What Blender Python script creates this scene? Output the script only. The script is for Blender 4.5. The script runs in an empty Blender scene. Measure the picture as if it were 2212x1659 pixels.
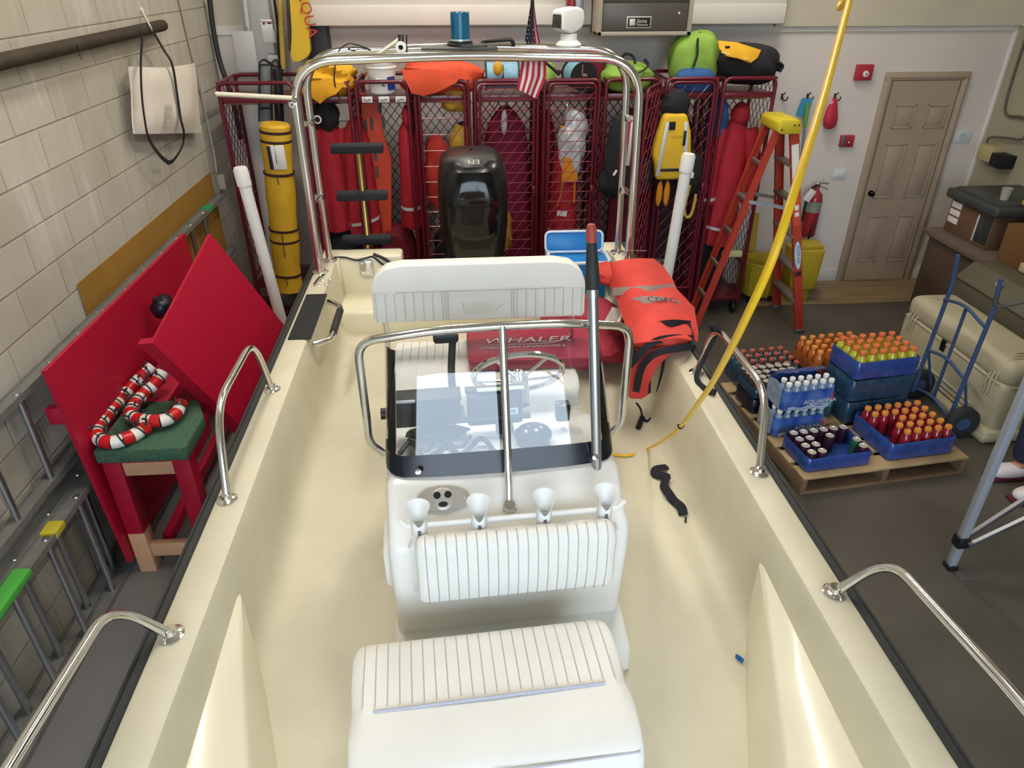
import bpy, bmesh, math, random
from mathutils import Vector, Matrix, Quaternion
random.seed(7)
PI = math.pi
sc = bpy.context.scene
COL = sc.collection
W_, H_ = 2212.0, 1659.0
F_PX = 1534.0
TILT = math.radians(30.4)
YAW = math.radians(4.05)
CAM = Vector((0, 0, 2.93))
_h = Vector((math.sin(YAW), math.cos(YAW), 0))
_r = Vector((math.cos(YAW), -math.sin(YAW), 0))
_f = _h * math.cos(TILT) - Vector((0, 0, math.sin(TILT)))
_u = _h * math.sin(TILT) + Vector((0, 0, math.cos(TILT)))


def ray(x, y):
    return _f + _r * ((x - W_ / 2) / F_PX) - _u * ((y - H_ / 2) / F_PX)


def PZ(x, y, z):
    d = ray(x, y)
    return CAM + d * ((z - CAM.z) / d.z)


def PY(x, y, Y):
    d = ray(x, y)
    return CAM + d * (Y / d.y)


def PD(x, y, d):
    return CAM + ray(x, y) * d


def PX(x, y, X):
    d = ray(x, y)
    return CAM + d * (X / d.x)


# ---------------------------------------------------------------- materials
def lin(c):
    return c / 12.92 if c <= 0.04045 else ((c + 0.055) / 1.055) ** 2.4


def hexc(h):
    h = h.lstrip('#')
    return tuple(lin(int(h[i:i + 2], 16) / 255) for i in (0, 2, 4)) + (1,)


MATS = {}


def mat(name, hx, rough=0.5, metal=0.0, var=0.0, scale=6.0, bump=0.0, bscale=60.0, coat=0.0, trans=0.0, ior=1.45, spec=0.5, alpha=1.0):
    if name in MATS:
        return MATS[name]
    m = bpy.data.materials.new(name)
    m.use_nodes = True
    nt = m.node_tree
    b = nt.nodes['Principled BSDF']
    c = hexc(hx)
    b.inputs['Base Color'].default_value = c
    b.inputs['Roughness'].default_value = rough
    b.inputs['Metallic'].default_value = metal
    b.inputs['Coat Weight'].default_value = coat
    b.inputs['Transmission Weight'].default_value = trans
    b.inputs['IOR'].default_value = ior
    b.inputs['Specular IOR Level'].default_value = spec
    b.inputs['Alpha'].default_value = alpha
    if var or bump:
        tc = nt.nodes.new('ShaderNodeTexCoord')
    if var:
        n = nt.nodes.new('ShaderNodeTexNoise')
        n.inputs['Scale'].default_value = scale
        n.inputs['Detail'].default_value = 6
        nt.links.new(tc.outputs['Object'], n.inputs['Vector'])
        r = nt.nodes.new('ShaderNodeValToRGB')
        r.color_ramp.elements[0].position = 0.3
        r.color_ramp.elements[1].position = 0.7
        r.color_ramp.elements[0].color = tuple(max(0, x * (1 - var)) for x in c[:3]) + (1,)
        r.color_ramp.elements[1].color = tuple(min(1, x * (1 + var)) for x in c[:3]) + (1,)
        nt.links.new(n.outputs['Fac'], r.inputs['Fac'])
        nt.links.new(r.outputs['Color'], b.inputs['Base Color'])
    if bump:
        n2 = nt.nodes.new('ShaderNodeTexNoise')
        n2.inputs['Scale'].default_value = bscale
        n2.inputs['Detail'].default_value = 4
        nt.links.new(tc.outputs['Object'], n2.inputs['Vector'])
        bp = nt.nodes.new('ShaderNodeBump')
        bp.inputs['Strength'].default_value = bump
        bp.inputs['Distance'].default_value = 0.01
        nt.links.new(n2.outputs['Fac'], bp.inputs['Height'])
        nt.links.new(bp.outputs['Normal'], b.inputs['Normal'])
    MATS[name] = m
    return m


def emit(name, hx, s):
    m = bpy.data.materials.new(name)
    m.use_nodes = True
    b = m.node_tree.nodes['Principled BSDF']
    b.inputs['Base Color'].default_value = hexc(hx)
    b.inputs['Emission Color'].default_value = hexc(hx)
    b.inputs['Emission Strength'].default_value = s
    return m


# ---------------------------------------------------------------- mesh builder
def frame(d):
    d = d.normalized()
    a = Vector((0, 0, 1)) if abs(d.z) < 0.9 else Vector((1, 0, 0))
    u = d.cross(a).normalized()
    return u, d.cross(u).normalized()


def fil(pts, r, n=5, closed=False):
    """round the corners of a polyline"""
    pts = [Vector(p) for p in pts]
    out = []
    N = len(pts)
    for i, p in enumerate(pts):
        if not closed and i in (0, N - 1):
            out.append(p)
            continue
        a, b = pts[i - 1], pts[(i + 1) % N]
        da, db = (a - p), (b - p)
        k = min(r, da.length * 0.49, db.length * 0.49)
        s, e = p + da.normalized() * k, p + db.normalized() * k
        for j in range(n + 1):
            t = j / n
            out.append(s * (1 - t) ** 2 + p * 2 * t * (1 - t) + e * t * t)
    return out


def cat(pts, n=6):
    """smooth curve through points"""
    pts = [Vector(p) for p in pts]
    P = [pts[0] * 2 - pts[1]] + pts + [pts[-1] * 2 - pts[-2]]
    out = []
    for i in range(1, len(P) - 2):
        for j in range(n):
            t = j / n
            a, b, c, d = P[i - 1], P[i], P[i + 1], P[i + 2]
            out.append(0.5 * ((2 * b) + (c - a) * t + (2 * a - 5 * b + 4 * c - d) * t * t + (3 * b - a - 3 * c + d) * t ** 3))
    out.append(pts[-1])
    return out


class MB:
    def __init__(self):
        self.v, self.f, self.m, self.s = [], [], [], []

    def add(self, vs, fs, m=0, s=True):
        b = len(self.v)
        self.v += [Vector(p) for p in vs]
        for f in fs:
            self.f.append([b + i for i in f])
            self.m.append(m)
            self.s.append(s)
        return self

    def box(self, c, d, rot=None, bev=0.0, m=0, seg=2):
        hx, hy, hz = d[0] / 2, d[1] / 2, d[2] / 2
        if bev > 0:
            bm = bmesh.new()
            bmesh.ops.create_cube(bm, size=1.0)
            for v in bm.verts:
                v.co = Vector((v.co.x * d[0], v.co.y * d[1], v.co.z * d[2]))
            bmesh.ops.bevel(bm, geom=bm.edges[:], offset=min(bev, 0.49 * min(d)), segments=seg, profile=0.5, affect='EDGES')
            bm.verts.index_update()
            vs = [v.co.copy() for v in bm.verts]
            fs = [[v.index for v in f.verts] for f in bm.faces]
            bm.free()
        else:
            vs = [Vector((x, y, z)) for x in (-hx, hx) for y in (-hy, hy) for z in (-hz, hz)]
            fs = [(0, 1, 3, 2), (4, 6, 7, 5), (0, 4, 5, 1), (2, 3, 7, 6), (0, 2, 6, 4), (1, 5, 7, 3)]
        if rot is not None:
            R = rot if isinstance(rot, Matrix) else Matrix.Rotation(rot, 3, 'Z')
            vs = [R @ v for v in vs]
        c = Vector(c)
        return self.add([v + c for v in vs], fs, m, True)

    def bx(self, lo, hi, bev=0.0, m=0, seg=2):
        lo, hi = Vector(lo), Vector(hi)
        return self.box((lo + hi) / 2, hi - lo, None, bev, m, seg)

    def beam(self, a, b, w, h, up=(0, 0, 1), m=0, bev=0.0):
        a, b = Vector(a), Vector(b)
        d = b - a
        y = d.normalized()
        z = Vector(up)
        x = y.cross(z).normalized()
        z = x.cross(y)
        R = Matrix((x, y, z)).transposed()
        return self.box((a + b) / 2, (w, d.length, h), R, bev, m)

    def tube(self, pts, r, n=10, closed=False, caps=True, m=0, flat=None):
        pts = [Vector(p) for p in pts]
        q = [pts[0]]
        for p in pts[1:]:
            if (p - q[-1]).length > 1e-5:
                q.append(p)
        pts = q
        N = len(pts)
        if N < 2:
            return self
        R = r if isinstance(r, (list, tuple)) else [r] * N
        vs, fs = [], []
        u = None
        for i, p in enumerate(pts):
            if closed:
                t = pts[(i + 1) % N] - pts[i - 1]
            else:
                t = pts[min(i + 1, N - 1)] - pts[max(i - 1, 0)]
            t.normalize()
            if u is None:
                u, _ = frame(t)
            else:
                u = (u - t * u.dot(t))
                if u.length < 1e-6:
                    u, _ = frame(t)
                u.normalize()
            w = t.cross(u)
            for k in range(n):
                a = 2 * PI * k / n
                fa, fb = (1, 1) if flat is None else flat
                vs.append(p + u * (R[min(i, len(R) - 1)] * math.cos(a) * fa) + w * (R[min(i, len(R) - 1)] * math.sin(a) * fb))
        rng = N if closed else N - 1
        for i in range(rng):
            j = (i + 1) % N
            for k in range(n):
                l = (k + 1) % n
                fs.append((i * n + k, i * n + l, j * n + l, j * n + k))
        if caps and not closed:
            fs.append(tuple(reversed(range(n))))
            fs.append(tuple((N - 1) * n + k for k in range(n)))
        return self.add(vs, fs, m)

    def lathe(self, prof, o=(0, 0, 0), ax=(0, 0, 1), n=20, m=0, arc=2 * PI):
        ax = Vector(ax).normalized()
        u, w = frame(ax)
        o = Vector(o)
        full = abs(arc - 2 * PI) < 1e-6
        cols = n if full else n + 1
        vs, fs = [], []
        for (r, z) in prof:
            for k in range(cols):
                a = arc * k / n
                vs.append(o + ax * z + (u * math.cos(a) + w * math.sin(a)) * max(r, 1e-5))
        for i in range(len(prof) - 1):
            for k in range(n):
                l = (k + 1) % cols
                fs.append((i * cols + k, i * cols + l, (i + 1) * cols + l, (i + 1) * cols + k))
        return self.add(vs, fs, m)

    def prism(self, poly, o, u, v, depth, m=0, cen=False):
        """polygon (2d) in the plane o,u,v thickened along u x v"""
        o, u, v = Vector(o), Vector(u).normalized(), Vector(v).normalized()
        nrm = u.cross(v).normalized() * depth
        if cen:
            o = o - nrm * 0.5
        a = [o + u * p[0] + v * p[1] for p in poly]
        N = len(a)
        vs = a + [p + nrm for p in a]
        fs = [tuple(reversed(range(N))), tuple(range(N, 2 * N))]
        for i in range(N):
            j = (i + 1) % N
            fs.append((i, j, N + j, N + i))
        return self.add(vs, fs, m, True)

    def sheet(self, rows, th=0.0, m=0, closed=False):
        """grid of points; th gives it thickness"""
        R, Cn = len(rows), len(rows[0])
        vs = [Vector(p) for r in rows for p in r]
        fs = []
        cc = Cn if closed else Cn - 1
        for i in range(R - 1):
            for k in range(cc):
                l = (k + 1) % Cn
                fs.append((i * Cn + k, i * Cn + l, (i + 1) * Cn + l, (i + 1) * Cn + k))
        if th:
            nr = [Vector() for _ in vs]
            for f in fs:
                n = (vs[f[2]] - vs[f[0]]).cross(vs[f[3]] - vs[f[1]])
                for i in f:
                    nr[i] += n
            off = [v - (n.normalized() * th if n.length else n) for v, n in zip(vs, nr)]
            b = len(vs)
            back = [tuple(reversed([b + i for i in f])) for f in fs]
            edge = {}
            for f in fs:
                for i in range(len(f)):
                    e = (f[i], f[(i + 1) % len(f)])
                    if (e[1], e[0]) in edge:
                        del edge[(e[1], e[0])]
                    else:
                        edge[e] = 1
            side = [(e[1], e[0], b + e[0], b + e[1]) for e in edge]
            vs = vs + off
            fs = fs + back + side
        return self.add(vs, fs, m)

    def text(self, s, o, u, v, size, m=0, ext=0.0008, align='LEFT', shear=0.0, stretch=1.0):
        cu = bpy.data.curves.new('t', 'FONT')
        cu.body = s
        cu.size = 1.0
        cu.extrude = 0.0
        cu.resolution_u = 3
        cu.shear = shear
        cu.align_x = align
        ob = bpy.data.objects.new('t', cu)
        me = ob.to_mesh()
        o, u, v = Vector(o), Vector(u).normalized(), Vector(v).normalized()
        n = u.cross(v).normalized() * ext
        vs = [o + u * (p.co.x * size * stretch) + v * (p.co.y * size) + n for p in me.vertices]
        fs = [tuple(p.vertices) for p in me.polygons]
        ob.to_mesh_clear()
        bpy.data.objects.remove(ob)
        bpy.data.curves.remove(cu)
        return self.add(vs, fs, m, False)

    def blob(self, c, d, rot=None, m=0, noise=0.0, seg=(16, 10), pw=1.0, seed=0):
        """rounded soft lump; pw<1 makes it boxier"""
        rnd = random.Random(seed)
        ph = [(rnd.uniform(1, 4), rnd.uniform(1, 4), rnd.uniform(1, 4), rnd.uniform(0, 6)) for _ in range(5)]
        nu, nv = seg
        sg = lambda x: math.copysign(abs(x) ** pw, x)
        vs, fs = [], []
        for j in range(nv + 1):
            b = -PI / 2 + PI * j / nv
            for i in range(nu):
                a = 2 * PI * i / nu
                p = Vector((sg(math.cos(b)) * sg(math.cos(a)), sg(math.cos(b)) * sg(math.sin(a)), sg(math.sin(b))))
                if noise:
                    k = sum(math.sin(q[0] * 2 * p.x + q[1] * 2 * p.y + q[2] * 2 * p.z + q[3]) for q in ph) / 5
                    p = p * (1 + noise * k)
                p = Vector((p.x * d[0] / 2, p.y * d[1] / 2, p.z * d[2] / 2))
                vs.append(p)
        for j in range(nv):
            for i in range(nu):
                k = (i + 1) % nu
                fs.append((j * nu + i, j * nu + k, (j + 1) * nu + k, (j + 1) * nu + i))
        if rot is not None:
            R = rot if isinstance(rot, Matrix) else Matrix.Rotation(rot, 3, 'Z')
            vs = [R @ v for v in vs]
        c = Vector(c)
        return self.add([v + c for v in vs], fs, m)


def rotm(axis, deg):
    return Matrix.Rotation(math.radians(deg), 3, axis)


def mesh_of(mb, name, mats, off=None, sharp=0.7):
    me = bpy.data.meshes.new(name)
    vs = mb.v if off is None else [v - off for v in mb.v]
    me.from_pydata([tuple(v) for v in vs], [], mb.f)
    if not isinstance(mats, (list, tuple)):
        mats = [mats]
    for m in mats:
        me.materials.append(m)
    me.polygons.foreach_set('material_index', mb.m)
    me.polygons.foreach_set('use_smooth', mb.s)
    bm = bmesh.new()
    bm.from_mesh(me)
    bmesh.ops.remove_doubles(bm, verts=bm.verts[:], dist=1e-5)
    bmesh.ops.recalc_face_normals(bm, faces=bm.faces[:])
    bm.to_mesh(me)
    bm.free()
    me.set_sharp_from_angle(angle=sharp)
    return me


def rootloc(o):
    v = Vector(o.location)
    while o.parent:
        o = o.parent
        v = v + o.location
    return v


def thing(name, label, category, loc=(0, 0, 0), group=None):
    o = bpy.data.objects.new(name, None)
    COL.objects.link(o)
    o.empty_display_size = 0.05
    o.location = loc
    o['label'] = label
    o['category'] = category
    if group:
        o['group'] = group
    return o


def part(name, mb, mats, parent, label=None, sharp=0.7, local=False, stuff=False):
    """mesh under parent; coordinates are world unless local"""
    off = None if local else rootloc(parent)
    me = mesh_of(mb, name, mats, off, sharp)
    o = bpy.data.objects.new(name, me)
    COL.objects.link(o)
    o.parent = parent
    if label:
        o['label'] = label
    if stuff:
        o['kind'] = 'stuff'
    return o


def solo(name, mb, mats, label, category, group=None, sharp=0.7, loc=None, local=False):
    """a thing that is one mesh"""
    if loc is None:
        n = len(mb.v)
        loc = Vector((sum(v.x for v in mb.v) / n, sum(v.y for v in mb.v) / n, min(v.z for v in mb.v)))
    loc = Vector(loc)
    o = bpy.data.objects.new(name, mesh_of(mb, name, mats, None if local else loc, sharp))
    COL.objects.link(o)
    o.location = loc
    o['label'] = label
    o['category'] = category
    if group:
        o['group'] = group
    return o


def struct(name, mb, mats, parent=None):
    o = bpy.data.objects.new(name, mesh_of(mb, name, mats))
    COL.objects.link(o)
    if parent:
        o.parent = parent
    else:
        o['kind'] = 'structure'
    return o


def dup(root, loc, rotz=0.0, label=None, group=None):
    r = root.copy()
    COL.objects.link(r)
    r.location = loc
    r.rotation_euler = (0, 0, rotz)
    if label:
        r['label'] = label
    if group:
        r['group'] = group
    for ch in list(root.children):
        c = ch.copy()
        COL.objects.link(c)
        c.parent = r
        for g in ch.children:
            d = g.copy()
            COL.objects.link(d)
            d.parent = c
    return r


def V(*a):
    return Vector(a)


# shared materials
M_ = mat
GEL = mat('gelcoat_cream', '#e3ddc2', 0.28, var=0.03, scale=3, coat=0.15)
DECK = mat('deck_cream', '#cdc7ae', 0.45, var=0.05, scale=5, bump=0.12, bscale=90)
WHITEGEL = mat('gelcoat_white', '#e9e8e2', 0.3, coat=0.2)
VINYL = mat('white_vinyl', '#e4e3dc', 0.42, var=0.02, scale=9, bump=0.05, bscale=120)
STEEL = mat('polished_steel', '#e6e6e4', 0.14, 1.0)
ALU = mat('brushed_aluminium', '#b9bcc0', 0.38, 1.0, var=0.08, scale=14)
ALUG = mat('grey_aluminium_rail', '#8f8f8b', 0.5, 0.6, var=0.12, scale=8)
BLACK = mat('black_plastic', '#17181a', 0.45)
RUBBER = mat('black_rubber', '#2a2d2c', 0.6, bump=0.05, bscale=40)
STRAP = mat('black_webbing', '#1c1c22', 0.85, bump=0.3, bscale=200)
WHITE = mat('white_plastic', '#e8e8e4', 0.4)
LACQ = mat('maroon_powder_coat', '#601223', 0.32, coat=0.3)
REDF = mat('red_fabric', '#b5232f', 0.8, var=0.15, scale=10, bump=0.3, bscale=25)
YELF = mat('yellow_fabric', '#dba51f', 0.75, var=0.12, scale=10, bump=0.3, bscale=22)
ORAF = mat('orange_fabric', '#dc5331', 0.75, var=0.12, scale=9, bump=0.3, bscale=20)
BLKF = mat('black_fabric', '#1d1e22', 0.85, var=0.2, scale=12, bump=0.3, bscale=30)
PAPER = mat('white_label', '#e6e6e2', 0.6)
INK = mat('dark_ink', '#22242a', 0.6)
REFL = mat('reflective_tape', '#cfd0cf', 0.35, 0.2)
# ================================================================ camera, light, room
cam_d = bpy.data.cameras.new('camera')
cam = bpy.data.objects.new('camera', cam_d)
COL.objects.link(cam)
cam.location = CAM
cam.rotation_euler = Matrix((_r, _u, -_f)).transposed().to_euler()
cam_d.sensor_width = 36.0
cam_d.lens = F_PX / W_ * 36.0
cam_d.clip_start = 0.02
sc.camera = cam
sc.view_settings.view_transform = 'Standard'
sc.view_settings.look = 'None'
sc.view_settings.gamma = 1.0
sc.view_settings.exposure = 0.0
sc.view_settings.use_curve_mapping = False
sc.cycles.use_denoising = True
sc.cycles.max_bounces = 8
sc.cycles.diffuse_bounces = 4
sc.cycles.glossy_bounces = 4
sc.cycles.transmission_bounces = 6
sc.cycles.transparent_max_bounces = 12
sc.cycles.caustics_reflective = False
sc.cycles.caustics_refractive = False
sc.cycles.sample_clamp_indirect = 6.0

XL, XR, YB, YF, ZC = -2.1, 5.16, 6.95, -2.7, 4.5
w = bpy.data.worlds.new('daylight')
sc.world = w
w.use_nodes = True
nt = w.node_tree
bg = nt.nodes['Background']
tc = nt.nodes.new('ShaderNodeTexCoord')
sx = nt.nodes.new('ShaderNodeSeparateXYZ')
rp = nt.nodes.new('ShaderNodeValToRGB')
rp.color_ramp.elements[0].position = 0.46
rp.color_ramp.elements[0].color = (0.16, 0.16, 0.155, 1)
rp.color_ramp.elements[1].position = 0.56
rp.color_ramp.elements[1].color = (0.72, 0.85, 1.0, 1)
ma = nt.nodes.new('ShaderNodeMath')
ma.operation = 'MULTIPLY_ADD'
ma.inputs[1].default_value = 0.5
ma.inputs[2].default_value = 0.5
nt.links.new(tc.outputs['Generated'], sx.inputs[0])
nt.links.new(sx.outputs['Z'], ma.inputs[0])
nt.links.new(ma.outputs[0], rp.inputs['Fac'])
nt.links.new(rp.outputs['Color'], bg.inputs['Color'])
bg.inputs['Strength'].default_value = 7.0


def area(name, loc, rot, sx_, sy_, power, col=(1, 1, 1), portal=False):
    l = bpy.data.lights.new(name, 'AREA')
    l.shape = 'RECTANGLE'
    l.size, l.size_y = sx_, sy_
    l.energy = power
    l.color = col
    if portal:
        l.cycles.is_portal = True
    o = bpy.data.objects.new(name, l)
    COL.objects.link(o)
    o.location = loc
    o.rotation_euler = rot
    return o


# bay door opening behind the photographer, sky light comes in through it
OX0, OX1, OZ = -1.8, 2.6, 4.2
area('sky_portal', ((OX0 + OX1) / 2, YF + 0.1, OZ / 2), (math.radians(90), 0, math.radians(180)), OX1 - OX0, OZ, 1, portal=True)


def wall_mat(name, a, b, sc_=1.2, rough=0.75, bump=0.15):
    return mat(name, a, rough, var=0.05, scale=sc_, bump=bump, bscale=70)


# cinder block material
def block_mat():
    m = bpy.data.materials.new('painted_cinder_block')
    m.use_nodes = True
    t = m.node_tree
    b = t.nodes['Principled BSDF']
    b.inputs['Roughness'].default_value = 0.75
    tcn = t.nodes.new('ShaderNodeTexCoord')
    mp = t.nodes.new('ShaderNodeMapping')
    mp.inputs['Rotation'].default_value = (0, math.radians(90), math.radians(90))
    sep = t.nodes.new('ShaderNodeSeparateXYZ')
    cmb = t.nodes.new('ShaderNodeCombineXYZ')
    t.links.new(tcn.outputs['Object'], sep.inputs[0])
    t.links.new(sep.outputs['Y'], cmb.inputs['X'])
    t.links.new(sep.outputs['Z'], cmb.inputs['Y'])
    br = t.nodes.new('ShaderNodeTexBrick')
    br.inputs['Scale'].default_value = 1.0
    br.inputs['Brick Width'].default_value = 0.406
    br.inputs['Row Height'].default_value = 0.203
    br.inputs['Mortar Size'].default_value = 0.007
    br.inputs['Mortar Smooth'].default_value = 0.6
    br.inputs['Color1'].default_value = hexc('#bcb8ab')
    br.inputs['Color2'].default_value = hexc('#b3afa1')
    br.inputs['Mortar'].default_value = hexc('#aba697')
    t.links.new(cmb.outputs[0], br.inputs['Vector'])
    # old paint drips: noise stretched along the height
    mp2 = t.nodes.new('ShaderNodeMapping')
    mp2.inputs['Scale'].default_value = (14.0, 1.3, 1.0)
    t.links.new(cmb.outputs[0], mp2.inputs['Vector'])
    n = t.nodes.new('ShaderNodeTexNoise')
    n.inputs['Scale'].default_value = 1.0
    n.inputs['Detail'].default_value = 5
    t.links.new(mp2.outputs[0], n.inputs['Vector'])
    r = t.nodes.new('ShaderNodeValToRGB')
    r.color_ramp.elements[0].position = 0.56
    r.color_ramp.elements[0].color = (0, 0, 0, 1)
    r.color_ramp.elements[1].position = 0.72
    r.color_ramp.elements[1].color = (1, 1, 1, 1)
    t.links.new(n.outputs['Fac'], r.inputs['Fac'])
    mx = t.nodes.new('ShaderNodeMixRGB')
    mx.inputs['Color2'].default_value = hexc('#d2cfc4')
    mf = t.nodes.new('ShaderNodeMath')
    mf.operation = 'MULTIPLY'
    mf.inputs[1].default_value = 0.7
    t.links.new(r.outputs['Color'], mf.inputs[0])
    t.links.new(mf.outputs[0], mx.inputs['Fac'])
    t.links.new(br.outputs['Color'], mx.inputs['Color1'])
    n3 = t.nodes.new('ShaderNodeTexNoise')
    n3.inputs['Scale'].default_value = 2.2
    n3.inputs['Detail'].default_value = 6
    t.links.new(tcn.outputs['Object'], n3.inputs['Vector'])
    r3 = t.nodes.new('ShaderNodeValToRGB')
    r3.color_ramp.elements[0].position = 0.3
    r3.color_ramp.elements[0].color = (0.84, 0.82, 0.78, 1)
    r3.color_ramp.elements[1].position = 0.65
    r3.color_ramp.elements[1].color = (1, 1, 1, 1)
    t.links.new(n3.outputs['Fac'], r3.inputs['Fac'])
    m2 = t.nodes.new('ShaderNodeMixRGB')
    m2.blend_type = 'MULTIPLY'
    m2.inputs['Fac'].default_value = 1
    t.links.new(mx.outputs[0], m2.inputs['Color1'])
    t.links.new(r3.outputs[0], m2.inputs['Color2'])
    t.links.new(m2.outputs[0], b.inputs['Base Color'])
    bp = t.nodes.new('ShaderNodeBump')
    bp.inputs['Strength'].default_value = 0.6
    bp.inputs['Distance'].default_value = 0.012
    ad = t.nodes.new('ShaderNodeMath')
    ad.operation = 'MULTIPLY_ADD'
    ad.inputs[1].default_value = -1.0
    t.links.new(br.outputs['Fac'], ad.inputs[0])
    t.links.new(n.outputs['Fac'], ad.inputs[2])
    t.links.new(ad.outputs[0], bp.inputs['Height'])
    t.links.new(bp.outputs[0], b.inputs['Normal'])
    return m


BLOCK = block_mat()
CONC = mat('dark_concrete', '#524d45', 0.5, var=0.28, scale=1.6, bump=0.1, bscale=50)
# paler grey on the block wall side, dark beyond an edge under the boat
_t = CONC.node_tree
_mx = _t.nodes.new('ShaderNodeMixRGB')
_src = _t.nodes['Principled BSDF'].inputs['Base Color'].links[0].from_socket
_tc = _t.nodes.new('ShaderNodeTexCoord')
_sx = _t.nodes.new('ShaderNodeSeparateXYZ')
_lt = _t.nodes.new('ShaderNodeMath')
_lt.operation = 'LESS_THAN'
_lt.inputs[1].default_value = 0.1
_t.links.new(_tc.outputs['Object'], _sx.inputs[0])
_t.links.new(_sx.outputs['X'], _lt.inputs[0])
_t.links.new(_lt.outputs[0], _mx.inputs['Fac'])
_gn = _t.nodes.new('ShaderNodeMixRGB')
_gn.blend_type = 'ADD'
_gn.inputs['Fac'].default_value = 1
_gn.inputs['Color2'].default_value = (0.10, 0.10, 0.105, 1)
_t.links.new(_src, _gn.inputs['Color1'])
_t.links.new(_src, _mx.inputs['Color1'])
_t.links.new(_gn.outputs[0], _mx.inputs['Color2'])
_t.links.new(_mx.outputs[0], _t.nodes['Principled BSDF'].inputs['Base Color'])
BACKW = wall_mat('painted_plaster_white', '#ddd5ce', '#cfc8c0')
UPW = wall_mat('painted_plaster_beige', '#cbc4b1', '#bfb8a4', 2)
RIGHTW = wall_mat('painted_plaster_olive', '#a19d87', '#99957f', 2)
CEIL = mat('ceiling_paint', '#d8d6cf', 0.8)
TRIMW = mat('trim_white', '#dcdad6', 0.55)
DOORB = mat('door_taupe', '#ab9a87', 0.5, var=0.03, scale=4)

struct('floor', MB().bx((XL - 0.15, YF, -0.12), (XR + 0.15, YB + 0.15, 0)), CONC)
struct('wall_left', MB().bx((XL - 0.15, YF, 0), (XL, YB, ZC)), BLOCK)
struct('wall_back', MB().bx((XL - 0.15, YB, 0), (XR + 0.15, YB + 0.15, 2.5), m=0).bx((XL - 0.15, YB, 2.5), (XR + 0.15, YB + 0.15, ZC), m=1), [BACKW, UPW])
struct('wall_right', MB().bx((XR, YF, 0), (XR + 0.15, YB, 2.47), m=0).bx((XR - 0.01, YF, 2.47), (XR + 0.15, YB, ZC), m=1), [RIGHTW, UPW])
struct('ceiling', MB().bx((XL - 0.15, YF - 0.15, ZC), (XR + 0.15, YB + 0.15, ZC + 0.12)), CEIL)
wf = MB().bx((XL - 0.15, YF - 0.15, 0), (OX0, YF, ZC)).bx((OX1, YF - 0.15, 0), (XR + 0.15, YF, ZC)).bx((OX0, YF - 0.15, OZ), (OX1, YF, ZC))
struct('wall_front', wf, CEIL)
# pale ledge line between lower and upper wall, and the boxed door header above the lockers
struct('trim_1', MB().bx((XL, YB - 0.02, 2.43), (XR, YB, 2.475)), TRIMW)
tb = MB().bx((-1.27, YB - 0.25, 2.51), (2.83, YB, 3.4), 0.006)
tb.bx((-1.27, YB - 0.262, 2.51), (2.83, YB - 0.245, 2.66), 0.006)
struct('trim_2', tb, mat('header_panel', '#d9d5cc', 0.6, var=0.02, scale=3))
struct('trim_3', MB().bx((2.845, YB - 0.05, 2.475), (XR, YB, 3.6)), UPW)
# wood plank strip in front of the door
PLK = bpy.data.materials.new('wood_plank_vinyl')
PLK.use_nodes = True
_t = PLK.node_tree
_b = _t.nodes['Principled BSDF']
_b.inputs['Roughness'].default_value = 0.5
_tc = _t.nodes.new('ShaderNodeTexCoord')
_mp = _t.nodes.new('ShaderNodeMapping')
_mp.inputs['Scale'].default_value = (0.7, 9.0, 1)
_n = _t.nodes.new('ShaderNodeTexNoise')
_n.inputs['Scale'].default_value = 2.2
_n.inputs['Detail'].default_value = 5
_rr = _t.nodes.new('ShaderNodeValToRGB')
_rr.color_ramp.elements[0].position = 0.3
_rr.color_ramp.elements[0].color = hexc('#6d5a3e')
_rr.color_ramp.elements[1].position = 0.7
_rr.color_ramp.elements[1].color = hexc('#a38c66')
_t.links.new(_tc.outputs['Object'], _mp.inputs[0])
_t.links.new(_mp.outputs[0], _n.inputs['Vector'])
_t.links.new(_n.outputs['Fac'], _rr.inputs[0])
_t.links.new(_rr.outputs[0], _b.inputs['Base Color'])
struct('trim_4', MB().bx((2.9, 6.34, 0), (XR, YB, 0.006)), PLK)

# six panel door with casing and knob
DX0, DX1 = 4.0, 4.83
YD = YB - 0.015
db = MB().bx((DX0 + 0.085, YD - 0.012, 0.01), (DX1 - 0.085, YB, 2.01))
for (a, c) in ((0.15, 0.36), (0.47, 0.68)):
    for (z0, z1) in ((0.22, 0.72), (0.9, 1.44), (1.58, 1.8)):
        s = (DX1 - DX0 - 0.17) / 0.66 * 0.8
        x0, x1 = DX0 + 0.02 + a, DX0 + 0.02 + c
        # raised panel: frame moulding + field
        for lo, hi in (((x0, z0), (x0 + 0.018, z1)), ((x1 - 0.018, z0), (x1, z1)), ((x0, z0), (x1, z0 + 0.018)), ((x0, z1 - 0.018), (x1, z1))):
            db.bx((lo[0], YD - 0.02, lo[1]), (hi[0], YD - 0.01, hi[1]), 0.004)
        db.bx((x0 + 0.03, YD - 0.018, z0 + 0.03), (x1 - 0.03, YD - 0.01, z1 - 0.03), 0.006)
d1 = struct('door_1', db, DOORB)
fb = MB()
for x0, x1 in ((DX0, DX0 + 0.07), (DX1 - 0.07, DX1)):
    fb.bx((x0, YB - 0.035, 0), (x1, YB - 0.001, 2.0145), 0.006)
    fb.bx((x0 + 0.025, YB - 0.045, 0), (x1 - 0.025, YB - 0.02, 2.034), 0.006)
fb.bx((DX0, YB - 0.035, 2.015), (DX1, YB - 0.001, 2.085), 0.006)
fb.bx((DX0 + 0.03, YB - 0.045, 2.035), (DX1 - 0.03, YB - 0.02, 2.06), 0.006)
part('door_frame', fb, DOORB, d1)
kp = PY(1862, 417, YD)
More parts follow.
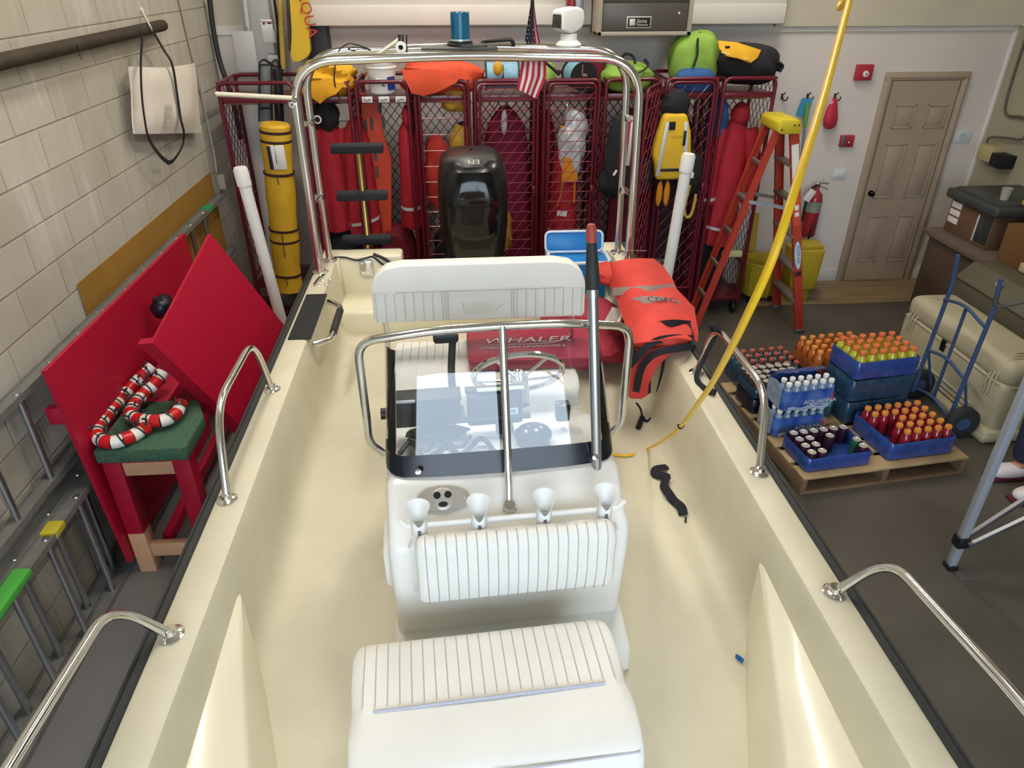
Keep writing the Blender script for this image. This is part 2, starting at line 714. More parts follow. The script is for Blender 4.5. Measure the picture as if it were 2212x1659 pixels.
kb = MB().lathe([(0, 0.055), (0.02, 0.05), (0.027, 0.04), (0.02, 0.022), (0.01, 0.016), (0.01, 0.006), (0.03, 0.004), (0.03, 0)], (DX0 + 0.14, YD - 0.01, kp.z), (0, -1, 0), 16)
part('door_knob', kb, mat('dark_bronze', '#3a3330', 0.25, 0.9), d1)
struct('baseboard_back', MB().bx((2.9, YB - 0.018, 0), (DX0, YB, 0.13), 0.004).bx((DX1, YB - 0.018, 0), (XR, YB, 0.13), 0.004), TRIMW)
struct('trim_5', MB().bx((XR - 0.03, YB - 0.03, 0), (XR, YB, 2.43), 0.005), TRIMW)

# ceiling lights over the bay (out of the picture, seen in reflections), locker pair added to brighten the back wall
TUBE = emit('lit_diffuser', '#fff6ea', 44.0)
for i, (x, y) in enumerate(((-1.0, 2.9), (0.9, 2.9), (-0.3, 5.6), (2.2, 5.4))):
    t = thing('ceiling_light', ['long ceiling light over the boat side', 'long ceiling light over the boat console', 'added ceiling light near the lockers, wall side', 'added ceiling light near the lockers, door side'][i], 'lamp', (x, y, ZC))
    part('housing', MB().bx((x - 0.16, y - 0.65, ZC - 0.07), (x + 0.16, y + 0.65, ZC - 0.002), 0.01), WHITE, t)
    part('diffuser', MB().bx((x - 0.13, y - 0.62, ZC - 0.085), (x + 0.13, y + 0.62, ZC - 0.072), 0.004), TUBE, t)
# ================================================================ boat (local axes: x to the right, y aft, z up)
BROT = math.radians(0.6)
boat = thing('motor_boat', 'cream open motor boat with white centre console and steel arch, filling the bay', 'boat', (0.122, 0.0013, 0))
boat.rotation_euler = (0, 0, BROT)
_bi = (Matrix.Translation((0.122, 0.0013, 0)) @ Matrix.Rotation(BROT, 4, 'Z'))
_binv = _bi.inverted()


def BL(p):
    return _binv @ Vector(p)


def bp(name, mb, mats, parent=None, label=None, sharp=0.7):
    return part(name, mb, mats, parent or boat, label, sharp, local=True)


def rprism(poly, o, u, v, depth, bev, seg=3):
    """prism with bevelled edges as an MB"""
    t = MB().prism(poly, o, u, v, depth)
    bm = bmesh.new()
    vs = [bm.verts.new(p) for p in t.v]
    for f in t.f:
        bm.faces.new([vs[i] for i in f])
    bmesh.ops.recalc_face_normals(bm, faces=bm.faces[:])
    bmesh.ops.bevel(bm, geom=bm.edges[:], offset=bev, segments=seg, profile=0.5, affect='EDGES', clamp_overlap=True)
    bm.verts.index_update()
    r = MB().add([v.co.copy() for v in bm.verts], [[v.index for v in f.verts] for f in bm.faces])
    bm.free()
    return r


def merge(a, b, m=None):
    base = len(a.v)
    a.v += b.v
    a.f += [[base + i for i in f] for f in b.f]
    a.m += (b.m if m is None else [m] * len(b.f))
    a.s += b.s
    return a


def rrect(w, h, r, n=5):
    out = []
    for cx, cy, a0 in ((w / 2 - r, h / 2 - r, 0), (-w / 2 + r, h / 2 - r, 90), (-w / 2 + r, -h / 2 + r, 180), (w / 2 - r, -h / 2 + r, 270)):
        for i in range(n + 1):
            a = math.radians(a0 + 90 * i / n)
            out.append((cx + r * math.cos(a), cy + r * math.sin(a)))
    return out


def hb(y):
    if y >= 0.4:
        return 1.007
    t = (0.4 - y) / 2.3
    return 1.007 * max(0.02, 1 - t ** 2.4)


YT = 4.62
ys = [-1.85, -1.7, -1.5, -1.2, -0.8, -0.4, 0, 0.4, 1, 2, 3, 4, YT]
rows = []
for y in ys:
    b = hb(y)
    up = max(0, (0.4 - y) / 2.3) ** 2 * 0.45
    P = [(-b, 1.302), (-b, 1.2), (-b * 0.93, 0.80 + up * 0.7), (-b * 0.6, 0.62 + up), (-0.04 * b, 0.50 + up), (0.04 * b, 0.50 + up), (b * 0.6, 0.62 + up), (b * 0.93, 0.80 + up * 0.7), (b, 1.2), (b, 1.302)]
    rows.append([V(x, y, z) for x, z in P])
hm = MB().sheet(rows)
hm.add(rows[-1] + [V(-0.5, YT, 1.302), V(-0.5, YT, 1.0), V(0.5, YT, 1.0), V(0.5, YT, 1.302)], [[13, 12, 11, 10, 0, 1, 2, 3, 4, 5, 6, 7, 8, 9]])
bp('hull', hm, GEL)
# liner: gunwale cap, inner wall, deck
rows = []
ys2 = [-1.75, -1.6, -1.3, -1.0, -0.6, -0.2, 0.2, 0.5, 0.8, 1.1, 1.4, 1.8, 2.4, 3, 3.6, 4.2, 4.46]
for y in ys2:
    b = hb(y)
    k = min(1.0, b / 1.0)
    H = [(b, 1.302), (b - 0.012 * k, 1.309), (b - 0.096 * k, 1.309), (b - 0.110 * k, 1.303), (b - 0.117 * k, 1.288), (b - 0.128 * k, 1.15), (b - 0.140 * k, 0.99), (b - 0.155 * k, 0.935), (b - 0.19 * k, 0.908), (b - 0.25 * k, 0.901), (0.2 * k, 0.9)]
    rows.append([V(-x, y, z) for x, z in H] + [V(x, y, z) for x, z in reversed(H)])
lm = MB().sheet(rows)
bp('deck_liner', lm, [DECK], label='cream moulded deck and inner sides')
# forward side shelves rising from the deck
for s in (-1, 1):
    top = [(0.886, 1.72, 1.165), (0.80, 1.40, 1.135), (0.70, 1.05, 1.12), (0.55, 0.6, 1.115), (0.35, 0.1, 1.11), (0.2, -0.3, 1.11)]
    bot = [(0.888, 1.76, 0.94), (0.79, 1.52, 0.9), (0.67, 1.17, 0.897), (0.52, 0.7, 0.897), (0.32, 0.2, 0.897), (0.18, -0.25, 0.897)]
    R0 = [V(s * (hb(p[1]) - 0.125), p[1], p[2] + 0.012) for p in top]
    R1 = [V(s * p[0], p[1], p[2]) for p in top]
    R1b = [V(s * (p[0] - 0.012), p[1] + 0.006, p[2] - 0.012) for p in top]
    R2 = [V(s * p[0], p[1], p[2]) for p in bot]
    bp('bow_shelf', MB().sheet([R0, R1, R1b, R2]), GEL)
# aft: transom cap, corner seats, splash well
tm = MB()
for s in (-1, 1):
    tm.bx((min(s * 0.48, s * 0.905), 4.46, 0.95), (max(s * 0.48, s * 0.905), YT, 1.308), 0.02)
    tm.bx((min(s * 0.46, s * 0.90), 4.16, 0.88), (max(s * 0.46, s * 0.90), 4.5, 1.055), 0.03, seg=3)
    tm.bx((min(s * 0.88, s * 1.0), 4.38, 1.0), (max(s * 0.88, s * 1.0), YT, 1.3085), 0.01)
tm.bx((-0.5, 4.16, 0.88), (0.5, 4.24, 1.055), 0.02)
tm.bx((-0.5, 4.2, 0.88), (0.5, YT, 0.93))
tm.bx((-0.5, 4.52, 0.9), (0.5, YT, 1.02), 0.01)
bp('transom', tm, GEL)
# rub rail
rr = [V(-(hb(y) + 0.016), y, 1.272) for y in reversed(ys)] + [V(hb(y) + 0.016, y, 1.272) for y in ys]
rm = MB().tube(rr, 0.032, 10, flat=(0.85, 1.1)).tube([p + V(math.copysign(0.022, p.x), 0, 0.02) for p in rr], 0.008, 6)
rm.bx((-1.03, YT - 0.01, 1.245), (-0.5, YT + 0.03, 1.3), 0.01).bx((0.5, YT - 0.01, 1.245), (1.03, YT + 0.03, 1.3), 0.01)
bp('rub_rail', rm, RUBBER)


def flange(mb, p, n=(0, 0, 1), r=0.036):
    mb.lathe([(r, 0), (r, 0.004), (r * 0.8, 0.008), (0.020, 0.011), (0.017, 0.026), (0.0, 0.026)], p, n, 18)
    u, w_ = frame(Vector(n))
    for k in range(3):
        a = k * 2.09 + 0.5
        q = Vector(p) + (u * math.cos(a) + w_ * math.sin(a)) * r * 0.72 + Vector(n) * 0.006
        mb.lathe([(0.005, 0), (0.004, 0.003), (0, 0.004)], q, n, 8)
    return mb


# grab rails on the gunwale
for s in (-1, 1):
    top = 1.585 if s < 0 else 1.545
    o = 0.99 if s < 0 else 1.02
    pts = fil([(s * 0.965, 2.79, 1.31), (s * o, 2.74 if s < 0 else 2.80, top), (s * o, 2.20, top + 0.01), (s * 0.965, 2.03, 1.31)], 0.13, 8)
    g = bp('grab_rail', MB().tube(pts, 0.0145, 12), STEEL)
    for q in (pts[0], pts[-1]):
        bp('rail_flange', flange(MB(), q - V(0, 0, 0.001)), STEEL, g)
    pts = fil([(s * 0.967, 1.44, 1.31), (s * 1.075, 1.405, 1.475), (s * 1.045, 0.85, 1.575), (s * 1.02, 0.25, 1.60), (s * 0.955, 0.1, 1.31)], 0.13, 8)
    g = bp('grab_rail', MB().tube(pts, 0.0145, 12), STEEL)
    for q in (pts[0], pts[-1]):
        bp('rail_flange', flange(MB(), q - V(0, 0, 0.001)), STEEL, g)

# step pad and gripped handle on the left quarter
bp('step_pad', MB().bx((-0.99, 3.28, 1.308), (-0.873, 3.85, 1.3165), 0.003), mat('non_slip_black', '#2c2e2d', 0.95, bump=0.6, bscale=300))
hp = fil([(-0.872, 3.30, 1.27), (-0.79, 3.36, 1.265), (-0.79, 3.78, 1.265), (-0.872, 3.84, 1.27)], 0.06, 6)
gh = bp('side_handle', MB().tube(hp, 0.016, 12), STEEL)
bp('handle_grip', MB().tube([(-0.79, 3.44, 1.265), (-0.79, 3.72, 1.265)], 0.0205, 12), RUBBER, gh)
# cleat and small bolts behind the pad
cl = MB()
for (x, y) in ((-0.94, 3.98), (-0.93, 4.06), (-0.90, 3.99), (-0.89, 4.07)):
    cl.lathe([(0.009, 0), (0.011, 0.006), (0.004, 0.014), (0, 0.015)], (x, y, 1.308), (0, 0, 1), 8)
cl.tube(fil([(-0.97, 3.98, 1.32), (-0.955, 4.07, 1.328), (-0.93, 4.14, 1.32)], 0.03), 0.006, 6)
bp('gunwale_bolts', cl, STEEL)

# ---------------------------------------------------------------- console
con = MB()
prof = [(1.66, 0.9), (1.615, 1.32), (1.615, 1.43), (1.70, 1.475), (1.80, 1.55), (2.14, 1.52), (2.30, 1.44), (2.36, 1.30), (2.33, 0.9)]
merge(con, rprism(prof, (-0.375, 0, 0), (0, 1, 0), (0, 0, 1), 0.75, 0.03))
merge(con, rprism([(1.50, 0.9), (1.52, 1.0), (1.64, 1.04), (2.36, 1.04), (2.36, 0.9)], (-0.385, 0, 0), (0, 1, 0), (0, 0, 1), 0.77, 0.018))
con.box((-0.385, 1.78, 1.27), (0.03, 0.16, 0.15), None, 0.013)
con.box((0.385, 1.86, 1.27), (0.03, 0.3, 0.22), None, 0.013)
CR = Matrix.Translation((0.0, 1.8, 0)) @ Matrix.Rotation(math.radians(3.0), 4, 'Z') @ Matrix.Translation((0.0, -1.8, 0))


def spin(mb, M=CR):
    mb.v = [M @ v for v in mb.v]
    return mb


console = bp('console', spin(con), WHITEGEL, label='white centre console')
# clear windshield wrapped round the corners
GL = bpy.data.materials.new('clear_glazing')
GL.use_nodes = True
_t = GL.node_tree
for _q in list(_t.nodes):
    _t.nodes.remove(_q)
_o = _t.nodes.new('ShaderNodeOutputMaterial')
_tr = _t.nodes.new('ShaderNodeBsdfTransparent')
_tr.inputs[0].default_value = (0.93, 0.955, 0.97, 1)
_gl = _t.nodes.new('ShaderNodeBsdfGlossy')
_gl.inputs['Roughness'].default_value = 0.0
_fr = _t.nodes.new('ShaderNodeFresnel')
_fr.inputs[0].default_value = 1.62
_mx = _t.nodes.new('ShaderNodeMixShader')
_t.links.new(_fr.outputs[0], _mx.inputs[0])
_t.links.new(_tr.outputs[0], _mx.inputs[1])
_t.links.new(_gl.outputs[0], _mx.inputs[2])
_t.links.new(_mx.outputs[0], _o.inputs[0])
half = [(-0.374, 1.912), (-0.374, 1.90)] + [(-0.374 + 0.07 * (1 - math.cos(a)), 1.895 - 0.09 * math.sin(a)) for a in (0.35, 0.7, 1.05, 1.4)]
plan = half + [(-0.2, 1.795), (0, 1.79), (0.2, 1.795)] + [(-x, y) for x, y in reversed(half)]


def wsp(i, t):
    x, y = plan[i]
    dr = 1.0
    zt = 1.93 - 0.035 * abs(x / 0.37) ** 2
    z = 1.552 + (zt - 1.552) * t
    k = 1 - 0.07 * (z - 1.55) / 0.38
    return V(x * k, y + 0.20 * (z - 1.55) / 0.38 * dr, z)


n_ = len(plan)
band = 0.17
ws = MB().sheet([[wsp(i, band + (1 - band) * j / 6) for i in range(n_)] for j in range(7)], 0.004)
wshield = bp('windshield', spin(ws), GL, console, 'clear windshield')
wb = MB().sheet([[wsp(i, band * j / 2) for i in range(n_)] for j in range(3)], 0.006)
bp('windshield_seal', spin(wb), mat('dark_band', '#10141d', 0.25), console, 'black lower band of the windshield')
sb = MB()
for x in (-0.27, 0.29):
    sb = MB().lathe([(0.011, 0), (0.009, 0.004), (0, 0.006)], V(x, 1.79, 1.585), (0, -0.86, 0.5), 12)
    bp('windshield_screw', spin(sb), STEEL, console)
# stainless rail round the windshield
rt = fil([(-0.383, 1.99, 1.52), (-0.425, 1.97, 1.58), (-0.425, 1.965, 1.955), (-0.2, 1.935, 1.993), (0, 1.928, 2.0), (0.2, 1.935, 1.993), (0.425, 1.965, 1.955), (0.425, 1.97, 1.58), (0.383, 1.99, 1.52)], 0.06, 6)
rl = MB().tube(rt, 0.0135, 12)
rl.tube([(0.004, 1.715, 1.475), (0.006, 1.735, 1.53), (0.012, 1.926, 2.0)], 0.0125, 12)
flange(rl, V(0.004, 1.712, 1.474), (0, -0.45, 0.89), 0.027)
bp('windshield_rail', spin(rl), STEEL, console, 'polished rail round the windshield')
# horn grille
hv = MB()
HO, HU, HVV = V(-0.2, 1.741, 1.508), V(1, 0, 0), V(0, 0.80, 0.60).normalized()
hn = HU.cross(HVV)
el = [(0.083 * math.cos(a), 0.040 * math.sin(a)) for a in [2 * PI * k / 28 for k in range(28)]]
hv.prism(el, HO, HU, HVV, 0.006)
hv.lathe([(0.034, 0.005), (0.034, 0.012), (0.03, 0.013), (0.0, 0.0135)], HO, hn, 24)
for x in (-0.068, 0.068):
    hv.lathe([(0.006, 0), (0.005, 0.003), (0, 0.004)], HO + HU * x + hn * 0.006, hn, 8)
hg = bp('horn_plate', spin(hv), mat('satin_chrome', '#eceae6', 0.32, 0.9), console, 'chrome oval horn plate')
ho = MB()
for k in range(3):
    a = -PI / 2 + k * 2 * PI / 3
    ho.prism([(0.0195 * math.cos(a) + 0.0115 * math.cos(t) * (1.0 if abs(math.sin(a)) < .9 else 1.3), 0.0195 * math.sin(a) + 0.0115 * math.sin(t) * (1.0 if abs(math.sin(a)) < .9 else .75)) for t in [2 * PI * q / 12 for q in range(12)]], HO + hn * 0.0125, HU, HVV, 0.002)
bp('horn_slot', spin(ho), BLACK, hg)
# rod holders on a bar
bar = MB().tube([(-0.31, 1.64, 1.497), (0.33, 1.64, 1.497)], 0.0095, 10)
for x in (-0.325, 0.345):
    bar.tube([(x * 0.96, 1.64, 1.497), (x * 1.03, 1.65, 1.515)], 0.008, 8)
rack = bp('rod_holder_bar', spin(bar), WHITE, console)
for x in (-0.275, -0.098, 0.098, 0.285):
    c = MB()
    rws = []
    for j, (r, z) in enumerate([(0.0235, -0.04), (0.0235, -0.02), (0.0235, 0.02), (0.028, 0.04), (0.036, 0.062), (0.033, 0.060), (0.026, 0.04), (0.0205, 0.02), (0.0195, -0.037)]):
        rw = []
        for k in range(20):
            a = 2 * PI * k / 20
            fr = max(0, -math.sin(a)) ** 3
            dz = -0.062 * fr * min(1, max(0, (z + 0.02) / 0.08))
            rw.append(V(x + r * math.cos(a) * (1 - 0.2 * fr * (z > 0.03)), 1.626 + r * math.sin(a) * (1 - 0.35 * fr * (z > 0.03)), 1.522 + z + dz))
        rws.append(rw)
    c.sheet(rws, closed=True)
    rh = bp('rod_holder', spin(c), WHITE, rack)
    sl = MB().box((x, 1.6015, 1.497), (0.010, 0.004, 0.026), None, 0.0018)
    bp('drain_slot', spin(sl), mat('slot_grey', '#6a6965', 0.7), rh)


def pad(name, x0, x1, prof, nrib, parent, ribs=(0, 1), depth=0.0045, ends=0.03, xf=None, label=None, M=None):
    """upholstered pad: profile (y,z) swept along x with sewn ribs between the profile fractions in ribs"""
    N = len(prof)
    cy = sum(p[0] for p in prof) / N
    cz = sum(p[1] for p in prof) / N
    xs = []
    step = (x1 - x0) / nrib
    for k in range(nrib + 1):
        x = x0 + k * step
        for d in ((-0.0019, 0, 0.0019) if 0 < k < nrib else (0,)):
            xs.append((x + d, 1 if d == 0 and 0 < k < nrib else 0))
        if k < nrib:
            for q in (0.3, 0.7):
                xs.append((x + step * q, 0))
    for e in (0.2, 0.5, 0.8):
        xs += [(x0 + ends * e * 0.8, 0), (x1 - ends * e * 0.8, 0)]
    xs.sort()
    rows, grv = [], []
    for x, g in xs:
        e = min(x - x0, x1 - x)
        sh = 1.0
        ins = 0.0
        if e < ends:
            ins = ends * (1 - math.sqrt(max(0, 1 - (1 - e / ends) ** 2)))
        row = []
        for i, (y, z) in enumerate(prof):
            t = i / (N - 1)
            a, b = prof[max(0, i - 1)], prof[min(N - 1, i + 1)]
            ny, nz = -(b[1] - a[1]), (b[0] - a[0])
            L = math.hypot(ny, nz) or 1
            ny, nz = ny / L, nz / L
            dd = 0.0
            if g and ribs[0] <= t <= ribs[1]:
                dd -= depth
            cl_ = math.hypot(cy - y, cz - z) or 1
            ki = min(ins * 0.85, cl_ * 0.9)
            row.append(V(x, y + ny * dd + (cy - y) / cl_ * ki, z + nz * dd + (cz - z) / cl_ * ki))
        rows.append(row)
        grv.append(g)
    mb = MB()
    b0 = 0
    vs = [p for r in rows for p in r]
    fs, ms = [], []
    for i in range(len(rows) - 1):
        for k in range(N - 1):
            fs.append((i * N + k, i * N + k + 1, (i + 1) * N + k + 1, (i + 1) * N + k))
            t = (k + 0.5) / (N - 1)
            ms.append(1 if (grv[i] or grv[i + 1]) and ribs[0] <= t <= ribs[1] else 0)
    mb.v, mb.f, mb.m, mb.s = vs, [list(f) for f in fs], ms, [True] * len(fs)
    for q in (0, len(rows) - 1):
        mb.add(rows[q], [list(range(N))], 0)
    if M is not None:
        spin(mb, M)
    return bp(name, mb, [VINYL, mat('vinyl_seam', '#cac9c1', 0.6)], parent, label, 0.9)


def sm(pts, r=0.03, n=4):
    return [(p.x, p.y) for p in fil([(a, b, 0) for a, b in pts], r, n)]


# backrest pad hung on the console front
pr = sm([(1.612, 1.29), (1.614, 1.495), (1.565, 1.512), (1.535, 1.485), (1.525, 1.36), (1.54, 1.272), (1.575, 1.262), (1.612, 1.29)], 0.03)
pad('console_backrest', -0.29, 0.305, pr, 20, console, ribs=(0.2, 0.9), M=CR, label='white ribbed backrest on the console front')
strap_m = MB()
for s, x in ((-1, -0.30), (1, 0.315)):
    strap_m = MB().sheet([[V(x, 1.61, 1.47), V(x + s * 0.015, 1.63, 1.43)], [V(x + s * 0.03, 1.64, 1.36), V(x + s * 0.045, 1.66, 1.34)], [V(x, 1.612, 1.25), V(x + s * 0.02, 1.64, 1.25)]], 0.004)
    bp('backrest_skirt', spin(strap_m), VINYL, console)

# ---------------------------------------------------------------- front seat box with cushion
SR = Matrix.Translation((-0.08, 1.2, 0)) @ Matrix.Rotation(math.radians(3.4), 4, 'Z') @ Matrix.Translation((0.08, -1.2, 0))
sbx = MB()
merge(sbx, rprism([(0.985, 0.9), (0.97, 1.19), (1.43, 1.19), (1.44, 0.9)], (-0.43, 0, 0), (0, 1, 0), (0, 0, 1), 0.70, 0.03))
seat = bp('front_seat', spin(sbx, SR), WHITEGEL, label='white seat box ahead of the console')
pr = sm([(1.43, 1.165), (1.437, 1.245), (1.40, 1.275), (1.30, 1.282), (1.19, 1.279), (1.10, 1.279), (1.02, 1.266), (0.985, 1.22), (0.985, 1.165)], 0.025)
_k = max(i for i, p in enumerate(pr) if p[0] >= 1.19) / (len(pr) - 1)
pad('seat_cushion', -0.445, 0.288, pr, 23, seat, ribs=(0.06, _k), depth=0.003, ends=0.035, M=SR, label='white seat cushion, ribbed behind and smooth in front')
bp('seat_piping', spin(MB().tube([(-0.385, 1.19, 1.280), (-0.08, 1.187, 1.285), (0.225, 1.19, 1.281)], 0.0042, 8).tube([(-0.43, 1.008, 1.25), (-0.08, 1.0, 1.258), (0.27, 1.008, 1.25)], 0.003, 6), SR), mat('grey_piping', '#b4b6c4', 0.5), seat)
lt = MB().bx((0.285, 1.2, 1.08), (0.31, 1.235, 1.15), 0.004).bx((0.30, 1.19, 1.06), (0.325, 1.215, 1.085), 0.003)
bp('seat_latch', spin(lt, SR), WHITE, seat)

# ---------------------------------------------------------------- pilot seat with tall backrest
ps = MB()
ps.bx((-0.40, 2.62, 0.9), (0.36, 3.12, 1.28), 0.03)
pil = bp('pilot_seat', ps, WHITEGEL, label='white pilot seat behind the console')
pr = sm([(3.13, 1.27), (3.15, 1.34), (3.08, 1.375), (2.9, 1.38), (2.66, 1.375), (2.60, 1.35), (2.60, 1.27)], 0.03)
pad('seat_cushion', -0.43, 0.39, pr, 22, pil, ribs=(0.05, 0.55), label='pilot seat cushion')
ol = [(-0.465, -0.11), (-0.465, 0.03), (-0.445, 0.085), (-0.40, 0.118), (-0.33, 0.13), (0.33, 0.13), (0.40, 0.118), (0.445, 0.085), (0.465, 0.03), (0.465, -0.11), (0.455, -0.125), (-0.455, -0.125)]
bk = rprism(ol, (-0.03, 2.97, 1.70), (1, 0, 0), (0, 0.10, 0.99), 0.105, 0.026, 4)
bk2 = bp('backrest', bk, VINYL, pil, 'wide white backrest with sewn ribs and raised emblem')
sm_ = MB()
nb = V(0, -0.995, 0.10)
for k in range(23):
    x = -0.45 + 0.9 * k / 22
    if abs(x) < 0.14 and abs(x) not in (0.14,):
        continue
    a = V(-0.03 + x, 2.967, 1.70) - V(0, 0.105, -0.008)
    sm_.tube([a + V(0, -0.013, -0.118), a + V(0, 0.0, 0.012)], 0.0022, 5)
for x in (-0.15, -0.138, 0.138, 0.15):
    a = V(-0.03 + x, 2.967, 1.70) - V(0, 0.105, -0.008)
    sm_.tube([a + V(0, -0.013, -0.118), a + V(0, 0.0, 0.012)], 0.0022, 5)
a = V(-0.03, 2.965, 1.70) - V(0, 0.105, -0.008)
sm_.tube([a + V(-0.462, 0.002, 0.015), a + V(0.462, 0.002, 0.015)], 0.0026, 5)
sm_.tube([a + V(-0.36, 0.002, 0.019), a + V(0.36, 0.002, 0.019)], 0.003, 5)
bp('backrest_seam', sm_, mat('vinyl_seam', '#cac9c1', 0.6), bk2)
# moulded emblem: a pointed hull outline with block lettering
em = MB()
e0 = V(-0.03, 2.853, 1.652)
eo = [(-0.075, 0.022), (-0.03, 0.022), (0.05, 0.02), (0.095, 0.012), (0.075, -0.006), (0.04, -0.02), (-0.06, -0.022), (-0.07, -0.01), (-0.075, 0.022)]
em.tube([e0 + V(x, -0.0075 + 0.1 * z, z) for x, z in eo], 0.0018, 5)
em.tube([e0 + V(x, -0.0075 + 0.1 * z, z) for x, z in ((-0.105, -0.028), (-0.02, -0.03), (0.05, -0.026), (0.115, 0.014))], 0.0015, 5)
for i in range(5):
    x = -0.055 + i * 0.024
    em.tube([e0 + V(x + q[0], -0.0075 + 0.1 * q[1], q[1]) for q in ((0, -0.012), (0.002, 0.012), (0.014, 0.012), (0.016, -0.010), (0.004, -0.010))], 0.0014, 5)
bp('emblem', em, mat('vinyl_seam', '#cac9c1', 0.6), bk2)
po = MB()
for x in (-0.455, 0.395):
    po = MB().tube(fil([(x, 2.93, 1.60), (x, 2.97, 1.30), (x, 2.95, 1.12)], 0.05), 0.012, 10)
    bp('backrest_post', po, STEEL, pil)

# ---------------------------------------------------------------- dash gear behind the windshield
D = lambda x, y, z: CR @ V(x, y, z)
rb = MB()
rb.box((-0.235, 2.06, 1.64), (0.235, 0.06, 0.105), None, 0.008)
for k in range(12):
    rb.box((-0.33 + k * 0.0175, 2.026, 1.618), (0.005, 0.008, 0.03), None, 0.0015)
rb.box((-0.235, 2.055, 1.697), (0.24, 0.075, 0.012), None, 0.003)
rb.lathe([(0.02, 0), (0.02, 0.025), (0, 0.025)], (-0.36, 2.05, 1.64), (-1, 0, 0), 10)
rb.box((-0.235, 2.06, 1.565), (0.05, 0.03, 0.06), None, 0.006)
rb.blob((-0.20, 2.05, 1.55), (0.22, 0.08, 0.05), noise=0.15)
rad = bp('radio', spin(rb), [BLACK], console, 'black ribbed radio on the dash')
bp('radio_label', spin(MB().box((-0.305, 2.02, 1.699), (0.075, 0.006, 0.009), None, 0.001)), PAPER, rad)
ch = MB().box((0.0, 2.06, 1.63), (0.19, 0.05, 0.12), None, 0.01)
ch.box((0.0, 2.075, 1.695), (0.20, 0.03, 0.012), None, 0.003)
ch.box((0.03, 2.03, 1.56), (0.06, 0.04, 0.03), None, 0.006)
ch.lathe([(0.012, 0), (0.012, 0.24)], (-0.12, 2.04, 1.60), (1, 0, 0), 8)
chp = bp('chartplotter', spin(ch), [mat('dark_casing', '#23272d', 0.5)], console, 'dark instrument case with white label')
bp('case_label', spin(MB().box((0.052, 2.033, 1.625), (0.05, 0.004, 0.026), None, 0.001).box((0.052, 2.0305, 1.625), (0.036, 0.003, 0.013), None, 0.001, 1)), [PAPER, mat('grey_print', '#8b9199', 0.6)], chp)
bp('green_strip', spin(MB().box((0.02, 2.055, 1.703), (0.16, 0.02, 0.005), None, 0.001)), mat('pale_green', '#bfd9a8', 0.5), chp)
cp = MB().blob((0.12, 1.97, 1.565), (0.13, 0.11, 0.075)).lathe([(0.06, 0), (0.055, 0.02), (0, 0.02)], (0.12, 1.97, 1.525), (0, 0, 1), 16)
cp.box((0.235, 2.05, 1.60), (0.05, 0.04, 0.07), None, 0.008)
bp('compass', spin(cp), mat('smoked_dark', '#1b2027', 0.2), console)
rp_ = MB()
random.seed(5)
pts = [V(-0.33 + 0.04 * k, 1.93 + 0.05 * math.sin(k * 2.1), 1.557 + 0.012 * math.sin(k * 1.3)) for k in range(9)]
rp_.tube(cat(pts), 0.009, 8)
pts = [V(-0.30 + 0.03 * k, 1.97 + 0.035 * math.cos(k * 1.7), 1.558) for k in range(8)]
rp_.tube(cat(pts), 0.006, 8)
bp('dash_cable', spin(rp_), BLACK, console)
bp('paper_scrap', spin(MB().blob((-0.275, 1.865, 1.561), (0.05, 0.022, 0.018), noise=0.5, seed=3)), PAPER, console)
tl = MB().tube(fil([(-0.13, 2.24, 1.50), (-0.135, 2.33, 1.62), (-0.12, 2.40, 1.72)], 0.05), 0.014, 10)
tl.box((-0.145, 2.40, 1.735), (0.095, 0.035, 0.04), None, 0.012)
tl.box((-0.12, 2.22, 1.50), (0.05, 0.09, 0.05), None, 0.01)
bp('throttle_lever', spin(tl), BLACK, console)
sw = MB()
so, sn = V(0.12, 2.33, 1.60), V(0, 0.80, 0.60).normalized()
su, sv = V(1, 0, 0), sn.cross(V(1, 0, 0))
sw.tube([so + (su * math.cos(a) + sv * math.sin(a)) * 0.17 for a in [2 * PI * k / 36 for k in range(36)]], 0.012, 8, closed=True)
for k in range(5):
    a = PI / 2 + 2 * PI * k / 5
    sw.tube([so - sn * 0.03, so + (su * math.cos(a) + sv * math.sin(a)) * 0.165], 0.006, 8)
sw.lathe([(0.028, -0.13), (0.034, -0.06), (0.034, -0.01), (0.02, 0.01), (0, 0.012)], so, sn, 18)
bp('steering_wheel', spin(sw), STEEL, console)
# ---------------------------------------------------------------- arch and what is bolted to it
am = MB()
for y, zt, r, xo in ((4.22, 2.503, 0.026, 0.966), (4.41, 2.530, 0.022, 0.935)):
    pts = fil([(-xo, y, 1.305), (-xo - 0.005, y + 0.03, zt - 0.01), (0, y + 0.06, zt + 0.012), (xo - 0.02, y + 0.03, zt - 0.01), (xo, y, 1.305)], 0.24, 10)
    am.tube(pts, r, 14)
arch = bp('arch', am, STEEL, label='double tube stainless arch over the stern')
for s in (-1, 1):
    for (y, x) in ((4.22, 0.966), (4.41, 0.935)):
        bp('arch_flange', flange(MB(), V(s * x, y, 1.3075), (0, 0, 1), 0.05), STEEL, arch)
    for z in (1.72, 2.15):
        bp('arch_brace', MB().tube([(s * 0.966, 4.232, z), (s * 0.94, 4.41, z + 0.01)], 0.012, 8).lathe([(0.03, -0.015), (0.032, 0), (0.03, 0.015)], (s * 0.944, 4.40, z), (0, 0, 1), 12), STEEL, arch)
pl = MB().box((-0.06, 4.37, 2.546), (0.42, 0.20, 0.012), None, 0.005)
pl.box((0.02, 4.36, 2.556), (0.15, 0.13, 0.016), None, 0.006)
bp('arch_plate', pl, mat('dark_plate', '#3c3f3d', 0.5), arch, 'dark plate on top of the arch')


def bq(px, py, y):
    """boat-local point on the plane y (nearly Y) seen at a photo pixel"""
    return BL(PY(px, py, y))


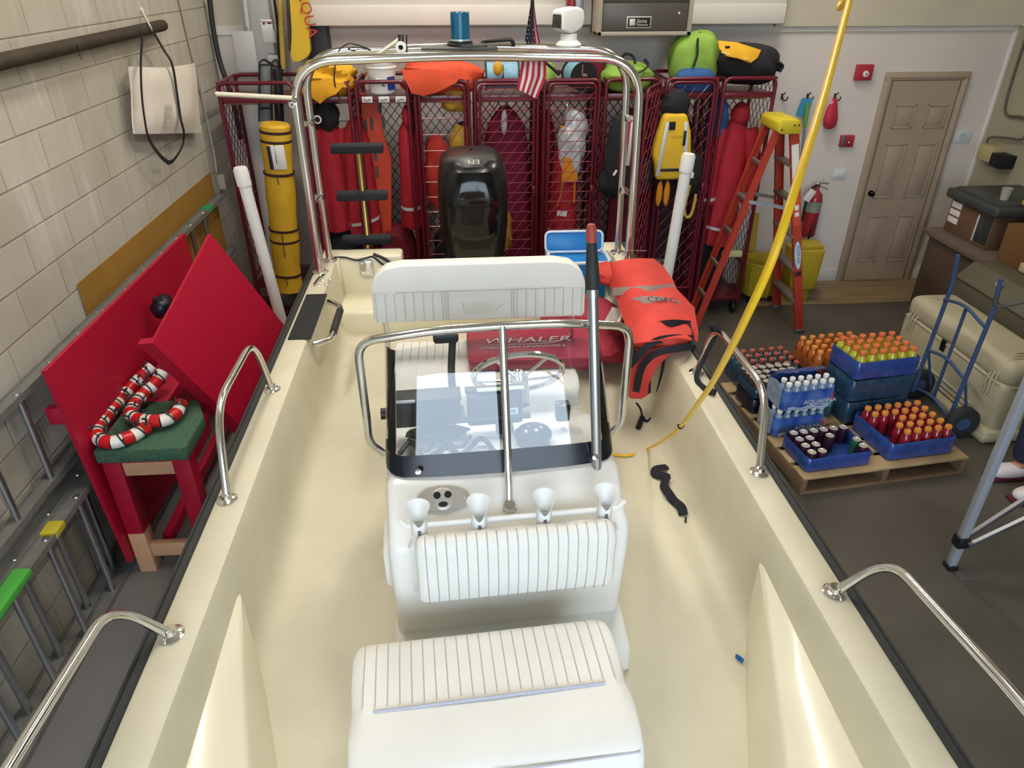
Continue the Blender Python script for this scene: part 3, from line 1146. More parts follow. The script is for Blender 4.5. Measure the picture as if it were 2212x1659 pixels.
def shrink(mb, o, k):
    o = Vector(o)
    mb.v = [o + (v - o) * k for v in mb.v]
    return mb


# blue beacon
b0 = bq(995, 93, 4.4)
bc = MB().lathe([(0.098, 0), (0.098, 0.012), (0.086, 0.02), (0.086, 0.03), (0, 0.03)], (b0.x, b0.y, 2.575), (0, 0, 1), 28)
BO = V(b0.x, b0.y, 2.575)
bc = shrink(bc, BO, 0.78)
bc.v = [v + V(0, 0, -0.022) for v in bc.v]
bcn = bp('beacon', bc, BLACK, arch)
BLU = bpy.data.materials.new('blue_lens')
BLU.use_nodes = True
_b = BLU.node_tree.nodes['Principled BSDF']
_b.inputs['Base Color'].default_value = hexc('#0c6e98')
_b.inputs['Roughness'].default_value = 0.08
_b.inputs['Transmission Weight'].default_value = 0.35
_b.inputs['Coat Weight'].default_value = 0.5
prof = [(0.073, 0.03)]
for k in range(30):
    z = 0.045 + 0.16 * k / 29
    prof.append((0.0735 - 0.003 * (z / 0.2) + (0.0012 if k % 2 else 0), z))
prof += [(0.071, 0.218), (0.066, 0.225), (0.05, 0.227), (0, 0.227)]
_lm = shrink(MB().lathe(prof, (b0.x, b0.y, 2.575), (0, 0, 1), 32), BO, 0.74)
_lm.v = [v + V(0, 0, -0.02) for v in _lm.v]
bp('beacon_lens', _lm, BLU, bcn, 'ribbed blue lens')
_cm = shrink(MB().lathe([(0, 0.04), (0.03, 0.04), (0.035, 0.09), (0.02, 0.13), (0.0, 0.14)], (b0.x, b0.y, 2.575), (0, 0, 1), 14).lathe([(0.0745, 0.03), (0.0745, 0.043), (0.07, 0.043)], (b0.x, b0.y, 2.575), (0, 0, 1), 28), BO, 0.74)
_cm.v = [v + V(0, 0, -0.02) for v in _cm.v]
bp('beacon_core', _cm, mat('pale_reflector', '#c7dfe4', 0.2, 0.6), bcn)
# black carry handle beside it
h0, h1 = bq(1040, 100, 4.42), bq(1110, 98, 4.42)
hm_ = MB().tube(fil([(h0.x, h0.y, 2.545), (h0.x + 0.01, h0.y, 2.572), (h1.x - 0.01, h1.y, 2.58), (h1.x, h1.y, 2.545)], 0.025, 5), 0.011, 8)
bp('plate_handle', hm_, BLACK, arch)
# white searchlight
s0 = bq(1228, 100, 4.36)
sx0, sy0 = s0.x, s0.y
sl = MB().lathe([(0.09, 0), (0.095, 0.015), (0.085, 0.03), (0.06, 0.045), (0.06, 0.09), (0, 0.09)], (sx0, sy0, 2.545), (0, 0, 1), 24)
SRM = rotm('Z', -38)
hs = MB()
hp_ = [(-0.11, -0.05), (-0.12, 0.075), (-0.09, 0.085), (0.03, 0.10), (0.085, 0.08), (0.10, 0.03), (0.085, -0.03), (0.05, -0.055), (-0.02, -0.075)]
t_ = rprism(hp_, V(0, 0.062, 0), V(1, 0, 0), V(0, 0, 1), 0.124, 0.016, 3)
t_.v = [rotm('Z', 32) @ v + V(sx0, sy0, 2.71) for v in t_.v]
merge(sl, t_)
SO = V(sx0, sy0, 2.545)
sl = shrink(sl, SO, 0.76)
sli = bp('searchlight', sl, WHITE, arch, 'white searchlight on the arch')
gl_ = MB().box((-0.118, 0, 0.012), (0.006, 0.095, 0.095), rotm('Y', 4), 0.002)
gl_.v = [rotm('Z', 32) @ v + V(sx0, sy0, 2.71) for v in gl_.v]
bp('searchlight_glass', shrink(gl_, SO, 0.76), mat('dark_lens', '#4d4f4a', 0.08, 0.5), sli, 'square lens of the searchlight')
# folded stern light pole with ring mount
p0, p1 = bq(797, 132, 4.30), bq(866, 82, 4.34)
fm = MB().tube([p0, p1], 0.0095, 10)
fl = bp('folding_light_pole', fm, mat('ivory_pole', '#d9d3bd', 0.4), arch)
r0 = bq(866, 102, 4.30)
rg = MB().lathe([(0.013, -0.018), (0.028, -0.018), (0.03, 0), (0.028, 0.018), (0.013, 0.018), (0.013, -0.018)], r0, (0, -1, 0), 20)
bp('pole_ring', rg, WHITE, fl)
rk = MB().tube([p1 + V(0, 0, 0.01), r0 + V(0, 0.02, 0.03), V(r0.x, r0.y, 2.53)], 0.014, 8).box(p1, (0.03, 0.03, 0.04), None, 0.006)
rk.tube([V(r0.x + 0.035, r0.y, r0.z + 0.06), V(r0.x + 0.03, r0.y, 2.53)], 0.004, 6)
bp('pole_bracket', rk, BLACK, fl)
# white antenna folded out to the side of the arch
a0, a1 = bq(632, 212, 4.2), bq(467, 203, 4.25)
an = MB().tube([a0, a1], 0.0125, 10)
ant = bp('folded_antenna', an, mat('ivory_pole', '#d9d3bd', 0.4), arch, 'white antenna folded out sideways')
ak = MB().lathe([(0.006, -0.01), (0.017, -0.01), (0.017, 0.01), (0.006, 0.01)], bq(631, 226, 4.2), (0, -1, 0), 14)
ak.tube([a0, bq(640, 218, 4.21)], 0.014, 8).tube([bq(622, 222, 4.2), bq(634, 224, 4.2)], 0.008, 8)
ak.tube([a1, bq(463, 203, 4.25)], 0.010, 8)
bp('antenna_clamp', ak, STEEL, ant)
# loose wire on top
wr = MB()
wpt = [bq(x, y, 4.4) for x, y in ((730, 111), (742, 100), (755, 94), (772, 97), (790, 103), (800, 108), (785, 104), (765, 102), (752, 106), (768, 110))]
wr.tube(cat(wpt), 0.004, 6)
bp('loose_wire', wr, BLACK, arch)
# flag pole with the striped flag hanging from it
fp = MB().tube([bq(1146, 112, 4.5), bq(1151, -40, 4.5)], 0.009, 8)
bp('flag_pole', fp, BLACK, arch)
FR, FW, FB = mat('flag_red', '#b5304a', 0.85), mat('flag_white', '#ded7d4', 0.85), mat('flag_blue', '#2a2f48', 0.85)
fg = MB()
edgeL = [(1150, -35), (1146, 10), (1138, 60), (1132, 100), (1126, 140), (1121, 170), (1117, 192)]
edgeR = [(1153, -35), (1154, 10), (1160, 60), (1168, 100), (1180, 135), (1180, 165), (1160, 214)]
NC, NRW = 9, 28


def flp(i, j):
    t = j / (NRW - 1) * (len(edgeL) - 1)
    k = min(int(t), len(edgeL) - 2)
    q = t - k
    lx, ly = [edgeL[k][d] * (1 - q) + edgeL[k + 1][d] * q for d in (0, 1)]
    rx, ry = [edgeR[k][d] * (1 - q) + edgeR[k + 1][d] * q for d in (0, 1)]
    u = i / NC
    return bq(lx * (1 - u) + rx * u, ly * (1 - u) + ry * u, 4.52 + 0.022 * math.sin(u * 9 + 0.5))


for i in range(NC):
    for j in range(NRW - 1):
        blue = j < 15 and i < 6
        m = 2 if blue else (0 if i % 2 == 0 else 1)
        fg.add([flp(i, j), flp(i + 1, j), flp(i + 1, j + 1), flp(i, j + 1)], [(0, 1, 2, 3)], m)
        if blue and 5 < j < 15 and (i + j) % 2 == 0:
            c = (flp(i, j) + flp(i + 1, j + 1)) / 2 - V(0, 0.002, 0)
            st = [(0.0055 * (1 if k % 2 == 0 else 0.45) * math.sin(k * PI / 5), 0.0055 * (1 if k % 2 == 0 else 0.45) * math.cos(k * PI / 5)) for k in range(10)]
            fg.prism(st, c, (1, 0, 0), (0, 0, 1), 0.001, m=1)
bp('flag', fg, [FR, FW, FB], arch, 'red white and blue flag with stripes and stars')

# ---------------------------------------------------------------- outboard motor
ex, ey = BL(V(0.075, 4.95, 0)).x, BL(V(0.075, 4.95, 0)).y
secs = [(1.00, 0.15, 0.18, 0.02), (1.06, 0.185, 0.23, 0.02), (1.2, 0.222, 0.28, 0.01), (1.4, 0.24, 0.30, 0.0), (1.58, 0.242, 0.30, 0.0), (1.70, 0.236, 0.295, 0.01), (1.775, 0.222, 0.28, 0.02), (1.815, 0.20, 0.255, 0.03), (1.84, 0.165, 0.22, 0.04), (1.852, 0.10, 0.15, 0.05), (1.855, 0.01, 0.02, 0.06)]
rws = []
for z, hx, hy, dy in secs:
    rw = []
    for k in range(36):
        a = 2 * PI * k / 36
        c, s = math.cos(a), math.sin(a)
        rw.append(V(ex + hx * math.copysign(abs(c) ** 0.62, c), ey + dy + hy * math.copysign(abs(s) ** 0.62, s), z))
    rws.append(rw)
COWL = mat('gloss_black_cowl', '#0f1012', 0.3, coat=0.15)
om = MB().sheet(rws, closed=True)
om.add(rws[0], [list(range(36))])
mot = bp('outboard_motor', om, COWL, label='black outboard motor')
# raised glossy front panel, tapered towards the foot
fp_ = []
for j in range(13):
    t = j / 12
    z = 1.02 + t * 0.76
    hw = 0.10 + 0.068 * math.sin(min(1, t * 1.15) * PI / 2) - (0.05 * max(0, t - 0.8) / 0.2)
    hy = 0.18
    for a, b in zip(secs, secs[1:]):
        if a[0] <= z <= b[0]:
            q = (z - a[0]) / (b[0] - a[0])
            hy = (a[2] * (1 - q) + b[2] * q) - (a[3] * (1 - q) + b[3] * q)
    fp_.append([V(ex + hw * u, ey - hy - 0.028 * math.sqrt(max(0, 1 - (u * 0.97) ** 2)) * min(1, (t + 0.05) * 3) + 0.006, z) for u in [-1 + 2 * i / 14 for i in range(15)]])
bp('cowl_front', MB().sheet(fp_), mat('gloss_black_panel', '#0a0b0d', 0.10, coat=0.3, spec=0.35), mot, 'glossy front panel of the motor cowl')
tc_ = MB()
cap = [[V(ex + 0.155 * u, ey - 0.245 + 0.10 * v + 0.05 * u * u, 1.795 + 0.052 * math.sin(v * PI / 2) - 0.014 * u * u + 0.012) for u in [-1 + i / 5 for i in range(11)]] for v in [i / 4 for i in range(5)]]
tc_.sheet(cap, 0.01)
bp('cowl_cap', tc_, mat('grey_cap', '#3f423f', 0.4), mot, 'dark grey cap plate of the cowl')
bp('cowl_lettering', MB().text('EFI', V(ex + 0.048, ey - 0.215, 1.845), (-1, 0, 0), (0, -0.78, -0.62), 0.05, ext=0.006, stretch=1.3), mat('silver_letters', '#c9c7bd', 0.35, 0.4), mot)
md = MB().bx((ex - 0.14, ey - 0.36, 0.98), (ex + 0.14, ey - 0.1, 1.10), 0.02).bx((ex - 0.09, ey - 0.12, 0.35), (ex + 0.09, ey + 0.15, 1.02), 0.04)
md.bx((ex - 0.11, ey - 0.30, 0.7), (ex + 0.11, ey - 0.18, 1.1), 0.02)
bp('motor_bracket', md, BLACK, mot)

# boarding ladder folded up on the transom
lx, ly = BL(PY(785, 420, 4.80)).x, 4.80
ld = MB().tube([(lx - 0.01, ly - 0.06, 1.2), (lx, ly, 1.30), (lx + 0.0, ly, 1.93)], 0.019, 12)
lad = bp('boarding_ladder', ld, mat('brass_tube', '#b5a15c', 0.3, 0.9), label='folded swim ladder with black treads')
for z in (1.925, 1.62, 1.315):
    bp('tread', MB().box((lx - 0.005, ly - 0.02, z), (0.335, 0.075, 0.055), rotm('X', 10), 0.014), mat('ribbed_rubber', '#22242a', 0.75, bump=0.5, bscale=160), lad)
# small steel plate and strap on the transom corner
q0 = BL(PY(792, 578, 4.46))
sp_ = MB().box((q0.x, 4.452, q0.z), (0.085, 0.012, 0.10), None, 0.004)
for dx in (-0.027, 0.027):
    for dz in (-0.036, 0.036):
        sp_.lathe([(0.009, 0), (0.008, 0.005), (0, 0.007)], (q0.x + dx, 4.446, q0.z + dz), (0, -1, 0), 8)
bp('towing_plate', sp_, STEEL)
hs_ = MB().tube(cat([BL(PY(x, y, 4.45)) for x, y in ((722, 556), (745, 556), (770, 562), (792, 557), (806, 555), (825, 570), (850, 583))]), 0.006, 6)
hs_.tube(cat([BL(PY(x, y, 4.44)) for x, y in ((806, 549), (828, 558), (848, 572), (857, 583))]), 0.011, 8)
bp('control_hose', hs_, BLACK)

# ================================================================ boat trailer with tall white guide posts
tr = thing('boat_trailer', 'boat trailer with two tall white guide posts beside the stern', 'trailer', (0.1, 3.2, 0))
STG = mat('galvanised_steel', '#7d8082', 0.5, 0.8)
tf = MB()
for x in (-0.62, 0.80):
    tf.bx((x - 0.04, -0.6, 0.33), (x + 0.04, 4.75, 0.41), 0.008)
for y in (0.4, 2.2, 4.6):
    tf.bx((-0.66, y - 0.04, 0.27), (0.84, y + 0.04, 0.34), 0.006)
tf.bx((-1.38, 4.56, 0.27), (1.5, 4.64, 0.34), 0.006)
tf.bx((-0.66, 3.56, 0.19), (0.84, 3.64, 0.27), 0.006)
part('trailer_frame', tf, STG, tr)
bn = MB()
for x in (-0.45, 0.63):
    bn.bx((x - 0.05, 0.2, 0.40), (x + 0.05, 4.7, 0.56), 0.01)
    for y in (0.4, 2.2, 4.6):
        bn.bx((x - 0.03, y - 0.03, 0.3), (x + 0.03, y + 0.03, 0.42))
part('bunk', bn, BLKF, tr)
for x in (-0.74, 0.94):
    wh = MB().lathe([(0.10, -0.07), (0.19, -0.08), (0.22, -0.06), (0.22, 0.06), (0.19, 0.08), (0.10, 0.07)], (x, 3.6, 0.22), (1, 0, 0), 24)
    part('wheel', wh, RUBBER, tr)
    part('wheel_hub', MB().lathe([(0, -0.06), (0.11, -0.06), (0.11, 0.06), (0, 0.06)], (x, 3.6, 0.22), (1, 0, 0), 16), STG, tr)
PVC = mat('white_pvc', '#e4e2dc', 0.4, var=0.03, scale=5)
for (bx_, top, bot) in ((-1.0, PY(518, 362, 4.6), PY(607, 690, 4.6)), (1.0, PY(1488, 333, 4.6), PY(1440, 600, 4.6))):
    d = (top - bot).normalized()
    base = bot + d * ((0.30 - bot.z) / d.z)
    r = 0.038
    pm = MB().tube([base, top], r, 18)
    g = part('guide_post', pm, PVC, tr)
    part('post_cap', MB().lathe([(r + 0.007, -0.11), (r + 0.007, -0.012), (r - 0.002, 0.004), (0, 0.008)], top, d, 18), PVC, g)
# ================================================================ left wall: pipe, tote bag, conduit, ladders, board
GRN = mat('green_tape', '#59b84f', 0.6)
# dark pipe slung along the wall
pa, pb = PX(-60, 147, -2.04), PX(350, 55, -2.035)
pp = thing('steel_pipe', 'dark rusty steel pipe slung level along the block wall', 'pipe', pb)
RUST = mat('dark_rusty_steel', '#3d3528', 0.7, 0.3, var=0.25, scale=10, bump=0.2, bscale=40)
dd = (pa - pb).normalized()
part('pipe_body', MB().lathe([(0.034, 0.02), (0.036, 0), (0.036, -0.012 - (pa - pb).length)], pb, -dd, 18).lathe([(0.027, 0.02), (0.027, -0.1)], pb, -dd, 18).lathe([(0.034, 0.02), (0.027, 0.02)], pb, -dd, 18), RUST, pp)
wm = MB().tube(cat([PX(165, 96, -2.0), PX(172, 108, -1.995), PX(172, 120, -2.0), PX(177, 128, -2.02)]), 0.003, 5)
part('wire_end', wm, BLACK, pp)
cm = MB()
c0 = PX(306, 22, -2.085)
cm.tube(cat([c0, PX(315, 38, -2.05), PX(322, 52, -1.998), PX(327, 62, -1.995), PX(328, 68, -2.01)]), 0.006, 6)
cm.lathe([(0.02, 0), (0.016, 0.008), (0, 0.012)], PX(306, 22, -2.098), (1, 0, 0), 10)
solo('cord', cm, mat('white_cord', '#dcd8cd', 0.8), 'short white cord tying the dark pipe end to a wall anchor', 'cord')
# canvas tote with long black straps
XB = -2.03
tg = thing('tote_bag', 'off-white canvas tote bag with long black straps hanging on the block wall', 'bag', PX(362, 288, XB))
CANV = mat('canvas', '#dcd5c8', 0.85, var=0.04, scale=8, bump=0.3, bscale=18)
TLc, TRc, BLc, BRc = PX(276, 144, XB), PX(415, 136, XB), PX(290, 289, XB), PX(435, 286, XB)
rows = []
for j in range(9):
    v = j / 8
    row = []
    for i in range(13):
        u = i / 12
        p = (TLc * (1 - u) + TRc * u) * (1 - v) + (BLc * (1 - u) + BRc * u) * v
        e = min(u, 1 - u, (1 - v) * 0.9 + 0.0, v + 0.1)
        puff = 0.045 * min(1, e * 4) + 0.006 * math.sin(7 * u + 5 * v) + 0.004 * math.sin(15 * u - 3 * v)
        sag = 0.02 * math.sin(u * PI) * (1 - v)
        row.append(p + V(puff, 0, -sag))
    rows.append(row)
tbm = MB().sheet(rows, 0.01)
part('bag_body', tbm, CANV, tg)
pr_ = MB()
o_ = PX(336, 277, XB) + V(0.062, 0, 0)
u_ = (PX(385, 273, XB) - PX(336, 277, XB)).normalized()
v_ = (PX(334, 240, XB) - PX(336, 277, XB)).normalized()
for k in range(9):
    w0 = 0.16 * (0.55 + 0.4 * ((k * 37) % 10) / 10)
    for q in range(3):
        pr_.prism([(0.02 + q * w0 / 3, 0.012 + k * 0.017), (0.02 + (q + 0.8) * w0 / 3, 0.012 + k * 0.017), (0.02 + (q + 0.8) * w0 / 3, 0.021 + k * 0.017), (0.02 + q * w0 / 3, 0.021 + k * 0.017)], o_, u_, v_, 0.0012)
part('print', pr_, mat('faded_print', '#b7b4ab', 0.85), tg)
for pts in ([(307, 72), (306, 100), (304, 140), (306, 200), (312, 255), (322, 300), (345, 335), (362, 350)], [(330, 66), (352, 105), (372, 140), (382, 200), (390, 255), (397, 285), (394, 315), (376, 345), (362, 352)]):
    q = cat([PX(x, y, XB + (0.07 if 130 < y < 290 else 0.03)) for x, y in pts])
    part('strap', MB().tube(q, 0.016, 8, flat=(0.18, 1.0)), STRAP, tg)
# thin conduit down the wall
cd = MB().tube([PX(385, -10, -2.085), PX(432, 190, -2.085), PX(462, 330, -2.085), PX(468, 372, -2.085)], 0.009, 8)
cd.box(PX(480, 393, -2.07), (0.06, 0.05, 0.13), None, 0.008)
cd.box(PX(432, 192, -2.088), (0.012, 0.06, 0.015), None, 0.003)
solo('conduit', cd, mat('conduit_paint', '#a49e90', 0.6), 'thin painted conduit running down the block wall to an outlet box', 'conduit')
hs = MB().tube(cat([PY(452, -10, 6.88), PY(460, 60, 6.88), PY(474, 130, 6.86), PY(490, 178, 6.84), PY(506, 230, 6.86), PY(520, 300, 6.88)]), 0.022, 8)
solo('hose', hs, RUBBER, 'thick black cable hanging in the corner left of the grey electric box', 'cable')
# grey electric cabinet on the back wall
eb = thing('electric_box', 'tall grey electric cabinet with labels on the wall above the lockers', 'electric box', PY(560, 150, 6.85))
EG = mat('grey_enamel', '#a9aba9', 0.45, var=0.03)
lo, hi = PY(541, 150, 6.80), PY(600, 150, 6.80)
part('cabinet_body', MB().bx((lo.x, 6.80, 2.16), (hi.x, 6.945, 3.1), 0.01), EG, eb)
lo2, hi2 = PY(510, 150, 6.78), PY(560, 150, 6.78)
part('cover', MB().bx((lo2.x + 0.02, 6.76, 2.15), (hi2.x, 6.799, 2.47), 0.008), mat('pale_grey_enamel', '#bcbebd', 0.4), eb)
part('lever', MB().tube([PY(527, -5, 6.77), PY(535, 58, 6.77)], 0.018, 8).tube([PY(537, 58, 6.77), PY(536, 68, 6.77)], 0.012, 8), mat('pale_grey_enamel', '#bcbebd', 0.4), eb)
o_ = PY(565, 62, 6.797)
part('warning_label', MB().box(PY(576, 53, 6.797), (0.095, 0.004, 0.075), None, 0.001).box(PY(576, 47, 6.794), (0.095, 0.003, 0.006), None, 0.001, 1).blob(PY(570, 51, 6.795), (0.022, 0.003, 0.018), m=2).box(PY(582, 50, 6.795), (0.035, 0.003, 0.012), None, 0, 2), [PAPER, mat('label_red', '#a3413f', 0.6), INK], eb)
part('info_label', MB().box(PY(581, 78, 6.797), (0.105, 0.004, 0.10), None, 0.002), mat('grey_label', '#c4c6c4', 0.5), eb)
part('number_label', MB().box(PY(590, 126, 6.797), (0.09, 0.004, 0.05), None, 0.002).text('VOLTAGE', PY(579, 119, 6.797), (1, 0, 0), (0, 0, 1), 0.026, 1), [mat('grey_label', '#c4c6c4', 0.5), INK], eb)
solo('cable', MB().tube(cat([PY(592, -5, 6.8), PY(600, 60, 6.79), PY(603, 120, 6.8), PY(604, 170, 6.85)]), 0.012, 8), BLACK, 'thin black cable beside the grey electric cabinet', 'cable')
# yellow rescue board and poles standing on the lockers
yb = thing('rescue_board', 'tall yellow rescue board with red lettering standing on the lockers', 'rescue board', PY(650, 130, 6.6))
YB_ = mat('yellow_plastic', '#d3b02a', 0.5, var=0.05)
ol = [PY(x, y, 6.62) for x, y in ((625, -40), (634, 60), (631, 118), (636, 131), (650, 131), (668, 120), (673, 108), (668, 50), (665, -40))]
t_ = MB().prism([(p.x - ol[0].x, p.z - ol[0].z) for p in ol], ol[0], (1, 0, 0), (0, 0, 1), 0.06)
part('board', t_, YB_, yb)
lm_ = MB().text('AQUA', PY(641, -20, 6.55), (0.14, 0, -0.99), (0.99, 0, 0.14), 0.12, ext=0.004)
part('lettering', lm_, mat('red_print', '#a8392d', 0.6), yb)
for i, (a, b, col, lab) in enumerate((((604, -20), (612, 150), '#a98d3a', 'tan pole standing against the wall beside the yellow rescue board'), ((621, -20), (627, 110), '#4a4334', 'dark pole close beside the yellow rescue board'))):
    solo('pole', MB().tube([PY(a[0], a[1], 6.75), PY(b[0], b[1], 6.62)], 0.022 if i == 0 else 0.014, 10), mat('pole_%d' % i, col, 0.6), lab, 'pole')
lo, hi = PY(668, 131, 6.86), PY(708, 57, 6.86)
solo('speaker_panel', MB().bx((lo.x, 6.80, lo.z), (hi.x, 6.945, hi.z + 0.12), 0.01), mat('dark_slate', '#383a3f', 0.5), 'dark slate box on the wall under the white header panel', 'box')

# brown hardboard sheet against the wall
bd = MB()
p0, p1, p2, p3 = PX(175, 622, -2.03), PX(463, 362, -2.03), None, None
bm0 = V(-1.985, p0.y, 0.24)
bd.sheet([[V(-2.096, 3.74, 1.452), V(-2.096, 6.18, 1.452)], [V(-2.085, 3.74, 0.0), V(-2.085, 6.18, 0.0)]], 0.005)
solo('hardboard_sheet', bd, mat('hardboard_brown', '#96702f', 0.55, var=0.1, scale=3), 'large brown hardboard sheet leaning on the block wall behind the red bench', 'board')


def ext_ladder(name, label, xs, y0, y1, z0, z1, taps):
    t = thing(name, label, 'ladder', (xs[0], (y0 + y1) / 2, z0))
    for k, x in enumerate(xs):
        n = int((y1 - y0 - 0.2) / 0.305)
        for z, s in ((z0, -1), (z1, 1)):
            m = MB().bx((x - 0.034, y0, z - 0.003), (x + 0.034, y1, z + 0.003))
            for q in (-1, 1):
                m.bx((x + q * 0.033 - 0.002, y0, z - 0.016), (x + q * 0.033 + 0.002, y1, z + 0.016))
            part('rail', m, ALUG, t)
            if s > 0:
                for i in range(n):
                    y = y0 + 0.16 + i * 0.305 + (0.12 if k else 0)
                    part('rivet', MB().lathe([(0.017, 0), (0.014, 0.006), (0, 0.008)], (x, y, z + 0.003), (0, 0, 1), 10), ALU, t)
        for i in range(n):
            y = y0 + 0.16 + i * 0.305 + (0.12 if k else 0)
            part('rung', MB().tube([(x, y, z0 + 0.003), (x, y, z1 - 0.003)], 0.0165, 10), ALU, t)
    for (y, z, dy, h) in taps:
        part('tape_band', MB().bx((xs[-1] - 0.0365, y, z - 0.0175), (xs[-1] + 0.0365, y + dy, z + 0.0175), 0.002), mat('tape_' + h, h, 0.6), t)
    return t


e1 = ext_ladder('extension_ladder', 'aluminium ladder on its side along the wall, the upper one, with green tape end', (-2.03,), 1.2, 6.15, 0.80, 1.27, ((2.15, 1.27, 0.45, '#59b84f'), (5.7, 1.27, 0.1, '#2f8f55')))
part('tape_writing', MB().text('CS', V(-2.012, 2.42, 1.2885), (0, 1, 0.0), (-1, 0, 0), 0.05, ext=0.002), INK, e1)
e2 = ext_ladder('extension_ladder', 'double aluminium ladder on its side on the floor, below the other ladder', (-2.04, -1.965), 1.1, 5.4, 0.017, 0.66, ((1.5, 0.66, 0.9, '#4fae45'), (2.62, 0.66, 0.09, '#b9ad2f')))
br_ = MB()
for y in (1.6, 3.4, 5.6):
    br_.bx((-2.1, y - 0.02, 0.735), (-2.067, y + 0.02, 0.752), 0.002)
    br_.bx((-2.07, y - 0.02, 0.735), (-1.98, y + 0.02, 0.752), 0.003)
    br_.bx((-1.99, y - 0.02, 0.735), (-1.982, y + 0.02, 0.83), 0.002)
    solo('wall_bracket', br_, STG, ['wall bracket holding the upper ladder, the nearest one', 'wall bracket holding the upper ladder behind the red bench', 'wall bracket holding the upper ladder near the lockers'][(1.6, 3.4, 5.6).index(y)], 'bracket', loc=(-2.0, y, 0.74))
    br_ = MB()

# ---------------------------------------------------------------- red bench
RB = mat('red_paint', '#ab0a2e', 0.5, var=0.09, scale=60, bump=0.15, bscale=160)
WOOD = mat('raw_pine', '#c99b76', 0.6, var=0.1, scale=5)
bn_ = thing('bench', 'red painted wooden bench with tall back panel and bare wood feet', 'bench', (-1.72, 3.9, 0))
XBk = -1.90
bpz = MB().sheet([[V(XBk - 0.02, 2.93, 1.36), V(XBk - 0.02, 4.86, 1.36)], [V(XBk + 0.0, 3.0, 0.12), V(XBk + 0.0, 4.86, 0.12)]], 0.022)
part('back_panel', bpz, RB, bn_)
part('seat_board', MB().bx((-1.87, 3.04, 0.755), (-1.455, 3.46, 0.785), 0.004).bx((-1.87, 3.46, 0.755), (-1.66, 4.8, 0.865), 0.004), RB, bn_)
for (x, y) in ((-1.83, 3.09), (-1.485, 3.09), (-1.83, 4.7), (-1.485, 4.7)):
    if x > -1.6 and y > 4:
        x = -1.7
    l = part('leg', MB().bx((x - 0.045, y - 0.045, 0.28), (x + 0.045, y + 0.045, 0.755), 0.004), RB, bn_)
    part('bare_foot', MB().bx((x - 0.0445, y - 0.0445, 0.0), (x + 0.0445, y + 0.0445, 0.282), 0.004), WOOD, l, 'unpainted wooden foot')
part('stretcher', MB().bx((-1.785, 3.06, 0.10), (-1.53, 3.10, 0.19), 0.004), WOOD, bn_, 'bare wooden stretcher')
part('stretcher', MB().bx((-1.785, 3.06, 0.66), (-1.53, 3.10, 0.75), 0.004), WOOD, bn_, 'bare wooden stretcher')
part('side_rail', MB().bx((-1.50, 3.14, 0.66), (-1.46, 3.45, 0.75), 0.004), RB, bn_)
part('side_rail', MB().bx((-1.75, 3.14, 0.1), (-1.71, 4.65, 0.18), 0.004), RB, bn_)
part('back_cleat', MB().box(PX(123, 895, -1.95), (0.07, 0.05, 0.09), None, 0.006).box(PX(125, 897, -1.95) + V(0, -0.026, 0.01), (0.02, 0.004, 0.05), None, 0.002, 1), [RB, PAPER], bn_)
solo('foam_cushion', rprism([(-1.868, 3.0), (-1.868, 3.47), (-1.50, 3.47), (-1.42, 3.30), (-1.42, 3.0)], (0, 0, 0.786), (1, 0, 0), (0, 1, 0), 0.078, 0.01, 2), mat('green_carpet', '#44664f', 0.95, var=0.35, scale=90, bump=0.6, bscale=220), 'green carpet covered block on the near end of the red bench', 'cushion')
# tilted red panel with edge batten
A_, B_ = V(-1.397, 3.926, 1.656), V(-1.546, 3.238, 1.333)
E_ = V(0.293, 0.354, -0.888).normalized()
nn = (A_ - B_).normalized().cross(E_).normalized()
if nn.y > 0:
    nn = -nn
C_, D_ = B_ + E_ * 1.43, A_ + E_ * 1.79
rp2 = thing('panel', 'red painted wooden panel with edge batten standing tilted against the red bench', 'panel', C_)
bo = MB()
bo.add([B_, A_, D_, C_] + [p - nn * 0.018 for p in (B_, A_, D_, C_)], [(0, 1, 2, 3), (7, 6, 5, 4), (0, 4, 5, 1), (1, 5, 6, 2), (2, 6, 7, 3), (3, 7, 4, 0)])
part('board', bo, RB, rp2)
ab_ = (A_ - B_).normalized()
q0 = B_ - nn * 0.0185 + ab_ * 0.016
q1 = C_ - nn * 0.0185 + ab_ * 0.016
bt = MB().add([q0 - ab_ * 0.016, q0 + ab_ * 0.02, q1 + ab_ * 0.02, q1 - ab_ * 0.016] + [p - nn * 0.075 for p in (q0 - ab_ * 0.016, q0 + ab_ * 0.02, q1 + ab_ * 0.02, q1 - ab_ * 0.016)], [(0, 1, 2, 3), (7, 6, 5, 4), (0, 4, 5, 1), (1, 5, 6, 2), (2, 6, 7, 3), (3, 7, 4, 0)])
part('edge_batten', bt, RB, rp2)
solo('boot', MB().blob(PX(352, 660, -1.79), (0.13, 0.17, 0.13), noise=0.25, seed=4), mat('black_leather', '#141420', 0.35), 'black shiny bundle tucked between the two red panels', 'boot')
# candy canes with wire lights
CW, CRD, GAR = mat('cane_white', '#e9e4da', 0.3, var=0.03), mat('cane_red', '#c21e22', 0.3, var=0.1), mat('dark_wire', '#2b3230', 0.6)


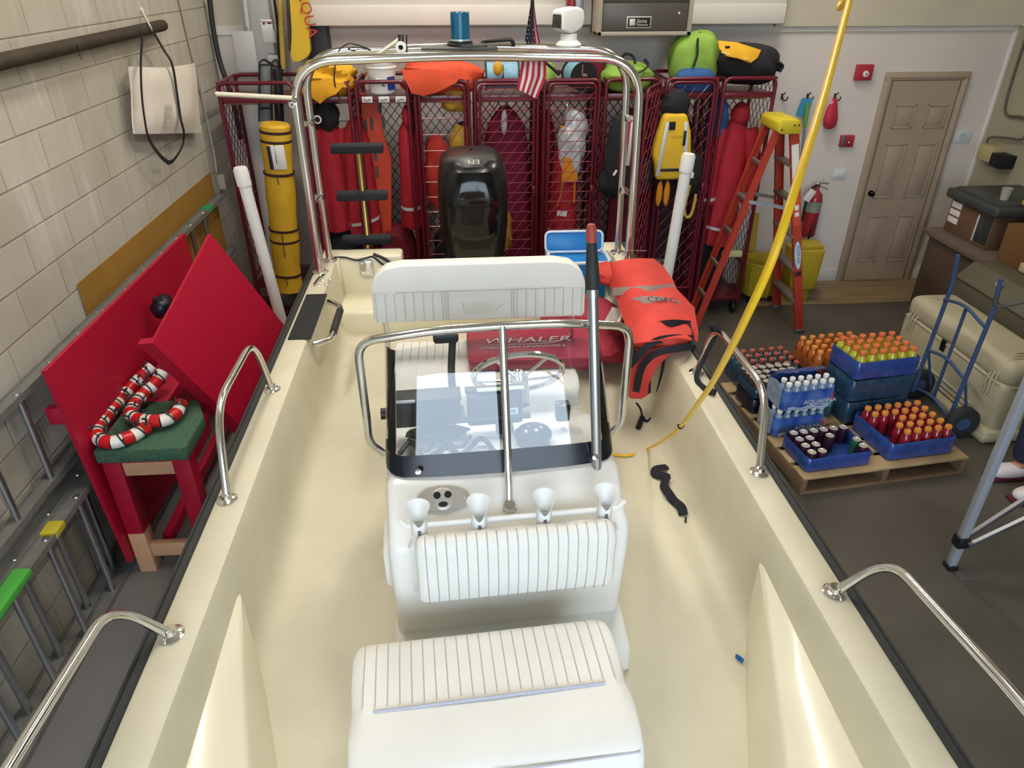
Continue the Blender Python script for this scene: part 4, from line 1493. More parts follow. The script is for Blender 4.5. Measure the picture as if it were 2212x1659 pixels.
def cane(label, pix, n):
    pts = []
    for x, y, z in pix:
        pts.append(PZ(x, y, z))
    path = cat(pts, 10)
    # resample evenly
    L = [0]
    for a, b in zip(path, path[1:]):
        L.append(L[-1] + (b - a).length)
    tot = L[-1]

    def at(s):
        for i in range(len(L) - 1):
            if L[i + 1] >= s:
                q = (s - L[i]) / max(1e-6, L[i + 1] - L[i])
                return path[i] * (1 - q) + path[i + 1] * q
        return path[-1]
    t = thing('candy_cane', label, 'candy cane', at(tot * 0.6) - V(0, 0, 0.035))
    m = MB()
    segs = n * 2
    K = 4
    r = 0.034
    rings = [at(tot * i / (segs * K)) for i in range(segs * K + 1)]
    for sgm in range(segs):
        m.tube(rings[sgm * K:(sgm + 1) * K + 1], r, 14, caps=(sgm in (0, segs - 1)), m=sgm % 2)
    part('cane', m, [CW, CRD], t)
    g = MB()
    rn = random.Random(n)
    for k in range(n):
        s = tot * (k + 0.45) / n
        a, b = at(s), at(min(tot, s + 0.01))
        d = (b - a).normalized()
        u, w = frame(d)
        ring = [a + d * 0.012 * math.sin(q) + (u * math.cos(q) + w * math.sin(q)) * (r + 0.004) for q in [2 * PI * i / 14 for i in range(14)]]
        g.tube(ring, 0.0042, 5, closed=True)
        for q in range(3):
            ang = rn.uniform(0, 6.28)
            e = u * math.cos(ang) + w * math.sin(ang)
            if e.z < -0.3:
                e.z = abs(e.z)
            g.tube([a + e * (r + 0.004), a + e * (r + 0.022) + d * rn.uniform(-.02, .02), a + e * (r + 0.045) + d * rn.uniform(-.03, .03)], [0.004, 0.0055, 0.0015], 6)
    part('light_wire', g, GAR, t, 'dark wire with small clear bulbs')
    return t


Zc = 0.9005
cane('red and white candy cane nearest the bench front, hook towards the foot', [(330, 792, Zc + 0.09), (295, 825, Zc + 0.04), (262, 862, Zc), (232, 897, Zc), (211, 925, Zc), (214, 948, Zc), (245, 955, Zc), (285, 942, Zc), (318, 922, Zc)], 10)
cane('red and white candy cane lying behind the other one, hook to the right', [(352, 803, Zc + 0.10), (335, 828, Zc + 0.06), (310, 852, Zc + 0.03), (287, 880, Zc + 0.02), (285, 899, Zc + 0.02), (310, 908, Zc + 0.02), (352, 908, Zc + 0.02), (380, 893, Zc + 0.02), (392, 872, Zc + 0.02)], 8)
# ================================================================ maroon mesh gear lockers
LY0, LY1, LZ = 6.2, 6.72, 2.15
XS = [-1.93, -1.29, -0.85, -0.38, 0.11, 0.68, 1.19, 1.69, 2.18, 2.67]


def clipseg(p, q, w, h):
    """clip segment to the rectangle 0..w,0..h"""
    t0, t1 = 0.0, 1.0
    dx, dy = q[0] - p[0], q[1] - p[1]
    for pp_, qq in ((-dx, p[0]), (dx, w - p[0]), (-dy, p[1]), (dy, h - p[1])):
        if abs(pp_) < 1e-9:
            if qq < 0:
                return None
        else:
            r = qq / pp_
            if pp_ < 0:
                t0 = max(t0, r)
            else:
                t1 = min(t1, r)
    if t0 >= t1:
        return None
    return (p[0] + dx * t0, p[1] + dy * t0), (p[0] + dx * t1, p[1] + dy * t1)


def wires(mb, o, u, v, w, h, kind, pitch=0.1, r=0.0028):
    o, u, v = Vector(o), Vector(u), Vector(v)
    S = []
    if 'h' in kind:
        for k in range(1, int(h / pitch) + 1):
            S.append(((0, k * pitch), (w, k * pitch)))
    if '/' in kind:
        for k in range(-40, 60):
            S.append(((k * pitch * 1.1, 0), (k * pitch * 1.1 + h, h * 1.25)))
    if '\\' in kind:
        for k in range(-40, 60):
            S.append(((k * pitch * 1.1 + h, 0), (k * pitch * 1.1, h * 1.25)))
    for a, b in S:
        c = clipseg(a, b, w, h)
        if c:
            mb.tube([o + u * c[0][0] + v * c[0][1], o + u * c[1][0] + v * c[1][1]], r, 4, caps=False)
    return mb


def ubar(x0, x1, y, z0, z1, r, rad=0.06):
    return MB().tube(fil([(x0, y, z0), (x0, y, z1), (x1, y, z1), (x1, y, z0)], rad, 5), r, 10)


names = ['open section at the wall end', 'open section behind the arch leg, with two red jackets', 'open section holding the orange spine board', 'section with yellow and red bags behind its door', 'section right behind the black motor', 'section with an orange harness behind its door', 'section with its door swung open', 'section with the yellow life vest', 'end section beside the orange stepladder']
lockers = []
for k in range(9):
    x0, x1 = XS[k] + 0.012, XS[k + 1] - 0.012
    t = thing('gear_locker', 'maroon mesh gear locker, ' + names[k], 'locker', ((x0 + x1) / 2, LY0, 0), 'maroon gear lockers in a row')
    fm = ubar(x0 + 0.016, x1 - 0.016, LY0, 0.12, LZ - 0.012, 0.016)
    bm_ = ubar(x0 + 0.016, x1 - 0.016, LY1, 0.12, LZ - 0.012, 0.016)
    part('front_frame', fm, LACQ, t)
    part('rear_frame', bm_, LACQ, t)
    for x in (x0 + 0.016, x1 - 0.016):
        sd = MB()
        for z in (0.14, 0.5, 1.15, 1.99, LZ - 0.012):
            sd.tube([(x, LY0, z), (x, LY1, z)], 0.011, 8)
        wires(sd, (x, LY0, 0.15), (0, 1, 0), (0, 0, 1), LY1 - LY0, 1.98, '/\\', 0.085, 0.0032)
        part('side_mesh', sd, LACQ, t)
    if k not in (0,):
        bk = MB()
        wires(bk, (x0, LY1, 0.15), (1, 0, 0), (0, 0, 1), x1 - x0, 1.85, '/\\' if k > 1 else 'h', 0.07 if k > 1 else 0.2, 0.004 if k > 3 else 0.003)
        part('back_mesh', bk, LACQ, t)
    sh = MB().bx((x0, LY0 + 0.02, 1.995), (x1, LY1, 2.012), 0.003).bx((x0, LY0 + 0.005, 1.985), (x1, LY0 + 0.025, 2.03), 0.003)
    part('top_shelf', sh, LACQ, t)
    part('bottom_shelf', MB().bx((x0, LY0 - 0.005, 0.14), (x1, LY1, 0.16), 0.003).bx((x0, LY0 - 0.01, 0.40 if k == 0 else 0.15), (x1, LY1, 0.42 if k == 0 else 0.17), 0.003), LACQ, t)
    part('hanging_rod', MB().tube([(x0, 6.42, 1.955), (x1, 6.42, 1.955)], 0.013, 10), STEEL, t)
    for x in (x0 + 0.05, x1 - 0.05):
        c = MB().lathe([(0.02, -0.014), (0.05, -0.014), (0.055, 0), (0.05, 0.014), (0.02, 0.014)], (x, LY0 + 0.03, 0.056), (1, 0, 0), 16)
        c.bx((x - 0.025, LY0 + 0.005, 0.06), (x + 0.025, LY0 + 0.055, 0.14), 0.006)
        part('caster', c, BLACK, t)
    lockers.append(t)
    if k in (2, 7):
        lbm = MB()
        for i in range(3 if k == 2 else 1):
            x = x0 + 0.10 + i * 0.135
            lbm = MB().box((x, LY0 + 0.001, 2.005), (0.085, 0.004, 0.045), None, 0.002)
            for q in range(2):
                lbm.tube(cat([V(x - 0.03 + 0.015 * j, LY0 - 0.002, 2.0 + 0.01 * math.sin(j * 2 + i + q * 2)) for j in range(5)], 3), 0.0018, 4, m=1)
            part('name_tag', lbm, [PAPER, INK], t)
    if k in (3, 4, 5, 7):
        dr = ubar(x0 + 0.05, x1 - 0.05, LY0 - 0.03, 0.3, LZ - 0.035, 0.0125, 0.055)
        dr.tube([(x0 + 0.05, LY0 - 0.03, 0.3), (x1 - 0.05, LY0 - 0.03, 0.3)], 0.0125, 10)
        for z in (0.6, 1.7):
            dr.tube([(x0 + 0.01, LY0 - 0.015, z - 0.06), (x0 + 0.01, LY0 - 0.015, z + 0.06)], 0.014, 8)
        d = part('door', dr, LACQ, t)
        wm_ = MB()
        wires(wm_, (x0 + 0.05, LY0 - 0.03, 0.3), (1, 0, 0), (0, 0, 1), x1 - x0 - 0.1, LZ - 0.34, 'h/' if k != 7 else '/', 0.085 if k != 3 else 0.13, 0.0032)
        part('door_mesh', wm_, mat('mesh_wire', '#8a3240', 0.35, coat=0.2), d)
        part('door_latch', MB().box((x1 - 0.045, LY0 - 0.05, 1.25), (0.03, 0.02, 0.09), None, 0.005), LACQ, d)
    if k == 6:
        # door of this section swung out towards the boat
        hx, hy = x0 + 0.05, LY0 - 0.03
        R = Matrix.Translation((x1 - 0.02, hy, 0)) @ Matrix.Rotation(math.radians(-70), 4, 'Z') @ Matrix.Translation((-0.0, 0, 0))
        dr = MB().tube(fil([(-0.4, 0, 0.3), (-0.4, 0, LZ - 0.035), (0, 0, LZ - 0.035), (0, 0, 0.3)], 0.055, 5), 0.0125, 10)
        dr.tube([(-0.4, 0, 0.3), (0, 0, 0.3)], 0.0125, 10)
        dr.v = [Matrix.Translation((x1 - 0.02, hy, 0)) @ Matrix.Rotation(math.radians(62), 4, 'Z') @ v for v in dr.v]
        d = part('door', dr, LACQ, t)
        wm_ = MB()
        wires(wm_, (-0.4, 0, 0.3), (1, 0, 0), (0, 0, 1), 0.4, LZ - 0.34, 'h/', 0.11, 0.0032)
        wm_.v = [Matrix.Translation((x1 - 0.02, hy, 0)) @ Matrix.Rotation(math.radians(62), 4, 'Z') @ v for v in wm_.v]
        part('door_mesh', wm_, mat('mesh_wire', '#8a3240', 0.35, coat=0.2), d)


# ---------------------------------------------------------------- things hanging inside
def jacket(label, cx, y, zt, w, L, m, bands=(), hood=True, sleeves=True, dep=0.2, seed=0, hem=True):
    rn = random.Random(seed)
    t = thing('jacket', label, 'jacket', (cx, y, zt - L))
    rows = []
    ph = [rn.uniform(0, 6) for _ in range(4)]
    prof = [(0.0, 0.18), (0.04, 0.45), (0.10, 0.72), (0.2, 0.86), (0.4, 0.92), (0.7, 0.98), (0.95, 1.05), (1.0, 1.02)]
    for v, k in prof:
        row = []
        for i in range(28):
            a = 2 * PI * i / 28
            f = 1 + 0.10 * math.sin(5 * a + ph[0] + v * 2) * v + 0.06 * math.sin(9 * a + ph[1]) * v
            row.append(V(cx + w / 2 * k * math.cos(a) * f, y + dep / 2 * (0.5 + 0.5 * k) * math.sin(a) * f, zt - L * v + (0.01 * math.sin(3 * a + ph[2]) if v > 0.9 else 0)))
        rows.append(row)
    mb = MB().sheet(rows, closed=True)
    mb.add(rows[0], [list(range(28))])
    part('jacket_body', mb, m, t)
    if hood:
        part('hood', MB().blob((cx + 0.02, y - 0.02, zt + 0.02), (w * 0.55, dep * 0.9, 0.2), noise=0.15, seed=seed), m, t)
    if sleeves:
        for s in (-1, 1):
            xs_ = cx + s * w * 0.40
            sp = cat([V(xs_, y - 0.02, zt - 0.10), V(xs_ + s * 0.06, y - 0.06, zt - 0.35), V(xs_ + s * 0.075, y - 0.08, zt - 0.60), V(xs_ + s * 0.07, y - 0.085, zt - 0.74)], 5)
            sl_ = part('sleeve', MB().tube(sp, [0.075] * 3 + [0.07] * 20, 12, flat=(0.8, 1.0)), m, t)
            e = sp[-3]
            part('reflective_band', MB().lathe([(0.073, -0.014), (0.073, 0.014)], e, (sp[-1] - sp[-2]), 12), REFL, sl_)
    for (v, sl) in bands:
        z = zt - L * v
        pts = [V(cx + w / 2 * 1.04 * math.cos(a), y + dep / 2 * 1.06 * math.sin(a), z + sl * math.cos(a)) for a in [PI + PI * i / 12 for i in range(13)]]
        part('reflective_band', MB().sheet([[p + V(0, -0.004, 0.014) for p in pts], [p + V(0, -0.004, -0.014) for p in pts]], 0.004), REFL, t)
    part('hanger', MB().tube(cat([V(cx, 6.42, 1.985), V(cx + 0.02, 6.425, 1.965), V(cx, y, 1.92), V(cx, y, zt - 0.01)], 4), 0.004, 6), STEEL, t)
    return t


RJ = mat('red_jacket', '#a91f2c', 0.75, var=0.15, scale=7, bump=0.35, bscale=16)
DJ = mat('dark_maroon_cloth', '#6d1126', 0.8, var=0.25, scale=8, bump=0.3, bscale=18)
j1 = jacket('red hooded work jacket hanging behind the left arch leg', -1.12, 6.44, 1.84, 0.26, 0.98, RJ, seed=1)
pb_ = PY(686, 258, 6.26)
part('round_badge', MB().lathe([(0.034, 0), (0.034, 0.008), (0, 0.009)], pb_, (0, -1, 0), 18).lathe([(0.022, 0.009), (0.022, 0.0105), (0, 0.011)], pb_, (0, -1, 0), 16, 1), [WHITE, BLKF], j1)
part('collar', MB().blob((-1.10, 6.36, 1.87), (0.2, 0.12, 0.26), noise=0.2), BLKF, j1)
jacket('red work jacket hanging behind the brass swim ladder tube', -0.885, 6.36, 1.84, 0.26, 1.02, RJ, ((0.86, 0.03),), seed=2, hood=False, sleeves=False)
jacket('bright red hooded coat beside the orange spine board', -0.455, 6.36, 1.82, 0.17, 0.92, RJ, ((0.80, 0.0),), seed=3, dep=0.22, sleeves=False)
jacket('deep crimson overall hanging behind the black motor', 0.40, 6.46, 1.90, 0.44, 1.45, mat('crimson_cloth', '#6f1030', 0.8, var=0.2, scale=6, bump=0.3, bscale=14), seed=4, hood=False, sleeves=False)
jacket('red jacket seen between the right arch leg and the open locker door', 0.93, 6.40, 1.66, 0.26, 1.0, RJ, ((0.86, -0.03),), seed=5, sleeves=False)
jacket('red jacket hanging in the end locker behind the stepladder', 2.43, 6.40, 1.80, 0.30, 1.15, RJ, ((0.86, -0.02),), seed=6)
jacket('dark maroon coat hanging left of the orange harness', 0.78, 6.56, 1.85, 0.16, 1.4, DJ, seed=7, hood=False, sleeves=False)
jacket('dark maroon coat in the open door locker', 1.52, 6.55, 1.86, 0.30, 1.4, DJ, seed=8, hood=False, sleeves=False)
jacket('dark coat at the back of the locker with the yellow life vest', 1.96, 6.60, 1.86, 0.36, 1.4, mat('near_black_cloth', '#2a1820', 0.85, var=0.2), seed=9, hood=False, sleeves=False)
for i, (x, w, lab) in enumerate(((-1.1, 0.3, 'dark trousers hanging under the red hooded jacket'), (-0.62, 0.36, 'dark maroon trousers hanging behind the swim ladder'), (-0.1, 0.36, 'dark bundle of gear low in the locker left of the motor'), (2.4, 0.3, 'dark trousers at the bottom of the end locker'))):
    solo('trousers', MB().blob((x, 6.5, 0.53), (w, 0.26, 0.70), noise=0.2, seed=i + 20, pw=0.7), BLKF if i != 1 else DJ, lab, 'trousers')

# orange spine board with hand slots
so_ = thing('spine_board', 'orange rescue spine board with grey hand slots standing in a locker', 'rescue board', (-0.6, 6.66, 0.3))
OS = mat('orange_plastic', '#d0492c', 0.5, var=0.06)
ol = [PY(x, y, 6.46) for x, y in ((776, 200), (822, 208), (830, 290), (846, 340), (846, 520), (800, 525), (796, 330), (786, 300))]
part('board', MB().prism([(p.x - ol[0].x, p.z - ol[0].z) for p in ol], ol[0], (1, 0, 0), (0, 0, 1), 0.04), OS, so_)
SLOT = mat('slot_dark_grey', '#5a4f50', 0.8)
for (x, y) in ((803, 268), (828, 265), (790, 272), (811, 335), (815, 372), (797, 380), (820, 230)):
    c = PY(x, y, 6.4195)
    part('hand_slot', MB().prism([(px_ * 0.5, pz_) for px_, pz_ in rrect(0.06, 0.11, 0.028)], c, (1, 0, 0), (0, 0, 1), 0.004), SLOT, so_)

# tall yellow hose bag with dark straps
hb_ = thing('roll_bag', 'long yellow roll bag with dark straps and white label standing upright', 'bag', (-1.60, 6.3, 0.42))
top, bot = PY(594, 272, 6.1), PY(622, 598, 6.1)
bot = top + (bot - top) * ((0.425 - top.z) / (bot.z - top.z))
N = 12
pts = [top + (bot - top) * i / N for i in range(N + 1)]
YR = mat('yellow_vinyl', '#d0a528', 0.6, var=0.1, scale=5, bump=0.25, bscale=14)
body = part('bag_body', MB().tube(pts, [0.118 + 0.006 * math.sin(i * 1.7) for i in range(N + 1)], 24).lathe([(0.12, 0), (0.105, 0.02), (0, 0.026)], top, (top - bot), 24), YR, hb_)
DS = mat('dark_brown_webbing', '#3a1f1a', 0.8)
ax = (bot - top).normalized()
zz = lambda py: (lambda p: top + ax * ((p - top).dot(ax)))(PY(600, py, 6.1))
for py in (283, 303, 372, 492, 516, 588):
    part('strap', MB().lathe([(0.1235, -0.011), (0.127, 0), (0.1235, 0.011)], zz(py), ax, 24), DS, hb_)
for (py, L_) in ((303, 0.16), (372, 0.07), (492, 0.22), (588, 0.07)):
    a = zz(py) + V(0.01, -0.127, 0)
    part('strap_tail', MB().tube([a, a + ax * L_ + V(0.01, 0, 0)], 0.009, 6, flat=(1, 0.3)), DS, hb_)
c = zz(333) + V(0.025, -0.124, 0)
part('label_pocket', MB().box(c, (0.13, 0.012, 0.19), rotm('X', 3), 0.004).box(c + V(-0.055, -0.004, 0), (0.03, 0.012, 0.185), rotm('X', 3), 0.003, 1), [PAPER, INK], hb_)

# wire frame crutch-like stand hanging over the wall end section
wf_ = MB()
for dx in (0.0, 0.09):
    wf_.tube(fil([PY(560 + dx * 300, 262, 6.35), PY(560 + dx * 300, 134, 6.35), PY(570 + dx * 300, 128, 6.4), PY(606 + dx * 60, 152, 6.7)], 0.03, 4), 0.008, 8)
wf_.tube([PY(562, 140, 6.35), PY(588, 140, 6.35)], 0.007, 8).tube([PY(562, 234, 6.35), PY(588, 234, 6.35)], 0.007, 8)
solo('wire_stand', wf_, BLACK, 'black wire stand hooked over the wall end of the lockers', 'stand')
for i, (x, lab) in enumerate(((573, 'clear plastic roll hanging inside the black wire stand'), (600, 'dark plastic roll beside the clear one'))):
    solo('plastic_roll', MB().tube([PY(x, 140 + i * 8, 6.43), PY(x + 4, 262, 6.43)], 0.05 - 0.012 * i, 12), mat('grey_film' if i == 0 else 'dark_film', '#7f8486' if i == 0 else '#26282c', 0.2), lab, 'roll')

# ---------------------------------------------------------------- things on the top shelves


def sack(name, label, catg, c, d, m, seed, rot=None, noise=0.2, extra=None, pw=0.8, group=None):
    t = thing(name, label, catg, V(c[0], c[1], c[2] - d[2] / 2), group)
    part('bag_body', MB().blob(c, d, rot, noise=noise, seed=seed, seg=(28, 18), pw=pw), m, t)
    return t


ys_ = sack('bag', 'crumpled yellow waterproof bag spilling over the locker behind the left arch corner', 'bag', (-1.07, 6.36, 2.14), (0.46, 0.42, 0.27), YELF, 1, noise=0.25)
part('folded_corner', MB().sheet([[PY(660, 178, 6.16), PY(700, 172, 6.15), PY(742, 185, 6.17)], [PY(664, 195, 6.14), PY(700, 196, 6.12), PY(725, 202, 6.15)], [PY(672, 207, 6.15), PY(692, 222, 6.13), PY(705, 208, 6.15)]], 0.02), mat('deep_yellow_fabric', '#dc9f14', 0.7, var=0.1), ys_)
part('tie_cord', MB().tube(cat([PY(726, 132, 6.2), PY(722, 160, 6.12), PY(724, 185, 6.13), PY(733, 212, 6.19)]), 0.006, 6), DS, ys_)
# white bucket numbered 2
bk = thing('bucket', 'white plastic bucket marked 2 on the locker shelf', 'bucket', (-0.62, 6.33, 2.034))
part('bucket_body', MB().lathe([(0, 0), (0.095, 0), (0.105, 0.01), (0.118, 0.19), (0.126, 0.195), (0.126, 0.205), (0.119, 0.21), (0.125, 0.235), (0.118, 0.238), (0.108, 0.02), (0, 0.02)], (-0.62, 6.33, 2.034), (0, 0, 1), 32), WHITE, bk)
lb = MB()
for i in range(6):
    a = math.radians(-68 + i * 7)
lbp = [[V(-0.62 + 0.1165 * math.sin(a), 6.33 - 0.1165 * math.cos(a), 2.034 + z) for a in [math.radians(28 + i * 8) for i in range(6)]] for z in (0.035, 0.085, 0.135)]
part('brand_label', MB().sheet(lbp, 0.002), mat('blue_label', '#2c3f8e', 0.5), bk)
part('number', MB().text('2', V(-0.615, 6.208, 2.105), (1, 0, 0), (0, -0.06, 1), 0.07, ext=0.004), INK, bk)
part('bail', MB().tube(cat([V(-0.745, 6.33, 2.235), V(-0.74, 6.25, 2.19), V(-0.68, 6.20, 2.165), V(-0.62, 6.195, 2.16)]), 0.003, 5), STEEL, bk)
ob = sack('bag', 'long orange bag lying across the locker shelves right of the bucket', 'bag', (-0.13, 6.40, 2.15), (0.66, 0.40, 0.26), ORAF, 5, noise=0.18)
part('hanging_flap', MB().sheet([[PY(868, 152, 6.2), PY(930, 150, 6.17), PY(1000, 155, 6.19)], [PY(880, 180, 6.17), PY(930, 180, 6.14), PY(985, 178, 6.17)], [PY(890, 200, 6.18), PY(915, 205, 6.16), PY(940, 198, 6.18)]], 0.02), ORAF, ob)
sack('bag', 'small mustard yellow bag hanging over the rod behind a mesh door', 'bag', (-0.02, 6.32, 1.99), (0.24, 0.14, 0.20), mat('mustard_fabric', '#c09a35', 0.7, var=0.2, bump=0.4, bscale=15), 6, noise=0.3)
# reels of blue line
for i, (c, ax_, lab) in enumerate((((0.37, 6.42, 2.15), (1, 0, 0), 'reel of pale blue line with yellow float left of the flag'), ((1.02, 6.42, 2.15), (0.15, -1, 0), 'reel of pale blue line seen end on right of the flag'))):
    t = thing('line_reel', lab, 'reel', V(*c) - V(0, 0, 0.115))
    w2 = 0.13
    part('wound_line', MB().lathe([(0.04, -w2)] + [(0.10 + (0.003 if q % 2 else 0), -w2 + 2 * w2 * q / 26) for q in range(27)] + [(0.04, w2)], c, ax_, 26), mat('pale_blue_line', '#88b6cd', 0.7, var=0.12, scale=30), t)
    for s in (-1, 1):
        part('reel_flange', MB().lathe([(0, s * w2), (0.115, s * w2), (0.115, s * (w2 + 0.01)), (0, s * (w2 + 0.01))], c, ax_, 26), BLACK, t)
    part('reel_hub', MB().lathe([(0.0, -w2 - 0.02), (0.03, -w2 - 0.02), (0.03, w2 + 0.02), (0, w2 + 0.02)], c, ax_, 14).tube([V(*c) + V(0.0, -0.16, -0.02), V(*c) + V(0.0, -0.17, 0.10)], 0.008, 6), STEEL, t)
    if i == 0:
        part('float', MB().blob(PY(1075, 148, 6.26), (0.075, 0.07, 0.11)), YELF, t)
LIM = mat('lime_fabric', '#83a944', 0.75, var=0.15, scale=8, bump=0.5, bscale=12)
BLUF = mat('royal_blue_fabric', '#2f568f', 0.8, var=0.12, scale=9, bump=0.25, bscale=16)
t = sack('bag', 'small lime green bag with black strap between the flag and the blue reel', 'bag', (0.72, 6.40, 2.14), (0.20, 0.32, 0.24), LIM, 8)
part('strap', MB().tube(cat([PY(1178, 135, 6.2), PY(1196, 150, 6.19), PY(1208, 162, 6.2)]), 0.012, 6), STRAP, t)
t = sack('bag', 'lime green bag with black straps on the shelf right of the arch', 'bag', (1.42, 6.42, 2.13), (0.44, 0.42, 0.25), LIM, 9, noise=0.22)
part('strap', MB().tube(cat([PY(1350, 160, 6.2), PY(1378, 158, 6.16), PY(1400, 142, 6.2), PY(1392, 128, 6.3)]), 0.014, 6, flat=(1, .4)), STRAP, t)
part('top_handle', MB().tube(cat([PY(1340, 128, 6.3), PY(1352, 116, 6.3), PY(1368, 122, 6.3), PY(1372, 136, 6.25)]), 0.012, 6), STRAP, t)
sack('bag', 'maroon helmet bag behind the right arch corner', 'bag', (1.16, 6.5, 2.2), (0.16, 0.3, 0.30), DJ, 10)
t = sack('backpack', 'upright lime green and blue backpack on the lockers under the wall heater', 'backpack', (2.0, 6.46, 2.25), (0.40, 0.30, 0.44), LIM, 11, noise=0.12, pw=0.7)
part('blue_pocket', MB().blob((1.98, 6.30, 2.11), (0.34, 0.16, 0.20), noise=0.08, pw=0.7), BLUF, t)
part('zip', MB().tube(cat([PY(1508, 74, 6.42), PY(1507, 95, 6.295), PY(1506, 120, 6.275), PY(1498, 144, 6.24)]), 0.010, 6), STRAP, t)
part('top_handle', MB().tube(cat([PY(1502, 78, 6.42), PY(1512, 71, 6.42), PY(1524, 80, 6.45)]), 0.01, 6), STRAP, t)
t = sack('vest', 'black and yellow life vest heaped on top of the end lockers', 'life vest', (2.46, 6.45, 2.22), (0.54, 0.40, 0.30), BLKF, 12, noise=0.2)
part('yellow_panel', MB().sheet([[PY(1550, 92, 6.32), PY(1590, 96, 6.30), PY(1640, 112, 6.32)], [PY(1552, 108, 6.27), PY(1592, 115, 6.24), PY(1632, 128, 6.27)], [PY(1568, 122, 6.25), PY(1595, 128, 6.22), PY(1618, 137, 6.25)]], 0.025), YELF, t)
part('panel_trim', MB().tube([PY(1558, 113, 6.235), PY(1617, 128, 6.215)], 0.006, 6).tube([PY(1550, 92, 6.30), PY(1640, 112, 6.30)], 0.006, 6), mat('pale_yellow_trim', '#dcd28c', 0.7), t)
part('buckle', MB().box(PY(1571, 104, 6.25), (0.04, 0.012, 0.035), None, 0.004).box(PY(1607, 118, 6.25), (0.055, 0.012, 0.03), None, 0.004), BLACK, t)
part('arm_strap', MB().tube(cat([PY(1640, 125, 6.35), PY(1665, 130, 6.32), PY(1688, 140, 6.35), PY(1682, 155, 6.35)]), 0.03, 8, flat=(1, .5)), BLKF, t)

# ---------------------------------------------------------------- gear behind doors
sack('bag', 'red mesh bag hanging behind the door left of the motor, beside a yellow one', 'bag', (-0.20, 6.34, 1.38), (0.22, 0.16, 0.62), mat('tomato_fabric', '#b93022', 0.75, var=0.15, bump=0.3, bscale=14), 21)
sack('bag', 'mustard yellow bag hanging beside the red mesh bag', 'bag', (0.0, 6.34, 1.56), (0.18, 0.14, 0.42), mat('mustard_fabric', '#c09a35', 0.7), 22)
sack('bag', 'yellow bag low behind the door, right of the motor', 'bag', (0.36, 6.34, 0.84), (0.17, 0.16, 0.40), mat('mustard_fabric', '#c09a35', 0.7), 23)
solo('helmet', MB().blob((0.03, 6.42, 1.72), (0.15, 0.2, 0.14)), BLACK, 'black helmet hanging above the yellow bag', 'helmet')
solo('glove', MB().blob((0.38, 6.31, 1.80), (0.055, 0.05, 0.20), noise=0.1), mat('pale_grey_cloth', '#b9b6b4', 0.8), 'pale grey tube hanging from the rod behind the motor', 'glove')
hn_ = thing('harness', 'orange webbing harness hanging behind a mesh door', 'harness', (0.88, 6.32, 1.1))
OR2 = mat('amber_webbing', '#d98a1c', 0.7, var=0.1)
part('webbing', MB().sheet([[PY(1210, 270, 6.3), PY(1240, 275, 6.28), PY(1252, 270, 6.3)], [PY(1222, 310, 6.29), PY(1236, 310, 6.27), PY(1250, 312, 6.29)], [PY(1216, 350, 6.29), PY(1230, 352, 6.27), PY(1246, 352, 6.29)], [PY(1214, 390, 6.29), PY(1230, 392, 6.27), PY(1246, 392, 6.29)]], 0.02).tube([PY(1216, 388, 6.29), PY(1212, 420, 6.29), PY(1204, 446, 6.29)], 0.014, 8, flat=(1, .5)).tube([PY(1241, 388, 6.29), PY(1241, 420, 6.29), PY(1240, 438, 6.29)], 0.022, 8, flat=(1, .5)), OR2, hn_)
FILM = mat('clear_film', '#c9cbcb', 0.08, trans=0.0, var=0.35, scale=22, bump=1.0, bscale=14, spec=0.9)
solo('plastic_bag', MB().blob((0.97, 6.29, 1.64), (0.24, 0.12, 0.50), noise=0.35, seed=31, seg=(26, 18)), FILM, 'crumpled clear plastic bag wrapped over the orange harness', 'bag')
solo('tag', MB().box(PY(1214, 461, 6.3), (0.09, 0.006, 0.05), rotm('Y', 8), 0.002), PAPER, 'white tag hanging below the orange harness', 'tag')


def vest(label, cx, y, z, w, h, m, trim, seed):
    t = thing('life_vest', label, 'life vest', (cx, y, z - h / 2))
    ol = [(-0.30, 0.5), (0.26, 0.5), (0.42, 0.2), (0.5, -0.18), (0.42, -0.36), (0.22, -0.5), (-0.36, -0.5), (-0.40, -0.3), (-0.5, -0.12), (-0.42, 0.2)]
    b = rprism([(p[0] * w, p[1] * h) for p in ol], (cx, y + 0.05, z), (1, 0, 0), (0, 0, 1), 0.11, 0.03, 3)
    part('vest_body', b, m, t)
    return t


v1 = vest('yellow life vest with pale reflective strips hanging on a locker', 1.79, 6.10, 1.62, 0.34, 0.54, mat('sun_yellow_fabric', '#e0b52c', 0.7, var=0.08, bump=0.2, bscale=14), None, 1)
for s in (-0.095, 0.105):
    part('reflective_strip', MB().box((1.79 + s, 6.036, 1.61), (0.032, 0.006, 0.44), rotm('Y', 6 * (1 if s < 0 else -1)), 0.002), REFL, v1)
part('patch', MB().box((1.755, 6.034, 1.80), (0.055, 0.008, 0.065), None, 0.004), STRAP, v1)
part('lettering', MB().text('RESCUE', V(1.755, 6.036, 1.70), (1, 0, 0), (0, 0, 1), 0.028, ext=0.003), mat('faded_ink', '#8f7a2b', 0.8), v1)
part('shoulder_yoke', MB().blob((1.79, 6.13, 1.95), (0.24, 0.14, 0.24), noise=0.2), BLKF, v1)
part('side_panel', MB().blob((1.99, 6.16, 1.36), (0.22, 0.14, 0.40), noise=0.15, seed=3).blob((1.60, 6.16, 1.36), (0.14, 0.12, 0.30), noise=0.15, seed=5), BLKF, v1)
part('size_tag', MB().box((1.985, 6.082, 1.38), (0.04, 0.006, 0.05), None, 0.002), PAPER, v1)
